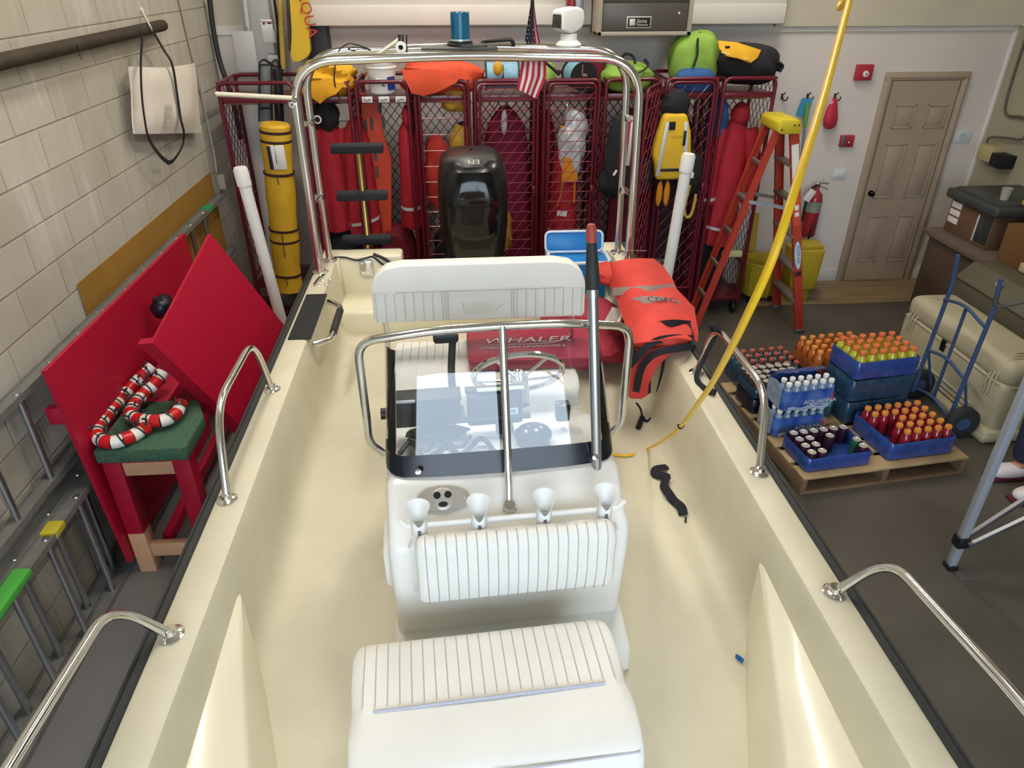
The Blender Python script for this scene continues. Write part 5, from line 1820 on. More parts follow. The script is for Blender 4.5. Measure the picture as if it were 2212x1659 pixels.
part('buckle', MB().box((1.872, 6.035, 1.70), (0.022, 0.012, 0.12), None, 0.004).box((1.79, 6.035, 1.44), (0.19, 0.01, 0.022), None, 0.003), BLACK, v1)
v2 = vest('black and red life vest with white stripe hanging on the swung open door', 1.36, 6.08, 1.58, 0.30, 0.60, BLKF, None, 2)
part('red_panel', MB().box((1.43, 6.018, 1.68), (0.105, 0.012, 0.36), rotm('Y', 3), 0.004), mat('crimson_panel', '#b22a3e', 0.7), v2)
part('reflective_strip', MB().box((1.41, 6.008, 1.67), (0.03, 0.008, 0.36), rotm('Y', 3), 0.002).box((1.43, 6.009, 1.855), (0.10, 0.008, 0.012), None, 0.002), REFL, v2)
part('side_panel', MB().blob((1.36, 6.10, 1.34), (0.36, 0.16, 0.30), noise=0.25, seed=6), BLKF, v2)
part('buckle', MB().box((1.30, 6.012, 1.43), (0.02, 0.012, 0.05), rotm('Y', 30), 0.004), WHITE, v2)
gl2 = MB()
for i, x in enumerate((1424, 1440)):
    gl2 = MB().blob(PY(x, 418, 6.1), (0.055, 0.04, 0.22), noise=0.1, seed=i)
    solo('glove', gl2, mat('amber_webbing', '#d98a1c', 0.7), ['orange glove hanging below the vests, left one of the pair', 'orange glove hanging below the vests, right one of the pair'][i], 'glove', 'orange gloves')
ln = MB().tube(cat([PY(x, y, 6.04) for x, y in ((1490, 400), (1484, 425), (1478, 450), (1482, 468), (1492, 465), (1500, 440), (1503, 420))]), 0.013, 8)
solo('lanyard', ln, mat('tan_rope', '#c09a45', 0.85, bump=0.5, bscale=60), 'yellow bungee lanyard looped below the yellow vest', 'lanyard')
t = sack('bag', 'blue and green stuffed bag in the end locker', 'bag', (2.27, 6.45, 1.72), (0.17, 0.26, 0.50), BLUF, 41, noise=0.2)
part('green_patch', MB().blob((2.30, 6.36, 1.56), (0.10, 0.10, 0.22), noise=0.3), mat('dark_green_fabric', '#3f6d3a', 0.8), t)
solo('reflective_roll', MB().box(PY(1581, 548, 6.2), (0.19, 0.05, 0.06), None, 0.012), mat('pale_lime_tape', '#c3c98a', 0.5), 'pale lime reflective strip low in the end locker', 'strap')
# ================================================================ wall things on the right
XD = YB
# vending style heater cabinet on the wall above the lockers
vc = thing('wall_cabinet', 'beige metal wall cabinet with dark front and nameplate above the lockers', 'cabinet', PY(1390, 75, 6.5))
BEI = mat('beige_enamel', '#a59c8c', 0.45, var=0.03)
x0, x1 = PY(1290, 76, 6.35).x, PY(1492, 76, 6.35).x
zb = PY(1390, 77, 6.35).z
cbm = MB()
for lo, hi in (((x0, 6.35, zb), (x1, 6.69, zb + 0.03)), ((x0, 6.35, zb), (x0 + 0.035, 6.69, 3.2)), ((x1 - 0.035, 6.35, zb), (x1, 6.69, 3.2)), ((x0, 6.62, zb), (x1, 6.69, 3.2))):
    cbm.bx(lo, hi, 0.004)
part('cabinet_body', cbm, BEI, vc)
part('front_panel', MB().bx((x0 + 0.04, 6.365, zb + 0.035), (x1 - 0.04, 6.38, zb + 0.235), 0.003), mat('dark_bronze_panel', '#5a5550', 0.4, 0.4, var=0.12, scale=5), vc)
part('louvre_box', MB().bx((x0 + 0.04, 6.39, zb + 0.24), (x1 - 0.04, 6.6, 3.15), 0.003).bx((x0 + 0.04, 6.37, zb + 0.235), (x1 - 0.04, 6.4, zb + 0.265), 0.003), mat('dark_interior', '#35322e', 0.6), vc)
for i in range(8):
    part('louvre', MB().box((x0 + 0.10 + i * 0.085, 6.375, zb + 0.30), (0.045, 0.03, 0.035), rotm('X', 25), 0.004), mat('louvre_grey', '#8d877e', 0.5), vc)
np0 = PY(1380, 48, 6.36)
part('nameplate', MB().box(np0, (0.20, 0.006, 0.085), None, 0.002, 1).box(np0 + V(0, -0.003, 0), (0.185, 0.006, 0.07), None, 0.002, 0).box(np0 + V(-0.055, -0.007, 0), (0.045, 0.004, 0.05), None, 0.004, 1).text('Jama', np0 + V(-0.02, -0.0072, -0.005), (1, 0, 0), (0, 0, 1), 0.045, 1, 0.001, shear=0.2).box(np0 + V(0.03, -0.007, -0.02), (0.09, 0.003, 0.006), None, 0, 1), [mat('plate_black', '#1d1a1a', 0.4), mat('plate_silver', '#cfcbc2', 0.4, 0.3)], vc)
part('indicator', MB().lathe([(0.009, 0), (0.007, 0.006), (0, 0.007)], PY(1467, 28, 6.365), (0, -1, 0), 12), WHITE, vc)
# small red extinguisher clipped beside it
sx_ = thing('extinguisher', 'small red extinguisher on the wall left of the beige wall cabinet', 'fire extinguisher', PY(1243, 28, 6.6))
part('cylinder', MB().lathe([(0, 0), (0.05, 0.01), (0.05, 0.4), (0, 0.43)], PY(1234, 38, 6.62), (0, 0, 1), 16), mat('extinguisher_red', '#8f2430', 0.3, coat=0.4), sx_)
part('bracket', MB().bx(PY(1240, 36, 6.6) + V(0, -0.04, 0), PY(1252, 0, 6.6) + V(0.03, 0.05, 0.2), 0.01), ALU, sx_)
# coat hooks with things on them
HK = mat('dark_hook', '#43393a', 0.4, 0.6)
labs = ['empty dark coat hook just right of the lockers', 'dark coat hook holding the dust mop', 'dark coat hook holding the red bag']
for i, x in enumerate((1689, 1744, 1803)):
    p = PY(x, 208, 6.95)
    h = thing('coat_hook', labs[i], 'hook', p)
    part('hook_plate', MB().box(p + V(0, -0.004, 0), (0.022, 0.008, 0.05), None, 0.003), HK, h)
    part('hook_arm', MB().tube(cat([p + V(0, -0.006, 0.0), p + V(0.01, -0.03, -0.03), p + V(0.03, -0.05, -0.025), p + V(0.035, -0.055, 0.005)]), 0.006, 8).tube(cat([p + V(0, -0.006, 0.02), p + V(0.004, -0.035, 0.025), p + V(0.006, -0.045, 0.04)]), 0.0055, 8), HK, h)
mp = thing('mop', 'flat mop with blue pad hung head up by its hook', 'mop', PY(1716, 490, 6.88))
q0, q1 = PY(1745, 222, 6.86), PY(1712, 500, 6.86)
part('mop_handle', MB().tube([q0 + (q1 - q0) * 0.17, q1], 0.0115, 10), ALU, mp)
part('green_grip', MB().tube([q0, q0 + (q1 - q0) * 0.04, q0 + (q1 - q0) * 0.08, q0 + (q1 - q0) * 0.18], [0.012, 0.018, 0.02, 0.013], 10), mat('grip_green', '#6cab3d', 0.5), mp)
part('mop_pad', MB().prism([(-0.055, -0.08), (0.045, -0.09), (0.055, 0.07), (-0.045, 0.075)], PY(1739, 231, 6.89), (1, 0, 0), (0.12, 0, 1), -0.02), mat('pad_blue', '#3f9ac0', 0.8, bump=0.4), mp)
rb_ = thing('bag', 'red drawstring bag hanging from a wall hook near the door', 'bag', PY(1795, 278, 6.9))
part('bag_body', MB().sheet([[PY(1803 + 4 * math.cos(a), 212, 6.90 - 0.02 * math.sin(a)) for a in [2 * PI * i / 20 for i in range(20)]]] + [[PY(xc + w * math.cos(a), y, 6.88 - d * math.sin(a)) for a in [2 * PI * i / 20 for i in range(20)]] for xc, w, y, d in ((1801, 8, 222, 0.04), (1797, 13, 240, 0.06), (1794, 16, 258, 0.07), (1792, 14, 272, 0.06), (1791, 6, 279, 0.03))], closed=True), mat('signal_red_fabric', '#c62f44', 0.6, var=0.06, bump=0.2, bscale=12), rb_)
part('eyelet', MB().lathe([(0.008, 0), (0.016, 0), (0.016, 0.006), (0.008, 0.006), (0.008, 0)], PY(1795, 221, 6.82), (0, -1, 0), 12), WHITE, rb_)


def wallbox(name, label, catg, pxa, pxb, d, m, bev=0.006):
    a, b = PY(*pxa, 6.95 - d), PY(*pxb, 6.95 - d)
    t = thing(name, label, catg, V((a.x + b.x) / 2, 6.95, b.z))
    part('case', MB().bx((a.x, 6.95 - d, b.z), (b.x, 6.949, a.z), bev), m, t)
    return t, (a + b) / 2


ALR = mat('alarm_red', '#b13044', 0.4)
t, c = wallbox('alarm_strobe', 'red fire alarm strobe with white lens left of the door top', 'alarm', (1855, 140), (1882, 174), 0.05, ALR)
part('strobe_lens', MB().lathe([(0.028, 0), (0.026, 0.012), (0.012, 0.016), (0, 0.016)], c + V(0.008, -0.002, -0.01), (0, -1, 0), 18).box(c + V(0.008, -0.016, -0.01), (0.022, 0.006, 0.022), None, 0.002, 1), [WHITE, mat('grey_lens', '#8a8888', 0.3)], t)
t, c = wallbox('alarm_pull', 'red fire alarm pull station left of the door', 'alarm', (1820, 293), (1842, 318), 0.045, ALR)
part('pull_handle', MB().box(c + V(0.006, -0.008, -0.01), (0.03, 0.014, 0.045), None, 0.004).box(c + V(0.006, -0.016, -0.005), (0.012, 0.004, 0.02), None, 0.002, 1), [mat('alarm_red_dark', '#8e2234', 0.4), WHITE], t)
part('back_box', MB().box(c + V(-0.045, 0.02, 0), (0.03, 0.05, 0.11), None, 0.004), STG, t)
t, c = wallbox('light_switch', 'pale double light switch on the wall left of the door', 'switch', (1800, 366), (1824, 386), 0.012, mat('switch_plate', '#d6dde0', 0.4), 0.003)
for dx in (-0.022, 0.022):
    part('rocker', MB().box(c + V(dx, -0.006, 0), (0.022, 0.012, 0.05), None, 0.003), WHITE, t)
t, c = wallbox('outlet_plate', 'pale round outlet plate right of the door', 'outlet', (2064, 282), (2092, 307), 0.012, mat('switch_plate', '#d6dde0', 0.4), 0.003)
part('outlet_ring', MB().lathe([(0.022, 0), (0.03, 0), (0.03, 0.01), (0.022, 0.01), (0.022, 0)], c + V(0, -0.001, 0), (0, -1, 0), 18), mat('outlet_grey', '#b9c0c4', 0.4), t)
# fire extinguisher with tag
fe = thing('extinguisher', 'red fire extinguisher with silver label and tag hanging left of the door', 'fire extinguisher', PY(1750, 515, 6.85))
e0, e1 = PY(1750, 508, 6.85), PY(1757, 412, 6.85)
h_ = e1.z - e0.z
FR_ = mat('extinguisher_red2', '#a12b33', 0.28, coat=0.5)
ex_ = (e0.x + e1.x) / 2
part('cylinder', MB().lathe([(0, 0), (0.07, 0.0), (0.078, 0.015), (0.078, h_ * 0.8), (0.066, h_ * 0.93), (0.03, h_), (0.022, h_ + 0.04), (0, h_ + 0.04)], (ex_, 6.855, e0.z), (0, 0, 1), 24), FR_, fe)
part('band_label', MB().lathe([(0.079, h_ * 0.55), (0.0792, h_ * 0.78)], (ex_, 6.855, e0.z), (0, 0, 1), 24), mat('grey_green_label', '#8d9488', 0.4), fe)
part('valve', MB().box((ex_, 6.85, e0.z + h_ + 0.06), (0.035, 0.04, 0.05), None, 0.006).tube([(ex_, 6.85, e0.z + h_ + 0.08), (ex_ + 0.10, 6.83, e0.z + h_ + 0.075)], 0.009, 8).tube([(ex_, 6.85, e0.z + h_ + 0.06), (ex_ + 0.10, 6.82, e0.z + h_ + 0.02)], 0.008, 8), STEEL, fe)
part('hose', MB().tube(cat([V(ex_ - 0.01, 6.84, e0.z + h_ + 0.06), V(ex_ - 0.08, 6.83, e0.z + h_ + 0.01), V(ex_ - 0.10, 6.82, e0.z + h_ * 0.7), V(ex_ - 0.10, 6.82, e0.z + h_ * 0.35)]), 0.012, 8).tube(cat([PY(1757, 482, 6.76), PY(1752, 500, 6.75), PY(1744, 522, 6.76), PY(1736, 542, 6.78)]), 0.011, 8), BLACK, fe)
part('tag', MB().box(PY(1749, 422, 6.74), (0.075, 0.004, 0.12), rotm('Y', 28), 0.001), PAPER, fe)

# ================================================================ orange stepladder
sl_ = thing('stepladder', 'orange fibreglass stepladder with yellow top standing open by the lockers', 'ladder', (2.65, 6.0, 0))
FG = mat('orange_fibreglass', '#b23d2d', 0.45, var=0.06, scale=12)
YT_ = mat('yellow_top', '#d2c02f', 0.45)
LT = 1.80
legs = {}
for nm, foot, topp in (('fn', (3.08, 5.74), (2.72, 5.86)), ('ff', (3.08, 6.29), (2.72, 6.17)), ('rn', (2.14, 5.86), (2.60, 5.885)), ('rf', (2.17, 6.16), (2.60, 6.15))):
    a, b = V(foot[0], foot[1], 0.03), V(topp[0], topp[1], LT)
    legs[nm] = (a, b)
    wdt = 0.075 if nm[0] == 'f' else 0.055
    m = MB().beam(a, b, wdt, 0.008, up=(0, 1, 0))
    for s in (-1, 1):
        o_ = V(s * (wdt / 2 - 0.004), 0.014 if nm[1] == 'n' else -0.014, 0)
        m.beam(a + o_, b + o_, 0.008, 0.028, up=(0, 1, 0))
    lg = part('rail', m, FG, sl_)
    part('foot', MB().box(V(foot[0], foot[1], 0.018), (wdt + 0.012, 0.045, 0.036), None, 0.008), STG, lg)
for i in range(5):
    z = 0.30 + i * 0.30
    t_ = z / LT
    a = legs['fn'][0].lerp(legs['fn'][1], t_)
    b = legs['ff'][0].lerp(legs['ff'][1], t_)
    part('step', MB().bx((a.x - 0.045, a.y, z - 0.012), (a.x + 0.04, b.y, z + 0.012), 0.003), mat('step_aluminium', '#8b8379', 0.5, 0.5, var=0.1), sl_)
    a = legs['rn'][0].lerp(legs['rn'][1], t_)
    b = legs['rf'][0].lerp(legs['rf'][1], t_)
    if i < 5:
        part('rear_brace', MB().bx((a.x - 0.012, a.y, z - 0.018), (a.x + 0.012, b.y, z + 0.018), 0.003), mat('step_aluminium', '#8b8379', 0.5, 0.5), sl_)
for nm in ('n', 'f'):
    a = legs['f' + nm][0].lerp(legs['f' + nm][1], 0.62)
    b = legs['r' + nm][0].lerp(legs['r' + nm][1], 0.66)
    part('spreader', MB().beam(a, (a + b) / 2 + V(0, 0, 0.01), 0.006, 0.03).beam((a + b) / 2 + V(0, 0.004, 0.01), b, 0.006, 0.03), ALU, sl_)
tp = MB()
merge(tp, rprism([(2.565, LT - 0.02), (2.565, LT + 0.05), (2.59, LT + 0.075), (2.73, LT + 0.075), (2.755, LT + 0.045), (2.765, LT - 0.04), (2.60, LT - 0.04)], (0, 6.21, 0), (1, 0, 0), (0, 0, 1), 0.39, 0.012, 2))
tp.box((2.66, 5.98, LT + 0.078), (0.05, 0.14, 0.008), None, 0.003)
tpp = part('top_cap', tp, YT_, sl_)
for x in (2.60, 2.70, 2.735):
    part('rivet', MB().lathe([(0.009, 0), (0.007, 0.004), (0, 0.005)], (x, 5.822, LT - 0.005 if x < 2.65 else LT + 0.03), (0, -1, 0), 10), BLACK, tpp)
# stickers on the near front rail
fa, fb_ = legs['fn']
ax_ = (fb_ - fa).normalized()
ux = V(0, 1, 0).cross(ax_).normalized()
ny = V(0, -0.0055, 0)


def stick(t0, t1, w, m, off=0.0, lift=0.0):
    a, b = fa.lerp(fb_, t0), fa.lerp(fb_, t1)
    return MB().beam(a + ny + V(0, -lift, 0) + ux * off, b + ny + V(0, -lift, 0) + ux * off, w, 0.003, up=(0, 1, 0)), m


for t0, t1, w, m, nm in ((0.72, 0.93, 0.06, PAPER, 'safety_label'), (0.55, 0.70, 0.06, mat('orange_label', '#c9523a', 0.5), 'warning_label')):
    s_, m_ = stick(t0, t1, w, m)
    part(nm, s_, m_, sl_)
for t0, t1 in ((0.595, 0.615), (0.625, 0.65)):
    s_, m_ = stick(t0, t1, 0.035, PAPER, 0, 0.002)
    part('label_print', s_, m_, sl_)
mid = fa.lerp(fb_, 0.40)
elp = [(0.031 * math.cos(a), 0.135 * math.sin(a)) for a in [2 * PI * i / 28 for i in range(28)]]
bm_ = MB().prism(elp, mid + V(0, -0.0075, 0), ux, ax_, -0.002).prism([(p[0] * .86, p[1] * .93) for p in elp], mid + V(0, -0.0098, 0), ux, ax_, -0.001, 1)
bm_.text('WERNER', mid + V(0, -0.0118, 0) + ax_ * 0.10 - ux * 0.013, -ax_, ux, 0.046, 2, 0.001, stretch=0.95)
part('badge', bm_, [mat('badge_rim', '#5d89a6', 0.4), mat('badge_pale', '#cfe0ea', 0.4), mat('badge_blue', '#1f5f96', 0.4)], sl_, 'oval pale blue badge lettered WERNER')
part('rail_slot', MB().beam(fa.lerp(fb_, 0.295) + ny, fa.lerp(fb_, 0.315) + ny, 0.055, 0.004, up=(0, 1, 0)), mat('slot_maroon', '#3a1713', 0.6), sl_)
# small metal bracket sticking out of the ladder leg
# yellow mop bucket with wringer, and floor signs
mb_ = thing('mop_bucket', 'yellow janitor bucket and wringer behind the stepladder', 'bucket', (3.0, 6.6, 0))
YBK = mat('bucket_yellow', '#b89f2c', 0.5, var=0.06)
part('bucket_body', MB().lathe([(0, 0.06), (0.15, 0.06), (0.16, 0.08), (0.19, 0.40), (0.205, 0.405), (0.205, 0.42), (0.18, 0.42), (0.15, 0.1), (0, 0.1)], (2.97, 6.56, 0), (0, 0, 1), 12), YBK, mb_)
for i in range(4):
    a = -2.4 + i * 0.55
    part('bucket_rib', MB().tube([(2.97 + 0.163 * math.cos(a), 6.56 + 0.163 * math.sin(a), 0.07), (2.97 + 0.19 * math.cos(a), 6.56 + 0.19 * math.sin(a), 0.39)], 0.012, 6), YBK, mb_)
for (x, y) in ((2.86, 6.45), (3.08, 6.45), (2.97, 6.7)):
    part('caster', MB().lathe([(0.0, -0.015), (0.03, -0.015), (0.03, 0.015), (0, 0.015)], (x, y, 0.031), (1, 0, 0), 12), BLACK, mb_)
wr_ = MB()
merge(wr_, rprism([(-0.13, 0), (0.13, 0), (0.155, 0.42), (-0.155, 0.42)], (3.36, 6.62, 0.14), (1, 0, 0), (0, 0, 1), 0.24, 0.02))
solo('wringer', wr_, YBK, 'yellow bucket wringer beside the janitor bucket, right of the stepladder leg', 'bucket', loc=(3.36, 6.62, 0.14))
part('lid', MB().bx((3.25, 6.40, 0.56), (3.50, 6.6, 0.60), 0.01), YBK, bpy.data.objects['wringer'])
part('wringer_frame', MB().bx((3.26, 6.43, 0.0), (3.46, 6.6, 0.139), 0.01), YBK, bpy.data.objects['wringer'])
solo('floor_sign', MB().sheet([[V(2.88, 6.80, 0.44), V(3.02, 6.80, 0.44)], [V(2.93, 6.88, 1.22), V(3.0, 6.88, 1.22)]], 0.012).sheet([[V(2.88, 6.88, 0.44), V(3.02, 6.88, 0.44)], [V(2.93, 6.90, 1.22), V(3.0, 6.90, 1.22)]], 0.008), mat('sign_yellow', '#b99a38', 0.5), 'folded yellow floor sign standing in the janitor bucket corner', 'sign')
bpy.data.objects['floor_sign'].location.z -= 0.44

# ================================================================ dark cabinet corner
BRW = mat('dark_wood', '#54443a', 0.5, var=0.15, scale=3)
cb = thing('cabinet', 'low dark brown wooden cabinet against the right wall near the door', 'cabinet', (4.75, 5.9, 0))
part('cabinet_body', MB().bx((4.43, 5.42, 0.0), (XR - 0.01, 6.25, 0.74), 0.006), BRW, cb)
part('cabinet_top', MB().bx((4.38, 5.38, 0.741), (XR - 0.01, 6.30, 0.80), 0.012), mat('dark_top', '#6d5f55', 0.45), cb)
part('door_knob', MB().blob((4.42, 5.55, 0.45), (0.03, 0.03, 0.03)), STEEL, cb)
cbx = thing('carton', 'brown carton with three white labels standing on the dark cabinet', 'carton', (4.8, 5.9, 0.8))
part('carton_body', MB().bx((4.52, 5.62, 0.802), (XR - 0.02, 6.22, 1.10), 0.006), mat('cardboard_dark', '#6b513d', 0.7, var=0.05), cbx)
for i in range(3):
    part('label', MB().bx((4.516, 6.06, 0.89 + i * 0.068), (4.521, 6.20, 0.952 + i * 0.068), 0.001).bx((4.514, 6.06, 0.944 + i * 0.068), (4.52, 6.20, 0.954 + i * 0.068), 0.001, 1), [PAPER, mat('label_maroon', '#7d3b43', 0.6)], cbx)
part('corner_strip', MB().bx((4.512, 5.80, 0.83), (4.52, 5.812, 1.06), 0.001), PAPER, cbx)
part('film_window', MB().bx((4.514, 5.63, 0.84), (4.522, 5.79, 1.07), 0.001), mat('dark_window', '#33383a', 0.2), cbx)
solo('tray_lid', MB().bx((4.46, 5.55, 1.101), (XR - 0.02, 6.26, 1.19), 0.03, seg=3).bx((4.5, 5.60, 1.17), (XR - 0.05, 6.2, 1.215), 0.02), mat('charcoal_plastic', '#3c403f', 0.45), 'charcoal plastic tray lid on top of the labelled carton', 'lid')
wbx = thing('wooden_box', 'tall brown wooden box with pale handle at the right edge, beside the carton', 'box', (4.75, 5.1, 0))
part('box_body', MB().bx((4.47, 4.75, 0.0), (XR - 0.01, 5.40, 1.12), 0.006), mat('brown_wood', '#6f4f2c', 0.5, var=0.15, scale=3), wbx)
part('handle', MB().bx((4.43, 4.86, 0.83), (4.469, 5.08, 0.90), 0.006), mat('pale_wood', '#c8b79c', 0.5), wbx)
solo('canister', MB().lathe([(0, 0), (0.055, 0), (0.06, 0.01), (0.06, 0.05), (0.048, 0.06), (0.048, 0.15), (0.06, 0.16), (0.06, 0.20), (0.05, 0.215), (0, 0.215)], PX(2206, 375, 4.75) * 1, (0, 0, 1), 24), mat('canister_white', '#dad9d5', 0.4), 'white and grey plastic canister at the right edge above the wooden box', 'canister')
_c = bpy.data.objects['canister']
_c.location = (4.62, 5.25, 1.121)
# bits on the tray lid / wall behind
wt = thing('tool_box', 'small cream box with dark switch fixed to the right wall', 'box', PX(2150, 325, 5.1))
c = PX(2140, 330, 5.1)
part('box_body', MB().box(V(5.10, c.y, c.z), (0.12, 0.20, 0.14), None, 0.006), mat('cream_box', '#b9ad7c', 0.5), wt)
part('switch', MB().box(V(5.09, c.y - 0.20, c.z - 0.03), (0.14, 0.17, 0.12), None, 0.008), BLACK, wt)
part('cable_loop', MB().tube(cat([V(5.145, c.y + 0.10, 2.45), V(5.145, c.y + 0.09, c.z + 0.55), V(5.14, c.y + 0.02, c.z + 0.35), V(5.12, c.y - 0.25, c.z + 0.36), V(5.12, c.y - 0.33, c.z + 0.2), V(5.11, c.y - 0.1, c.z + 0.16), V(5.11, c.y + 0.1, c.z + 0.12), V(5.1, c.y + 0.08, c.z + 0.04)]), 0.011, 8), mat('grey_cable', '#5f5a4f', 0.6), wt)
part('mount_plate', MB().box(V(5.14, c.y - 0.42, c.z + 0.75), (0.02, 0.22, 0.2), None, 0.004), mat('olive_plate', '#827d66', 0.6), wt)
solo('plastic_cup', MB().lathe([(0.03, 0), (0.04, 0.10), (0.042, 0.10), (0.032, 0), (0, 0)], (4.62, 5.72, 1.217), (0, 0, 1), 18), mat('frosted_plastic', '#aaa59f', 0.3), 'frosted plastic cup standing on the charcoal tray lid', 'cup')
solo('torch', MB().tube([(4.75, 5.58, 1.235), (4.95, 5.62, 1.235)], 0.018, 12).lathe([(0.018, 0), (0.027, 0.03), (0.027, 0.06), (0, 0.06)], (4.75, 5.58, 1.236), (-1, -0.2, 0), 14), mat('torch_yellow', '#b9a13c', 0.4), 'small yellow torch lying on the charcoal tray lid', 'torch')
# olive chest
oc = thing('chest', 'large olive grey chest with sloping lid at the right edge, behind the tan case', 'chest', (4.65, 4.7, 0))
OLV = mat('olive_grey_plastic', '#5f5b4a', 0.6, var=0.08, scale=5)
chest_m = rprism([(4.14, 0.0), (4.10, 0.70), (4.22, 0.83), (4.43, 0.83), (4.44, 0.0)], (0, 5.32, 0), (1, 0, 0), (0, 0, 1), 1.1, 0.015)
part('chest_body', chest_m, OLV, oc)
part('lid_seam', MB().bx((4.096, 4.25, 0.688), (4.12, 5.30, 0.70), 0.002), mat('seam_dark', '#3d3b30', 0.6), oc)
part('white_knob', MB().blob(V(4.15, 4.88, 0.80), (0.05, 0.05, 0.05)), WHITE, oc)
# long tan hard case
tc2 = thing('hard_case', 'long tan plastic hard case with ribbed rounded corners behind the hand truck', 'case', (3.85, 4.5, 0))
TAN = mat('tan_plastic', '#b7b094', 0.5, var=0.05, scale=6, bump=0.08)
zc_ = 0.61
body = MB().bx((3.66, 3.93, 0.06), (4.07, 5.20, 0.46), 0.06, seg=4).bx((3.665, 3.935, 0.42), (4.065, 5.195, zc_), 0.07, seg=4)
part('case_body', body, TAN, tc2)
part('case_base', MB().bx((3.61, 3.89, 0.0), (3.80, 5.0, 0.075), 0.03, seg=3).bx((3.62, 3.9, 0.0), (4.08, 4.05, 0.10), 0.03, seg=3), TAN, tc2)
for y in (4.0, 5.12):
    for k in range(3):
        s = 1 if y < 4.5 else -1
        d = 0.035 * k
        part('corner_rib', MB().tube(cat([V(3.655, y + s * (0.02 + d), 0.33 - 0.0), V(3.662, y + s * (0.03 + d), 0.50 - d * .6), V(3.72 + d, y + s * (0.035 + d), zc_ - 0.004), V(3.92, y + s * (0.04 + d), zc_ + 0.0)]), 0.009, 6), TAN, tc2)
for z in (0.10, 0.14, 0.18):
    part('side_groove', MB().tube([(3.66, 4.15, z), (3.66, 5.05, z)], 0.009, 6), TAN, tc2)
part('lid_line', MB().tube([(3.658, 3.98, 0.44), (3.658, 5.15, 0.44)], 0.006, 6).tube([(3.70, 3.928, 0.44), (4.05, 3.928, 0.44)], 0.006, 6), TAN, tc2)
part('latch', MB().box((3.654, 4.62, 0.42), (0.014, 0.05, 0.09), None, 0.004), BLACK, tc2)
# blue hand truck
ht = thing('hand_truck', 'blue steel hand truck standing between the drinks pallet and the tan case', 'hand truck', (3.46, 4.27, 0))
BST = mat('blue_steel', '#3a5178', 0.4, coat=0.2)
ya, yb_2 = 4.05, 4.50
htm = MB()
for y in (ya, yb_2):
    htm.tube([(3.44, y, 0.09), (3.47, y, 0.98), (3.44, y, 1.20)], 0.0155, 10)
part('side_tube', htm, BST, ht)
for z in (0.12, 0.45, 0.86):
    part('cross_bar', MB().tube(cat([V(3.452, ya, z), V(3.44, (ya + yb_2) / 2, z + 0.05), V(3.452, yb_2, z)]), 0.012, 8), BST, ht)
part('centre_strap', MB().beam((3.448, 4.275, 0.14), (3.458, 4.275, 0.90), 0.03, 0.006, up=(1, 0, 0)), BST, ht)
part('diagonal_brace', MB().tube([(3.45, ya, 0.47), (3.57, ya + 0.005, 0.13)], 0.010, 8).tube([(3.45, yb_2, 0.47), (3.57, yb_2 - 0.005, 0.13)], 0.010, 8), BST, ht)
for y in (ya - 0.05, yb_2 + 0.05):
    w_ = part('wheel', MB().lathe([(0.05, -0.03), (0.10, -0.034), (0.125, -0.02), (0.125, 0.02), (0.10, 0.034), (0.05, 0.03)], (3.50, y, 0.126), (0, 1, 0), 24), RUBBER, ht)
    part('wheel_hub', MB().lathe([(0, -0.028), (0.06, -0.028), (0.06, 0.028), (0, 0.028)], (3.50, y, 0.126), (0, 1, 0), 18), BST, w_)
part('toe_plate', MB().bx((3.34, ya - 0.0, 0.004), (3.46, yb_2 + 0.0, 0.02), 0.002), BST, ht)
part('long_handle', MB().tube(cat([V(3.45, ya, 1.10), V(3.47, ya - 0.02, 1.02), V(3.62, ya - 0.1, 1.09), V(3.95, ya - 0.2, 1.22)]), 0.012, 8), mat('dark_handle', '#4a4942', 0.5), ht)

# ================================================================ pallet of drinks
PYAW = math.radians(7)
PO = V(2.10, 3.44, 0)
PU, PV_ = V(math.cos(PYAW), math.sin(PYAW), 0), V(-math.sin(PYAW), math.cos(PYAW), 0)
pal = thing('pallet', 'wooden pallet loaded with drinks on the floor beside the boat', 'pallet', PO)
pal.rotation_euler = (0, 0, PYAW)
PW = mat('pallet_wood', '#a78e68', 0.75, var=0.2, scale=4, bump=0.2, bscale=20)
PW2 = mat('pallet_wood_dark', '#7d6248', 0.75, var=0.2, scale=4, bump=0.2, bscale=20)
for i in range(7):
    v0 = 0.0 + i * 0.181
    part('deck_board', MB().bx((0, v0, 0.115), (1.2, v0 + (0.135 if i not in (0, 6) else 0.14), 0.132), 0.003), PW, pal, local=True)
for u in (0.0, 0.58, 1.16):
    part('stringer', MB().bx((u, 0.005, 0.018), (u + 0.04, 1.22, 0.115), 0.003), PW2, pal, local=True)
for v0 in (0.0, 0.55, 1.08):
    part('bottom_board', MB().bx((0, v0, 0.0), (1.2, v0 + 0.12, 0.018), 0.002), PW2, pal, local=True)


def PP(u, v, z):
    return PO + PU * u + PV_ * v + V(0, 0, z)


def bottle(label, body_m, cap_m, group, r=0.0345, h=0.19):
    t = thing('bottle', label, 'bottle', (0, 0, 0), group)
    part('bottle_body', MB().lathe([(0, 0), (r * 0.9, 0), (r, 0.008), (r, h * 0.25), (r * 0.92, h * 0.33), (r * 0.92, h * 0.42), (r, h * 0.5), (r, h * 0.66), (r * 0.8, h * 0.78), (r * 0.46, h * 0.86), (r * 0.44, h * 0.9), (0, h * 0.9)], (0, 0, 0), (0, 0, 1), 14), body_m, t, local=True)
    part('cap', MB().lathe([(0, 0), (r * 0.60, 0), (r * 0.64, 0.004), (r * 0.64, 0.020), (r * 0.54, 0.026), (0, 0.024)], (0, 0, h * 0.88), (0, 0, 1), 14), cap_m, t, local=True)
    return t


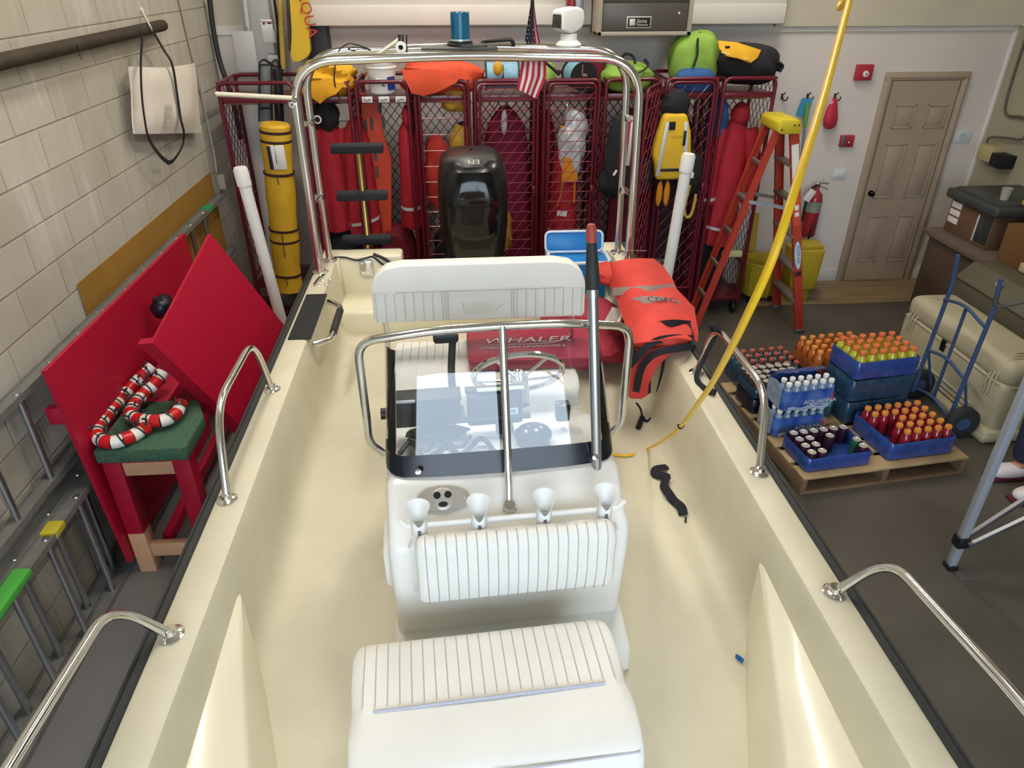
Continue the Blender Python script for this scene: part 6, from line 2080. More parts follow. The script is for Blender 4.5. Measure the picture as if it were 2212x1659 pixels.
def can(label, body_m, group, r=0.0328, h=0.121):
    t = thing('can', label, 'can', (0, 0, 0), group)
    part('can_body', MB().lathe([(0, 0.004), (r * 0.75, 0.0), (r, 0.012), (r, h * 0.88), (r * 0.84, h * 0.985), (r * 0.84, h * 0.99)], (0, 0, 0), (0, 0, 1), 16), body_m, t, local=True)
    part('can_lid', MB().lathe([(r * 0.85, h * 0.985), (r * 0.86, h), (r * 0.80, h), (r * 0.74, h * 0.965), (0, h * 0.965)], (0, 0, 0), (0, 0, 1), 16).box((0.004, 0, h * 0.975), (0.02, 0.011, 0.0025), None, 0.001), mat('can_lid_metal', '#efece2', 0.38, 0.85), t, local=True)
    return t


WRAPB = mat('blue_shrink_wrap', '#2f4a8f', 0.22, var=0.25, scale=14, bump=0.5, bscale=25, coat=0.5)
WRAPT = mat('teal_shrink_wrap', '#29455e', 0.2, var=0.3, scale=14, bump=0.6, bscale=22, coat=0.5)
WRAPD = mat('dark_shrink_wrap', '#2b2833', 0.25, var=0.35, scale=14, bump=0.6, bscale=22, coat=0.4)


def wrap(label, u0, v0, u1, v1, z0, z1, m, name='shrink_wrap', lidded=False, rot=0.0):
    """open shrink wrapped tray round bottles or cans"""
    n = 10
    c = V((u0 + u1) / 2, (v0 + v1) / 2, 0)
    w, d = u1 - u0, v1 - v0
    ol = rrect(w, d, 0.03, 4)
    ol2 = rrect(w - 0.012, d - 0.012, 0.026, 4)
    rows = []
    for z, o_, k in ((z0, ol2, 0.97), (z0 + 0.01, ol, 1.0), (z0 + (z1 - z0) * 0.5, ol, 1.004), (z1 - 0.012, ol, 1.0), (z1, ol2, 0.998), (z1 - 0.006, ol2, 0.985), (z0 + 0.006, ol2, 0.97)):
        rows.append([PP(c.x + p[0] * k, c.y + p[1] * k, z + (0.006 * math.sin(i * 1.3) if z == z1 else 0)) for i, p in enumerate(o_)])
    mb = MB().sheet(rows, closed=True)
    mb.add(rows[-1], [list(range(len(ol2)))])
    mb.add(rows[0], [list(reversed(range(len(ol2))))])
    return solo(name, mb, m, label, 'drinks tray', loc=PP(c.x, c.y, z0))


def fillgrid(proto, first, u0, v0, nu, nv, pitch, z, label, group, skip=()):
    for j in range(nv):
        for i in range(nu):
            if (i, j) in skip:
                continue
            p = PP(u0 + i * pitch, v0 + j * pitch, z)
            if first[0]:
                proto.location = p
                proto.rotation_euler = (0, 0, 0)
                first[0] = False
            else:
                dup(proto, p, random.uniform(0, 6), label, group)


ORC = mat('orange_cap', '#d9703f', 0.45)
ORC2 = mat('amber_cap', '#dc8c3c', 0.45)
ZP = 0.132
# A front can tray
wrap('blue wrapped can tray at the near left corner of the pallet', 0.035, 0.05, 0.50, 0.36, ZP + 0.001, ZP + 0.108, WRAPB)
c1 = can('silver topped can in the tray at the near left corner of the pallet', mat('can_maroon', '#4a2a3c', 0.3, 0.5), 'cans in the near left tray')
fillgrid(c1, [True], 0.085, 0.10, 6, 4, 0.073, ZP + 0.008, c1['label'], c1['group'], skip=((2, 0), (3, 0), (4, 0), (2, 1), (3, 1), (5, 1), (4, 1), (2, 2), (5, 2), (4, 2)))
c3 = can('green can at the near right of the front can tray', mat('can_green', '#3f7d5e', 0.3, 0.5), None)
c3.location = PP(0.085 + 5 * 0.073 + 0.003, 0.10 + 0.073, ZP + 0.008)
# B front tray of red drinks
wrap('blue wrapped tray of red drinks at the near right corner of the pallet', 0.63, 0.06, 1.12, 0.47, ZP + 0.001, ZP + 0.135, WRAPB)
b1 = bottle('red drink bottle with amber cap in the near right tray', mat('red_drink', '#8e1f2c', 0.12, coat=0.6), ORC2, 'red drinks in the near right tray')
fillgrid(b1, [True], 0.685, 0.11, 6, 5, 0.076, ZP + 0.008, b1['label'], b1['group'], skip=((0, 0), (0, 1), (0, 2), (1, 2)))
# C two packs of water
WF = bpy.data.materials.new('water_pack_film')
WF.use_nodes = True
_t = WF.node_tree
_b = _t.nodes['Principled BSDF']
_b.inputs['Roughness'].default_value = 0.18
_b.inputs['Coat Weight'].default_value = 0.6
_tc = _t.nodes.new('ShaderNodeTexCoord')
_n = _t.nodes.new('ShaderNodeTexNoise')
_n.inputs['Scale'].default_value = 9
_n.inputs['Detail'].default_value = 5
_rmp = _t.nodes.new('ShaderNodeValToRGB')
_rmp.color_ramp.elements[0].position = 0.35
_rmp.color_ramp.elements[0].color = hexc('#1d3d9c')
_rmp.color_ramp.elements[1].position = 0.72
_rmp.color_ramp.elements[1].color = hexc('#5f86c4')
_t.links.new(_tc.outputs['Object'], _n.inputs['Vector'])
_t.links.new(_n.outputs['Fac'], _rmp.inputs[0])
_t.links.new(_rmp.outputs[0], _b.inputs['Base Color'])
_n2 = _t.nodes.new('ShaderNodeTexNoise')
_n2.inputs['Scale'].default_value = 18
_t.links.new(_tc.outputs['Object'], _n2.inputs['Vector'])
_bp = _t.nodes.new('ShaderNodeBump')
_bp.inputs['Strength'].default_value = 0.6
_bp.inputs['Distance'].default_value = 0.01
_t.links.new(_n2.outputs['Fac'], _bp.inputs['Height'])
_t.links.new(_bp.outputs[0], _b.inputs['Normal'])
GREYF = mat('clear_wrap_edge', '#9fb0c4', 0.15, var=0.2, scale=20, bump=0.5, bscale=20)
b2 = bottle('white capped water bottle showing through the upper blue water pack', mat('water_clear', '#7f97b4', 0.08, coat=0.8), WHITE, 'water bottles in the upper pack', r=0.031, h=0.20)
b2u = [True]
for lv in range(2):
    z0 = ZP + 0.002 + lv * 0.205
    du = 0.03 if lv == 0 else 0.055
    pk = thing('water_pack', ['lower blue film pack of water bottles with the other pack on it', 'upper blue film pack of water bottles lettered AQUAFINA'][lv], 'water pack', PP(du + 0.19, 0.58, z0))
    rows = []
    W2, D2 = 0.19, 0.125
    for (a, w_, z) in ((0, 0.92, 0.0), (1, 1.0, 0.012), (2, 1.01, 0.08), (3, 1.0, 0.13), (4, 0.985, 0.152)):
        rows.append([PP(du + 0.19 + p[0] * w_ / 1, 0.58 + p[1] * w_, z0 + z + 0.006 * math.sin(i * 2.1)) for i, p in enumerate(rrect(2 * W2, 2 * D2, 0.035, 5))])
    fm_ = MB().sheet(rows, closed=True)
    fm_.add(rows[0], [list(reversed(range(len(rows[0]))))])
    part('film', fm_, WF, pk)
    # film pulled over the far top edge
    top = []
    for i in range(8):
        a = i / 7
        top.append([PP(du + 0.19 - W2 * 0.97 + 2 * W2 * 0.97 * k / 8, 0.58 + D2 - a * 0.10, z0 + 0.15 + 0.062 * math.sin(min(1, a * 1.6) * PI / 2) + 0.006 * math.sin(k * 1.9 + i)) for k in range(9)])
    part('film_top', MB().sheet(top, 0.003), mat('dark_blue_film', '#263a7c', 0.2, var=0.2, scale=16, coat=0.5, bump=0.4, bscale=20), pk)
    part('film_end', MB().sheet([[PP(du + 0.19 - W2 - 0.004, 0.58 - D2 * 0.7 + 2 * D2 * 0.7 * k / 5, z0 + 0.01 + 0.18 * j / 4 * (1 - 0.3 * abs(k / 5 - .5))) for k in range(6)] for j in range(5)], 0.003), GREYF, pk)
    part('film_hem', MB().sheet([[PP(du + 0.19 + x * W2, 0.58 - D2 - 0.004, z0 + 0.004 + 0.012 * math.sin(x * 9)) for x in [-0.8 + 0.2 * k for k in range(9)]], [PP(du + 0.19 + x * W2, 0.58 - D2 - 0.003, z0 + 0.03 + 0.008 * math.sin(x * 9 + 1)) for x in [-0.8 + 0.2 * k for k in range(9)]]], 0.002), GREYF, pk)
    o_ = PP(du + 0.145, 0.58 - D2 - 0.003, z0 + 0.05)
    part('lettering', MB().text('AQUAFINA', o_, PU, (0, 0, 1), 0.044, ext=0.004, stretch=1.1).box(o_ + PU * 0.13 + V(0, 0, -0.012), (0.14, 0.003, 0.003), PYAW), PAPER, pk)
    part('colour_edge', MB().box(PP(du + 0.355, 0.58 - D2 - 0.002, z0 + 0.085), (0.014, 0.008, 0.05), PYAW, 0.003).box(PP(du + 0.352, 0.58 - D2 - 0.002, z0 + 0.035), (0.014, 0.008, 0.05), PYAW, 0.003, 1), [mat('edge_red', '#b8424e', 0.4), mat('edge_green', '#63a57d', 0.4)], pk)
    for i in range(6):
        for j in range(3 if lv else 2):
            p = PP(du + 0.036 + i * 0.0625, 0.58 - D2 + 0.036 + j * 0.064, z0 + 0.003)
            if j == 2:
                continue
            if b2u[0]:
                b2.location = p
                b2u[0] = False
                if lv == 0:
                    b2['label'] = 'white capped water bottle in the lower blue water pack'
                    b2['group'] = 'water bottles in the lower pack'
            else:
                dup(b2, p, 0, 'white capped water bottle showing through the %s blue water pack' % ('upper' if lv else 'lower'), 'water bottles in the %s pack' % ('upper' if lv else 'lower'))
# D can trays behind the water
wrap('dark wrapped drinks tray under the far silver topped cans', 0.02, 0.76, 0.44, 1.02, ZP + 0.001, ZP + 0.122, WRAPD)
wrap('blue wrapped tray holding the far silver topped cans', 0.02, 0.76, 0.44, 1.02, ZP + 0.124, ZP + 0.20, WRAPT)
c2 = can('silver topped can in the stacked tray behind the water packs', mat('can_steel', '#6c6a66', 0.3, 0.7), 'cans behind the water packs')
fillgrid(c2, [True], 0.06, 0.80, 6, 4, 0.066, ZP + 0.130, c2['label'], c2['group'])
# E far left tray of teal bottles
wrap('teal wrapped tray of bottles with brick red caps at the far left of the pallet', 0.10, 1.06, 0.60, 1.38, ZP + 0.001, ZP + 0.15, WRAPT)
b3 = bottle('bottle with brick red cap in the far left teal tray', mat('teal_drink', '#3f5f68', 0.15, coat=0.6), mat('brick_cap', '#b0604e', 0.5), 'bottles in the far left tray')
fillgrid(b3, [True], 0.15, 1.11, 6, 4, 0.08, ZP + 0.008, b3['label'], b3['group'])
# F stack of three trays on the right, yellow drinks on top
for lv, m in enumerate((WRAPT, WRAPT, WRAPB)):
    z0 = ZP + 0.001 + lv * 0.175
    wrap(['lowest teal wrapped tray of the tall drinks stack', 'middle teal wrapped tray of the tall drinks stack', 'top blue wrapped tray of the tall stack, with yellow drinks'][lv], 0.60, 0.52, 1.09, 0.84, z0, z0 + (0.174 if lv < 2 else 0.14), m)
b4 = bottle('yellow drink bottle with orange cap in the top tray of the tall stack', mat('yellow_drink', '#b9b238', 0.12, coat=0.6), ORC, 'yellow drinks on the tall stack')
fillgrid(b4, [True], 0.65, 0.565, 6, 4, 0.0775, ZP + 0.36, b4['label'], b4['group'])
b5 = bottle('empty teal bottle standing at the open end of the tall stack', mat('teal_drink', '#3f5f68', 0.15), mat('teal_cap', '#38505a', 0.4), None)
b5.location = PP(0.56, 0.66, ZP)
# G orange drinks far right on a dark tray
wrap('dark wrapped drinks tray under the far orange drinks', 0.56, 0.90, 1.06, 1.22, ZP + 0.001, ZP + 0.165, WRAPD)
wrap('amber wrapped tray of orange drinks at the far right of the pallet', 0.56, 0.90, 1.06, 1.22, ZP + 0.168, ZP + 0.27, mat('amber_wrap', '#8a4a26', 0.2, var=0.25, scale=14, coat=0.5, bump=0.5, bscale=22))
b6 = bottle('orange drink bottle with amber cap in the far right tray', mat('orange_drink', '#b5662c', 0.12, coat=0.6), ORC2, 'orange drinks at the far right')
fillgrid(b6, [True], 0.61, 0.945, 6, 4, 0.078, ZP + 0.175, b6['label'], b6['group'])
solo('cardboard', MB().box(PP(0.50, 0.45, ZP + 0.006), (0.20, 0.13, 0.01), PYAW + 0.3, 0.002), mat('cardboard', '#8d744d', 0.8), 'loose piece of brown cardboard between the trays on the pallet', 'cardboard')

# ================================================================ canopy frame legs at the right
cf = thing('canopy_frame', 'aluminium canopy frame with black joints standing on the floor at the right edge', 'canopy frame', (2.68, 2.76, 0))
SIL = mat('white_silver_tube', '#c3cad6', 0.3, 0.5)
GRT = mat('grey_tube', '#7c7d82', 0.35, 0.7)
for (x, y, nm) in ((2.68, 2.76, 0), (2.86, 2.22, 1)):
    z1 = 1.55
    lg = part('leg', MB().bx((x - 0.021, y - 0.021, 0.01), (x + 0.021, y + 0.021, z1), 0.004), SIL, cf)
    part('leg_foot', MB().box((x, y, 0.015), (0.06, 0.06, 0.03), None, 0.006), BLACK, lg)
    part('leg_joint', MB().box((x, y, 0.20), (0.066, 0.066, 0.07), None, 0.01), BLACK, lg)
    if nm == 0:
        part('foot_plate', MB().bx((x + 0.0, y - 0.105, 0.0), (x + 0.07, y - 0.035, 0.006), 0.001), GRT, lg)
for z, dz in ((0.20, 1.0),):
    part('strut', MB().beam((2.70, 2.76, 0.22), (3.75, 2.95, 0.95), 0.02, 0.03), GRT, cf)
    part('strut', MB().beam((2.70, 2.72, 0.20), (3.75, 2.80, 0.78), 0.02, 0.03), GRT, cf)
part('leg', MB().bx((3.75, 2.85, 0.01), (3.79, 2.89, 1.55), 0.004), SIL, cf)
# ================================================================ loose things in the boat
bh = thing('boat_hook', 'aluminium boat hook pole with black grip and red tip standing in the right rod holder', 'boat hook', PY(1297, 1335, 1.68))
t0, t1 = PY(1296, 1330, 1.69), PY(1277, 482, 2.0)
d = t1 - t0
POLE = mat('satin_aluminium', '#b7b9bd', 0.3, 1.0)
L_ = d.length
s_ = lambda k: t0 + d * k
kz = 0.855
part('pole_tube', MB().tube([s_(0), s_(kz + 0.01)], 0.0165, 16).tube([s_(kz - 0.02), s_(kz + 0.012)], 0.0185, 16), POLE, bh)
part('grip', MB().tube([s_(kz), s_(kz + 0.02), s_(0.93), s_(0.963)], [0.022, 0.0225, 0.0175, 0.015], 16), RUBBER, bh)
part('red_tip', MB().tube([s_(0.958), s_(0.985), s_(0.997), s_(1.0)], [0.0165, 0.0165, 0.012, 0.003], 16), mat('tip_red', '#a3473d', 0.5), bh)
# blue cooler on the stern
cl_ = thing('cooler', 'blue plastic cooler with white rim on the stern corner', 'cooler', BL((0, 0, 0)) * 0 + (_bi @ V(0.62, 4.3, 1.056)))
CB = mat('cooler_blue', '#1c7cc4', 0.35, var=0.05)
def bw(x, y, z):
    return _bi @ V(x, y, z)
a = MB()
for q in (rprism(rrect(0.36, 0.20, 0.04, 4), (0, 0, 0), (1, 0, 0), (0, 1, 0), 0.25, 0.012, 2),):
    q.v = [bw(0.66, 4.32, 1.06) + V(v.x, v.y, v.z) for v in q.v]
    merge(a, q)
part('cooler_body', a, CB, cl_)
part('rim', MB().tube([bw(0.66, 4.32, 1.315) + V(p[0] * 1.03, p[1] * 1.03, 0) for p in rrect(0.37, 0.21, 0.045, 5)], 0.011, 8, closed=True), mat('cooler_rim', '#c7d8e6', 0.4), cl_)
ld_ = rprism(rrect(0.37, 0.125, 0.03, 5), (0, 0, 0), (1, 0, 0), (0, 0.25, 0.97), -0.04, 0.01, 2)
ld_.v = [bw(0.645, 4.43, 1.385) + v for v in ld_.v]
lid = part('lid', ld_, CB, cl_)
part('lid_edge', MB().tube([bw(0.645, 4.43, 1.385) + V(p[0], 0.25 * p[1] - 0.004, 0.97 * p[1]) for p in rrect(0.375, 0.13, 0.032, 5)], 0.008, 8, closed=True), mat('cooler_rim', '#c7d8e6', 0.4), lid)
# orange red float coat draped over the right gunwale
fc = thing('float_coat', 'orange-red float coat with grey reflective bands and black webbing draped over the right gunwale', 'coat', bw(0.93, 3.3, 1.31))
OC = mat('coral_red_fabric', '#d1433a', 0.75, var=0.10, scale=7, bump=0.45, bscale=12)
GB = mat('grey_band', '#a39c94', 0.6)
# spine of the coat along the gunwale: (left edge px, right edge px) rows with boat x profile
rowsP = [  # centre y, z of top, half width, extra drop inside, outside
    ((1308, 575), (1405, 568)), ((1312, 592), (1428, 588)), ((1325, 612), (1445, 612)), ((1335, 632), (1455, 636)),
    ((1345, 655), (1470, 652)), ((1352, 680), (1492, 676)), ((1360, 705), (1494, 700)), ((1358, 730), (1496, 722)), ((1362, 752), (1494, 742))]


def coat_row(k, n=11, lift=0.0):
    (lx, ly), (rx, ry) = rowsP[k]
    row = []
    for i in range(n):
        u = i / (n - 1)
        px_, py_ = lx + (rx - lx) * u, ly + (ry - ly) * u
        z = 1.345 + 0.055 * math.sin(u * PI) + 0.016 * math.sin(u * 9 + k * 1.7) - 0.05 * max(0, 0.25 - u) * 4 - 0.03 * max(0, u - 0.85) * 6
        row.append(PZ(px_, py_, z + lift))
    return row


R_ = [coat_row(k) for k in range(9)]
cb_ = part('coat_body', MB().sheet(R_, 0.035), OC, fc)
# part hanging down inside the boat
hang = [[(1362, 752), (1400, 750), (1440, 742), (1494, 742)], [(1360, 775), (1382, 778), (1420, 768), (1440, 764)], [(1356, 800), (1372, 806), (1394, 800), (1412, 790)], [(1356, 830), (1366, 836), (1382, 832), (1396, 826)], [(1360, 848), (1372, 856), (1384, 857), (1394, 850)]]
zz_ = [[1.34, 1.355, 1.36, 1.335], [1.26, 1.28, 1.31, 1.315], [1.17, 1.20, 1.22, 1.25], [1.08, 1.10, 1.11, 1.12], [1.03, 1.04, 1.05, 1.06]]
hr = [[PZ(p[0], p[1], zz_[j][i]) for i, p in enumerate(r)] for j, r in enumerate(hang)]
part('front_panel', MB().sheet(hr, 0.025), OC, fc)
part('dark_lining', MB().sheet([[PZ(1384, 780, 1.24), PZ(1420, 772, 1.29)], [PZ(1378, 820, 1.12), PZ(1406, 812, 1.16)], [PZ(1390, 852, 1.04), PZ(1406, 846, 1.06)]], 0.015), mat('navy_lining', '#262b40', 0.8), fc)


def band(name, pts, w, m, lift=0.05):
    p3 = [PZ(x, y, z) for x, y, z in pts]
    c = cat(p3, 5)
    rows = [[], []]
    for i, p in enumerate(c):
        t = (c[min(i + 1, len(c) - 1)] - c[max(i - 1, 0)]).normalized()
        nrm = (CAM - p).normalized()
        s = t.cross(nrm).normalized() * (w / 2)
        rows[0].append(p + s + nrm * lift)
        rows[1].append(p - s + nrm * lift)
    return part(name, MB().sheet(rows, -0.006), m, fc)


def zt(u, k):
    return 1.345 + 0.055 * math.sin(u * PI) + 0.012 * math.sin(u * 9 + k * 1.7)


band('reflective_band', [(1327, 630, 1.33), (1360, 628, 1.39), (1400, 626, 1.41), (1455, 622, 1.355)], 0.045, GB)
band('reflective_band', [(1358, 655, 1.35), (1395, 650, 1.405), (1430, 652, 1.41), (1466, 662, 1.37)], 0.05, GB)
for pts in ([(1378, 728, 1.36), (1410, 706, 1.40), (1450, 698, 1.41), (1490, 700, 1.36)], [(1360, 790, 1.25), (1382, 765, 1.33), (1415, 738, 1.385), (1455, 730, 1.40), (1496, 732, 1.35)], [(1374, 845, 1.08), (1384, 800, 1.23), (1400, 775, 1.31), (1425, 760, 1.36), (1470, 752, 1.37), (1494, 748, 1.34)], [(1358, 730, 1.34), (1366, 760, 1.31), (1378, 778, 1.28)], [(1484, 700, 1.37), (1490, 720, 1.36), (1496, 748, 1.345)]):
    band('webbing', pts, 0.034, STRAP, 0.05)
# writing on the coat
q = PZ(1334, 578, 1.405)
e_ = PZ(1388, 582, 1.405)
part('lettering', MB().text('CDFC', PZ(1362, 560, 1.39), (PZ(1316, 572, 1.375) - PZ(1392, 574, 1.405)).normalized(), (0, -0.9, 0.25), 0.075, ext=0.055, align='CENTER').text('CDFC', PZ(1394, 668, 1.405), (PZ(1470, 668, 1.385) - PZ(1394, 664, 1.405)).normalized(), (0, 0.92, 0.22), 0.062, 1, 0.05), [mat('cream_lettering', '#d9cfb4', 0.7), mat('ink_lettering', '#4a2330', 0.8)], fc)
# hanging strap ends
for pts in ([(1437, 752, 1.33), (1432, 790, 1.22), (1424, 830, 1.10), (1416, 862, 1.0), (1412, 890, 0.93), (1398, 910, 0.915), (1388, 900, 0.92), (1384, 884, 0.94), (1376, 872, 0.98)], [(1388, 900, 0.92), (1382, 915, 0.912), (1378, 926, 0.91)]):
    part('hanging_strap', MB().tube(cat([PZ(*p) for p in pts], 4), 0.0135, 6, flat=(1, 0.4)), STRAP, fc)
# collar part at the stern end
part('collar', MB().blob(PZ(1312, 590, 1.33), (0.16, 0.22, 0.13), noise=0.25, seed=3), OC, fc)
# dark red jacket bundle behind the pilot seat, with grey sleeve band
rj = thing('jacket', 'dark red jacket heaped behind the pilot seat backrest', 'jacket', bw(0.62, 3.6, 0.95))
part('jacket_body', MB().blob(bw(0.62, 3.75, 1.08), (0.52, 0.75, 0.36), noise=0.22, seed=14, seg=(28, 18)), mat('dark_red_fabric', '#96273a', 0.8, var=0.2, scale=7, bump=0.4, bscale=14), rj)
part('sleeve_band', MB().beam(PZ(1318, 700, 1.24), PZ(1335, 668, 1.26), 0.07, 0.012, up=(0, -.3, 1)), GB, rj)
part('zip_edge', MB().tube([PZ(1330, 708, 1.28), PZ(1343, 682, 1.29), PZ(1352, 660, 1.30)], 0.010, 6), REFL, rj)
# red boat cushion lettered WHALER on the pilot seat
rc = thing('boat_cushion', 'crimson cushion with white lettering lying on the pilot seat', 'cushion', bw(0.2, 2.9, 1.385))
cu_ = rprism(rrect(0.58, 0.36, 0.03, 4), (0, 0, 0), (1, 0, 0), (0, 1, 0), 0.05, 0.02, 3)
cu_.v = [bw(0.20, 2.93, 1.384) + rotm('Z', 1.0) @ v for v in cu_.v]
part('cushion_body', cu_, mat('crimson_vinyl', '#9b1f3f', 0.45, var=0.05, bump=0.1), rc)
o_ = bw(-0.02, 2.91, 1.436)
uu = (bw(1, 0, 0) - bw(0, 0, 0)).normalized()
vv = (bw(0, 1, 0) - bw(0, 0, 0)).normalized()
part('lettering', MB().text('WHALER', o_, uu, vv, 0.075, ext=0.0015, shear=0.25, stretch=1.35).text('LEGENDARY UNSINKABLE', o_ - vv * 0.05 - uu * 0.02, uu, vv, 0.026, ext=0.0015, shear=0.2, stretch=1.3).tube(cat([o_ - vv * 0.015 + uu * 0.0, o_ - vv * 0.012 + uu * 0.3, o_ + vv * 0.05 + uu * 0.42], 5), 0.003, 5), mat('white_lettering', '#e0cfd3', 0.6), rc)
# black strap wound on the right grab rail
sr = MB().tube(cat([PY(1545, 703, 2.79), PY(1547, 720, 2.78), PY(1535, 745, 2.78), PY(1520, 775, 2.78), PY(1508, 800, 2.75), PY(1505, 815, 2.72), PY(1512, 832, 2.68), PY(1528, 843, 2.62), PY(1545, 848, 2.58)], 5), 0.016, 8, flat=(1, 0.5))
wd = [V(0, 0, 0)]
sr.tube(cat([PY(1536, 700, 2.76), PY(1546, 706, 2.74), PY(1550, 716, 2.76), PY(1540, 714, 2.80), PY(1536, 700, 2.79)], 4), 0.013, 6)
solo('strap', sr, STRAP, 'black strap tied to the right grab rail and hanging onto the gunwale', 'strap')
# crumpled black strap on the deck
dk = cat([PZ(x, y, 0.915 + 0.012 * (i % 2)) for i, (x, y) in enumerate(((1440, 1008), (1418, 1012), (1416, 1025), (1440, 1030), (1434, 1048), (1446, 1068), (1456, 1082), (1472, 1096), (1476, 1112)))], 4)
solo('strap', MB().tube(dk, 0.020, 8, flat=(1, 0.35)).box(PZ(1481, 1123, 0.912), (0.008, 0.03, 0.012), rotm('Z', -20), 0.003), STRAP, 'crumpled black strap lying on the deck right of the console', 'strap')
# scrap of blue tape
bt_ = MB().sheet([[PZ(1589, 1412, 0.925), PZ(1598, 1416, 0.915), PZ(1608, 1424, 0.93)], [PZ(1588, 1422, 0.912), PZ(1597, 1428, 0.906), PZ(1604, 1434, 0.91)]], 0.002)
solo('tape_scrap', bt_, mat('blue_tape', '#2f6db1', 0.6), 'scrap of blue tape on the deck at the right side', 'tape')
# yellow power cord coming down from above into the boat
pts = [V(0.98, 1.35, 4.49), V(0.93, 1.32, 3.6), PD(1850, -60, 1.42), PD(1835, 0, 1.33), PD(1810, 95, 1.2), PD(1776, 220, 1.08), PD(1720, 400, 0.98), PD(1668, 560, 0.97), PD(1610, 690, 1.06), PD(1570, 770, 1.22), PD(1532, 838, 1.5), PD(1500, 882, 1.86), PD(1470, 921, 2.28), PD(1440, 947, 2.58), PZ(1400, 969, 0.915)]
e1_ = [PZ(1362, 983, 0.91), PZ(1335, 983, 0.91), PZ(1300, 975, 0.91)]
pc = thing('power_cord', 'yellow power cord hanging from the ceiling down to the boat deck', 'cord', PZ(1362, 983, 0.9))
part('cord', MB().tube(cat(pts + e1_, 8), 0.0062, 10), mat('cord_yellow', '#e3b71f', 0.4), pc)
part('cord_clip', MB().tube(cat([PD(1466, 919, 2.29), PD(1470, 924, 2.27), PD(1475, 920, 2.29)], 3), 0.006, 6), BLACK, pc)

# ================================================================ person at the right edge, mostly out of the picture
px0, py0 = 3.62, 3.40
person = thing('person', 'person in dark blue trousers and dark gold-trimmed top cut off by the right edge', 'person', (px0, py0, 0))


def skin_body(name, verts, edges, radii, m, parent, sub=2):
    me = bpy.data.meshes.new(name)
    me.from_pydata([tuple(Vector(v)) for v in verts], edges, [])
    tmp = bpy.data.objects.new(name, me)
    COL.objects.link(tmp)
    md = tmp.modifiers.new('s', 'SKIN')
    for i, r in enumerate(radii):
        sv = me.skin_vertices[0].data[i]
        sv.radius = (r, r) if not isinstance(r, tuple) else r
        sv.use_root = (i == 0)
    ms = tmp.modifiers.new('u', 'SUBSURF')
    ms.levels = ms.render_levels = sub
    dg = bpy.context.evaluated_depsgraph_get()
    me2 = bpy.data.meshes.new_from_object(tmp.evaluated_get(dg))
    COL.objects.unlink(tmp)
    bpy.data.objects.remove(tmp)
    off = rootloc(parent)
    for v in me2.vertices:
        v.co = v.co - off
    me2.materials.clear()
    me2.materials.append(m)
    for p in me2.polygons:
        p.use_smooth = True
    o = bpy.data.objects.new(name, me2)
    COL.objects.link(o)
    o.parent = parent
    return o


SK = mat('skin', '#b98566', 0.5, bump=0.05)
SKB = [(0, 0, 0.95), (0, 0, 1.12), (0, 0, 1.32), (0, 0, 1.45), (0, -0.01, 1.52), (0, -0.02, 1.60), (0, -0.01, 1.70), (0, 0, 1.78),
       (-0.02, 0.10, 0.88), (-0.03, 0.11, 0.50), (0.0, 0.12, 0.10), (-0.02, -0.10, 0.88), (-0.04, -0.11, 0.50), (0.0, -0.12, 0.10),
       (0, 0.19, 1.42), (0.03, 0.25, 1.14), (-0.05, 0.27, 0.90), (0, -0.19, 1.42), (0.03, -0.25, 1.14), (-0.06, -0.27, 0.90), (-0.14, 0.12, 0.05), (-0.14, -0.12, 0.05)]
SKR = [0.13, 0.12, 0.14, 0.10, 0.05, 0.075, 0.09, 0.06, 0.085, 0.058, 0.042, 0.085, 0.058, 0.042, 0.055, 0.042, 0.03, 0.055, 0.042, 0.03, 0.035, 0.035]
SKE = [(0, 1), (1, 2), (2, 3), (3, 4), (4, 5), (5, 6), (6, 7), (0, 8), (8, 9), (9, 10), (0, 11), (11, 12), (12, 13), (3, 14), (14, 15), (15, 16), (3, 17), (17, 18), (18, 19), (10, 20), (13, 21)]
hv = [(px0 + x, py0 + y, z) for x, y, z in SKB]
he = list(SKE)
hr_ = list(SKR)
for w_i, s in ((16, 1), (19, -1)):      # palms and five fingers each
    w0 = Vector(hv[w_i])
    base = len(hv)
    hv.append(tuple(w0 + V(-0.015, 0, -0.055)))
    hr_.append(0.026)
    he.append((w_i, base))
    for k in range(4):
        dx = -0.034 + k * 0.021
        L3 = (0.066, 0.078, 0.074, 0.058)[k]
        i0 = len(hv)
        hv.append(tuple(w0 + V(dx - 0.012, 0, -0.10)))
        hv.append(tuple(w0 + V(dx - 0.018, -s * 0.012, -0.10 - L3 * 0.55)))
        hv.append(tuple(w0 + V(dx - 0.018, -s * 0.028, -0.10 - L3)))
        hr_ += [0.0095, 0.009, 0.0075]
        he += [(base, i0), (i0, i0 + 1), (i0 + 1, i0 + 2)]
    i0 = len(hv)
    hv.append(tuple(w0 + V(-0.052, -s * 0.01, -0.075)))
    hv.append(tuple(w0 + V(-0.062, -s * 0.02, -0.108)))
    hr_ += [0.011, 0.0085]
    he += [(base, i0), (i0, i0 + 1)]
skin_body('body', hv, he, hr_, SK, person)
P_ = lambda x, y, z: (px0 + x, py0 + y, z)
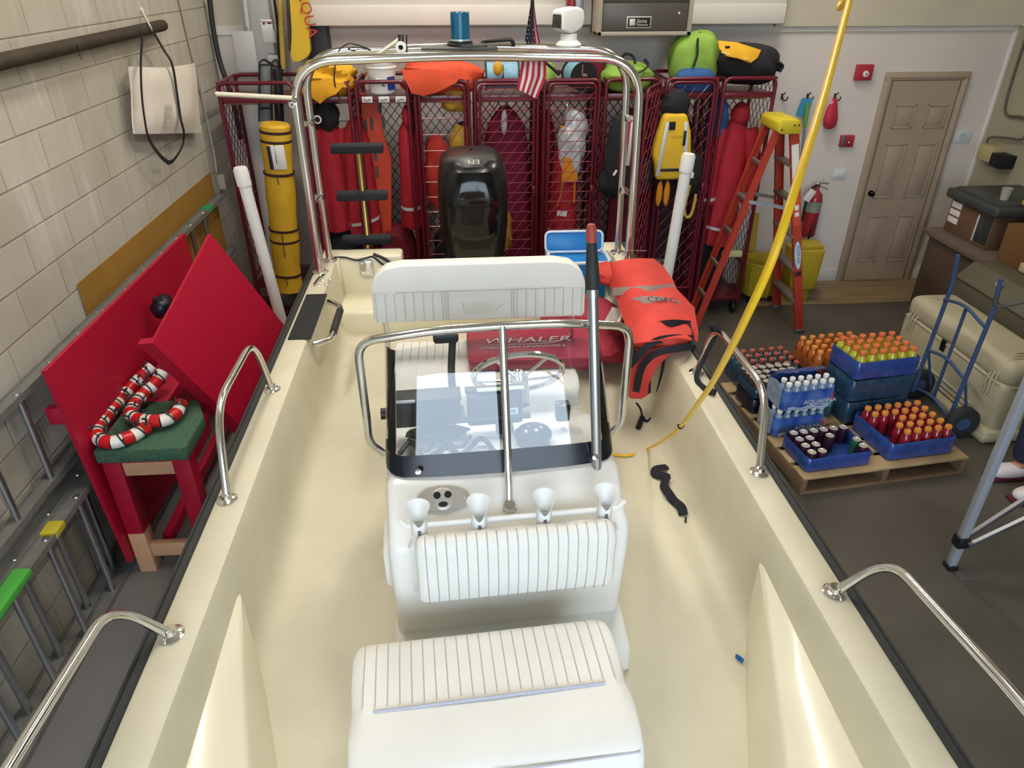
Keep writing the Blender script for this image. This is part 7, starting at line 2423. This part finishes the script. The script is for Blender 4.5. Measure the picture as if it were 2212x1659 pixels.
skin_body('trousers', [P_(0, 0, 1.0), P_(0, 0, 0.90), P_(-0.03, 0.10, 0.82), P_(-0.04, 0.11, 0.50), P_(-0.01, 0.12, 0.12), P_(-0.03, -0.10, 0.82), P_(-0.05, -0.11, 0.50), P_(-0.01, -0.12, 0.12)], [(0, 1), (1, 2), (2, 3), (3, 4), (1, 5), (5, 6), (6, 7)], [0.145, 0.15, 0.11, 0.085, 0.075, 0.11, 0.085, 0.075], mat('navy_trousers', '#232a45', 0.85, var=0.15, bump=0.2), person)
skin_body('shirt', [P_(0, 0, 0.93), P_(0, 0, 1.15), P_(0, 0, 1.34), P_(0, 0, 1.47), P_(0, 0.20, 1.42), P_(0.02, 0.245, 1.22), P_(0, -0.20, 1.42), P_(0.02, -0.245, 1.22)], [(0, 1), (1, 2), (2, 3), (3, 4), (4, 5), (3, 6), (6, 7)], [0.165, 0.15, 0.165, 0.09, 0.075, 0.07, 0.075, 0.07], mat('dark_shirt', '#1d1c24', 0.8, var=0.15, bump=0.2), person)
tr_ = MB()
for z, r in ((0.80, 0.172), (0.835, 0.172)):
    pass
tr_.tube([P_(0.163 * 1.02 * math.cos(a), 0.163 * 1.02 * math.sin(a), 0.86) for a in [2 * PI * k / 28 for k in range(28)]], 0.008, 6, closed=True)
part('gold_trim', tr_, mat('gold_trim', '#c9a44a', 0.4), person)
for s in (1, -1):
    sh_ = MB().blob(P_(-0.07, s * 0.12, 0.062), (0.30, 0.105, 0.10), pw=0.85).box(P_(-0.07, s * 0.12, 0.014), (0.30, 0.10, 0.028), None, 0.012, 1)
    part('shoe', sh_, [mat('white_shoe', '#ddd3d2', 0.5), mat('maroon_sole', '#5a1c2a', 0.6)], person)
part('hair', MB().blob(P_(0.025, 0, 1.74), (0.21, 0.19, 0.22), noise=0.06), mat('dark_hair', '#2a211d', 0.6), person)
fc_ = MB().blob(P_(-0.105, 0, 1.655), (0.04, 0.03, 0.05)).blob(P_(-0.085, 0.035, 1.69), (0.02, 0.03, 0.014), m=1).blob(P_(-0.085, -0.035, 1.69), (0.02, 0.03, 0.014), m=1).blob(P_(-0.088, 0, 1.61), (0.02, 0.05, 0.012), m=2)
part('face', fc_, [SK, mat('eye_dark', '#2b2524', 0.3), mat('lip', '#9a5a50', 0.5)], person)
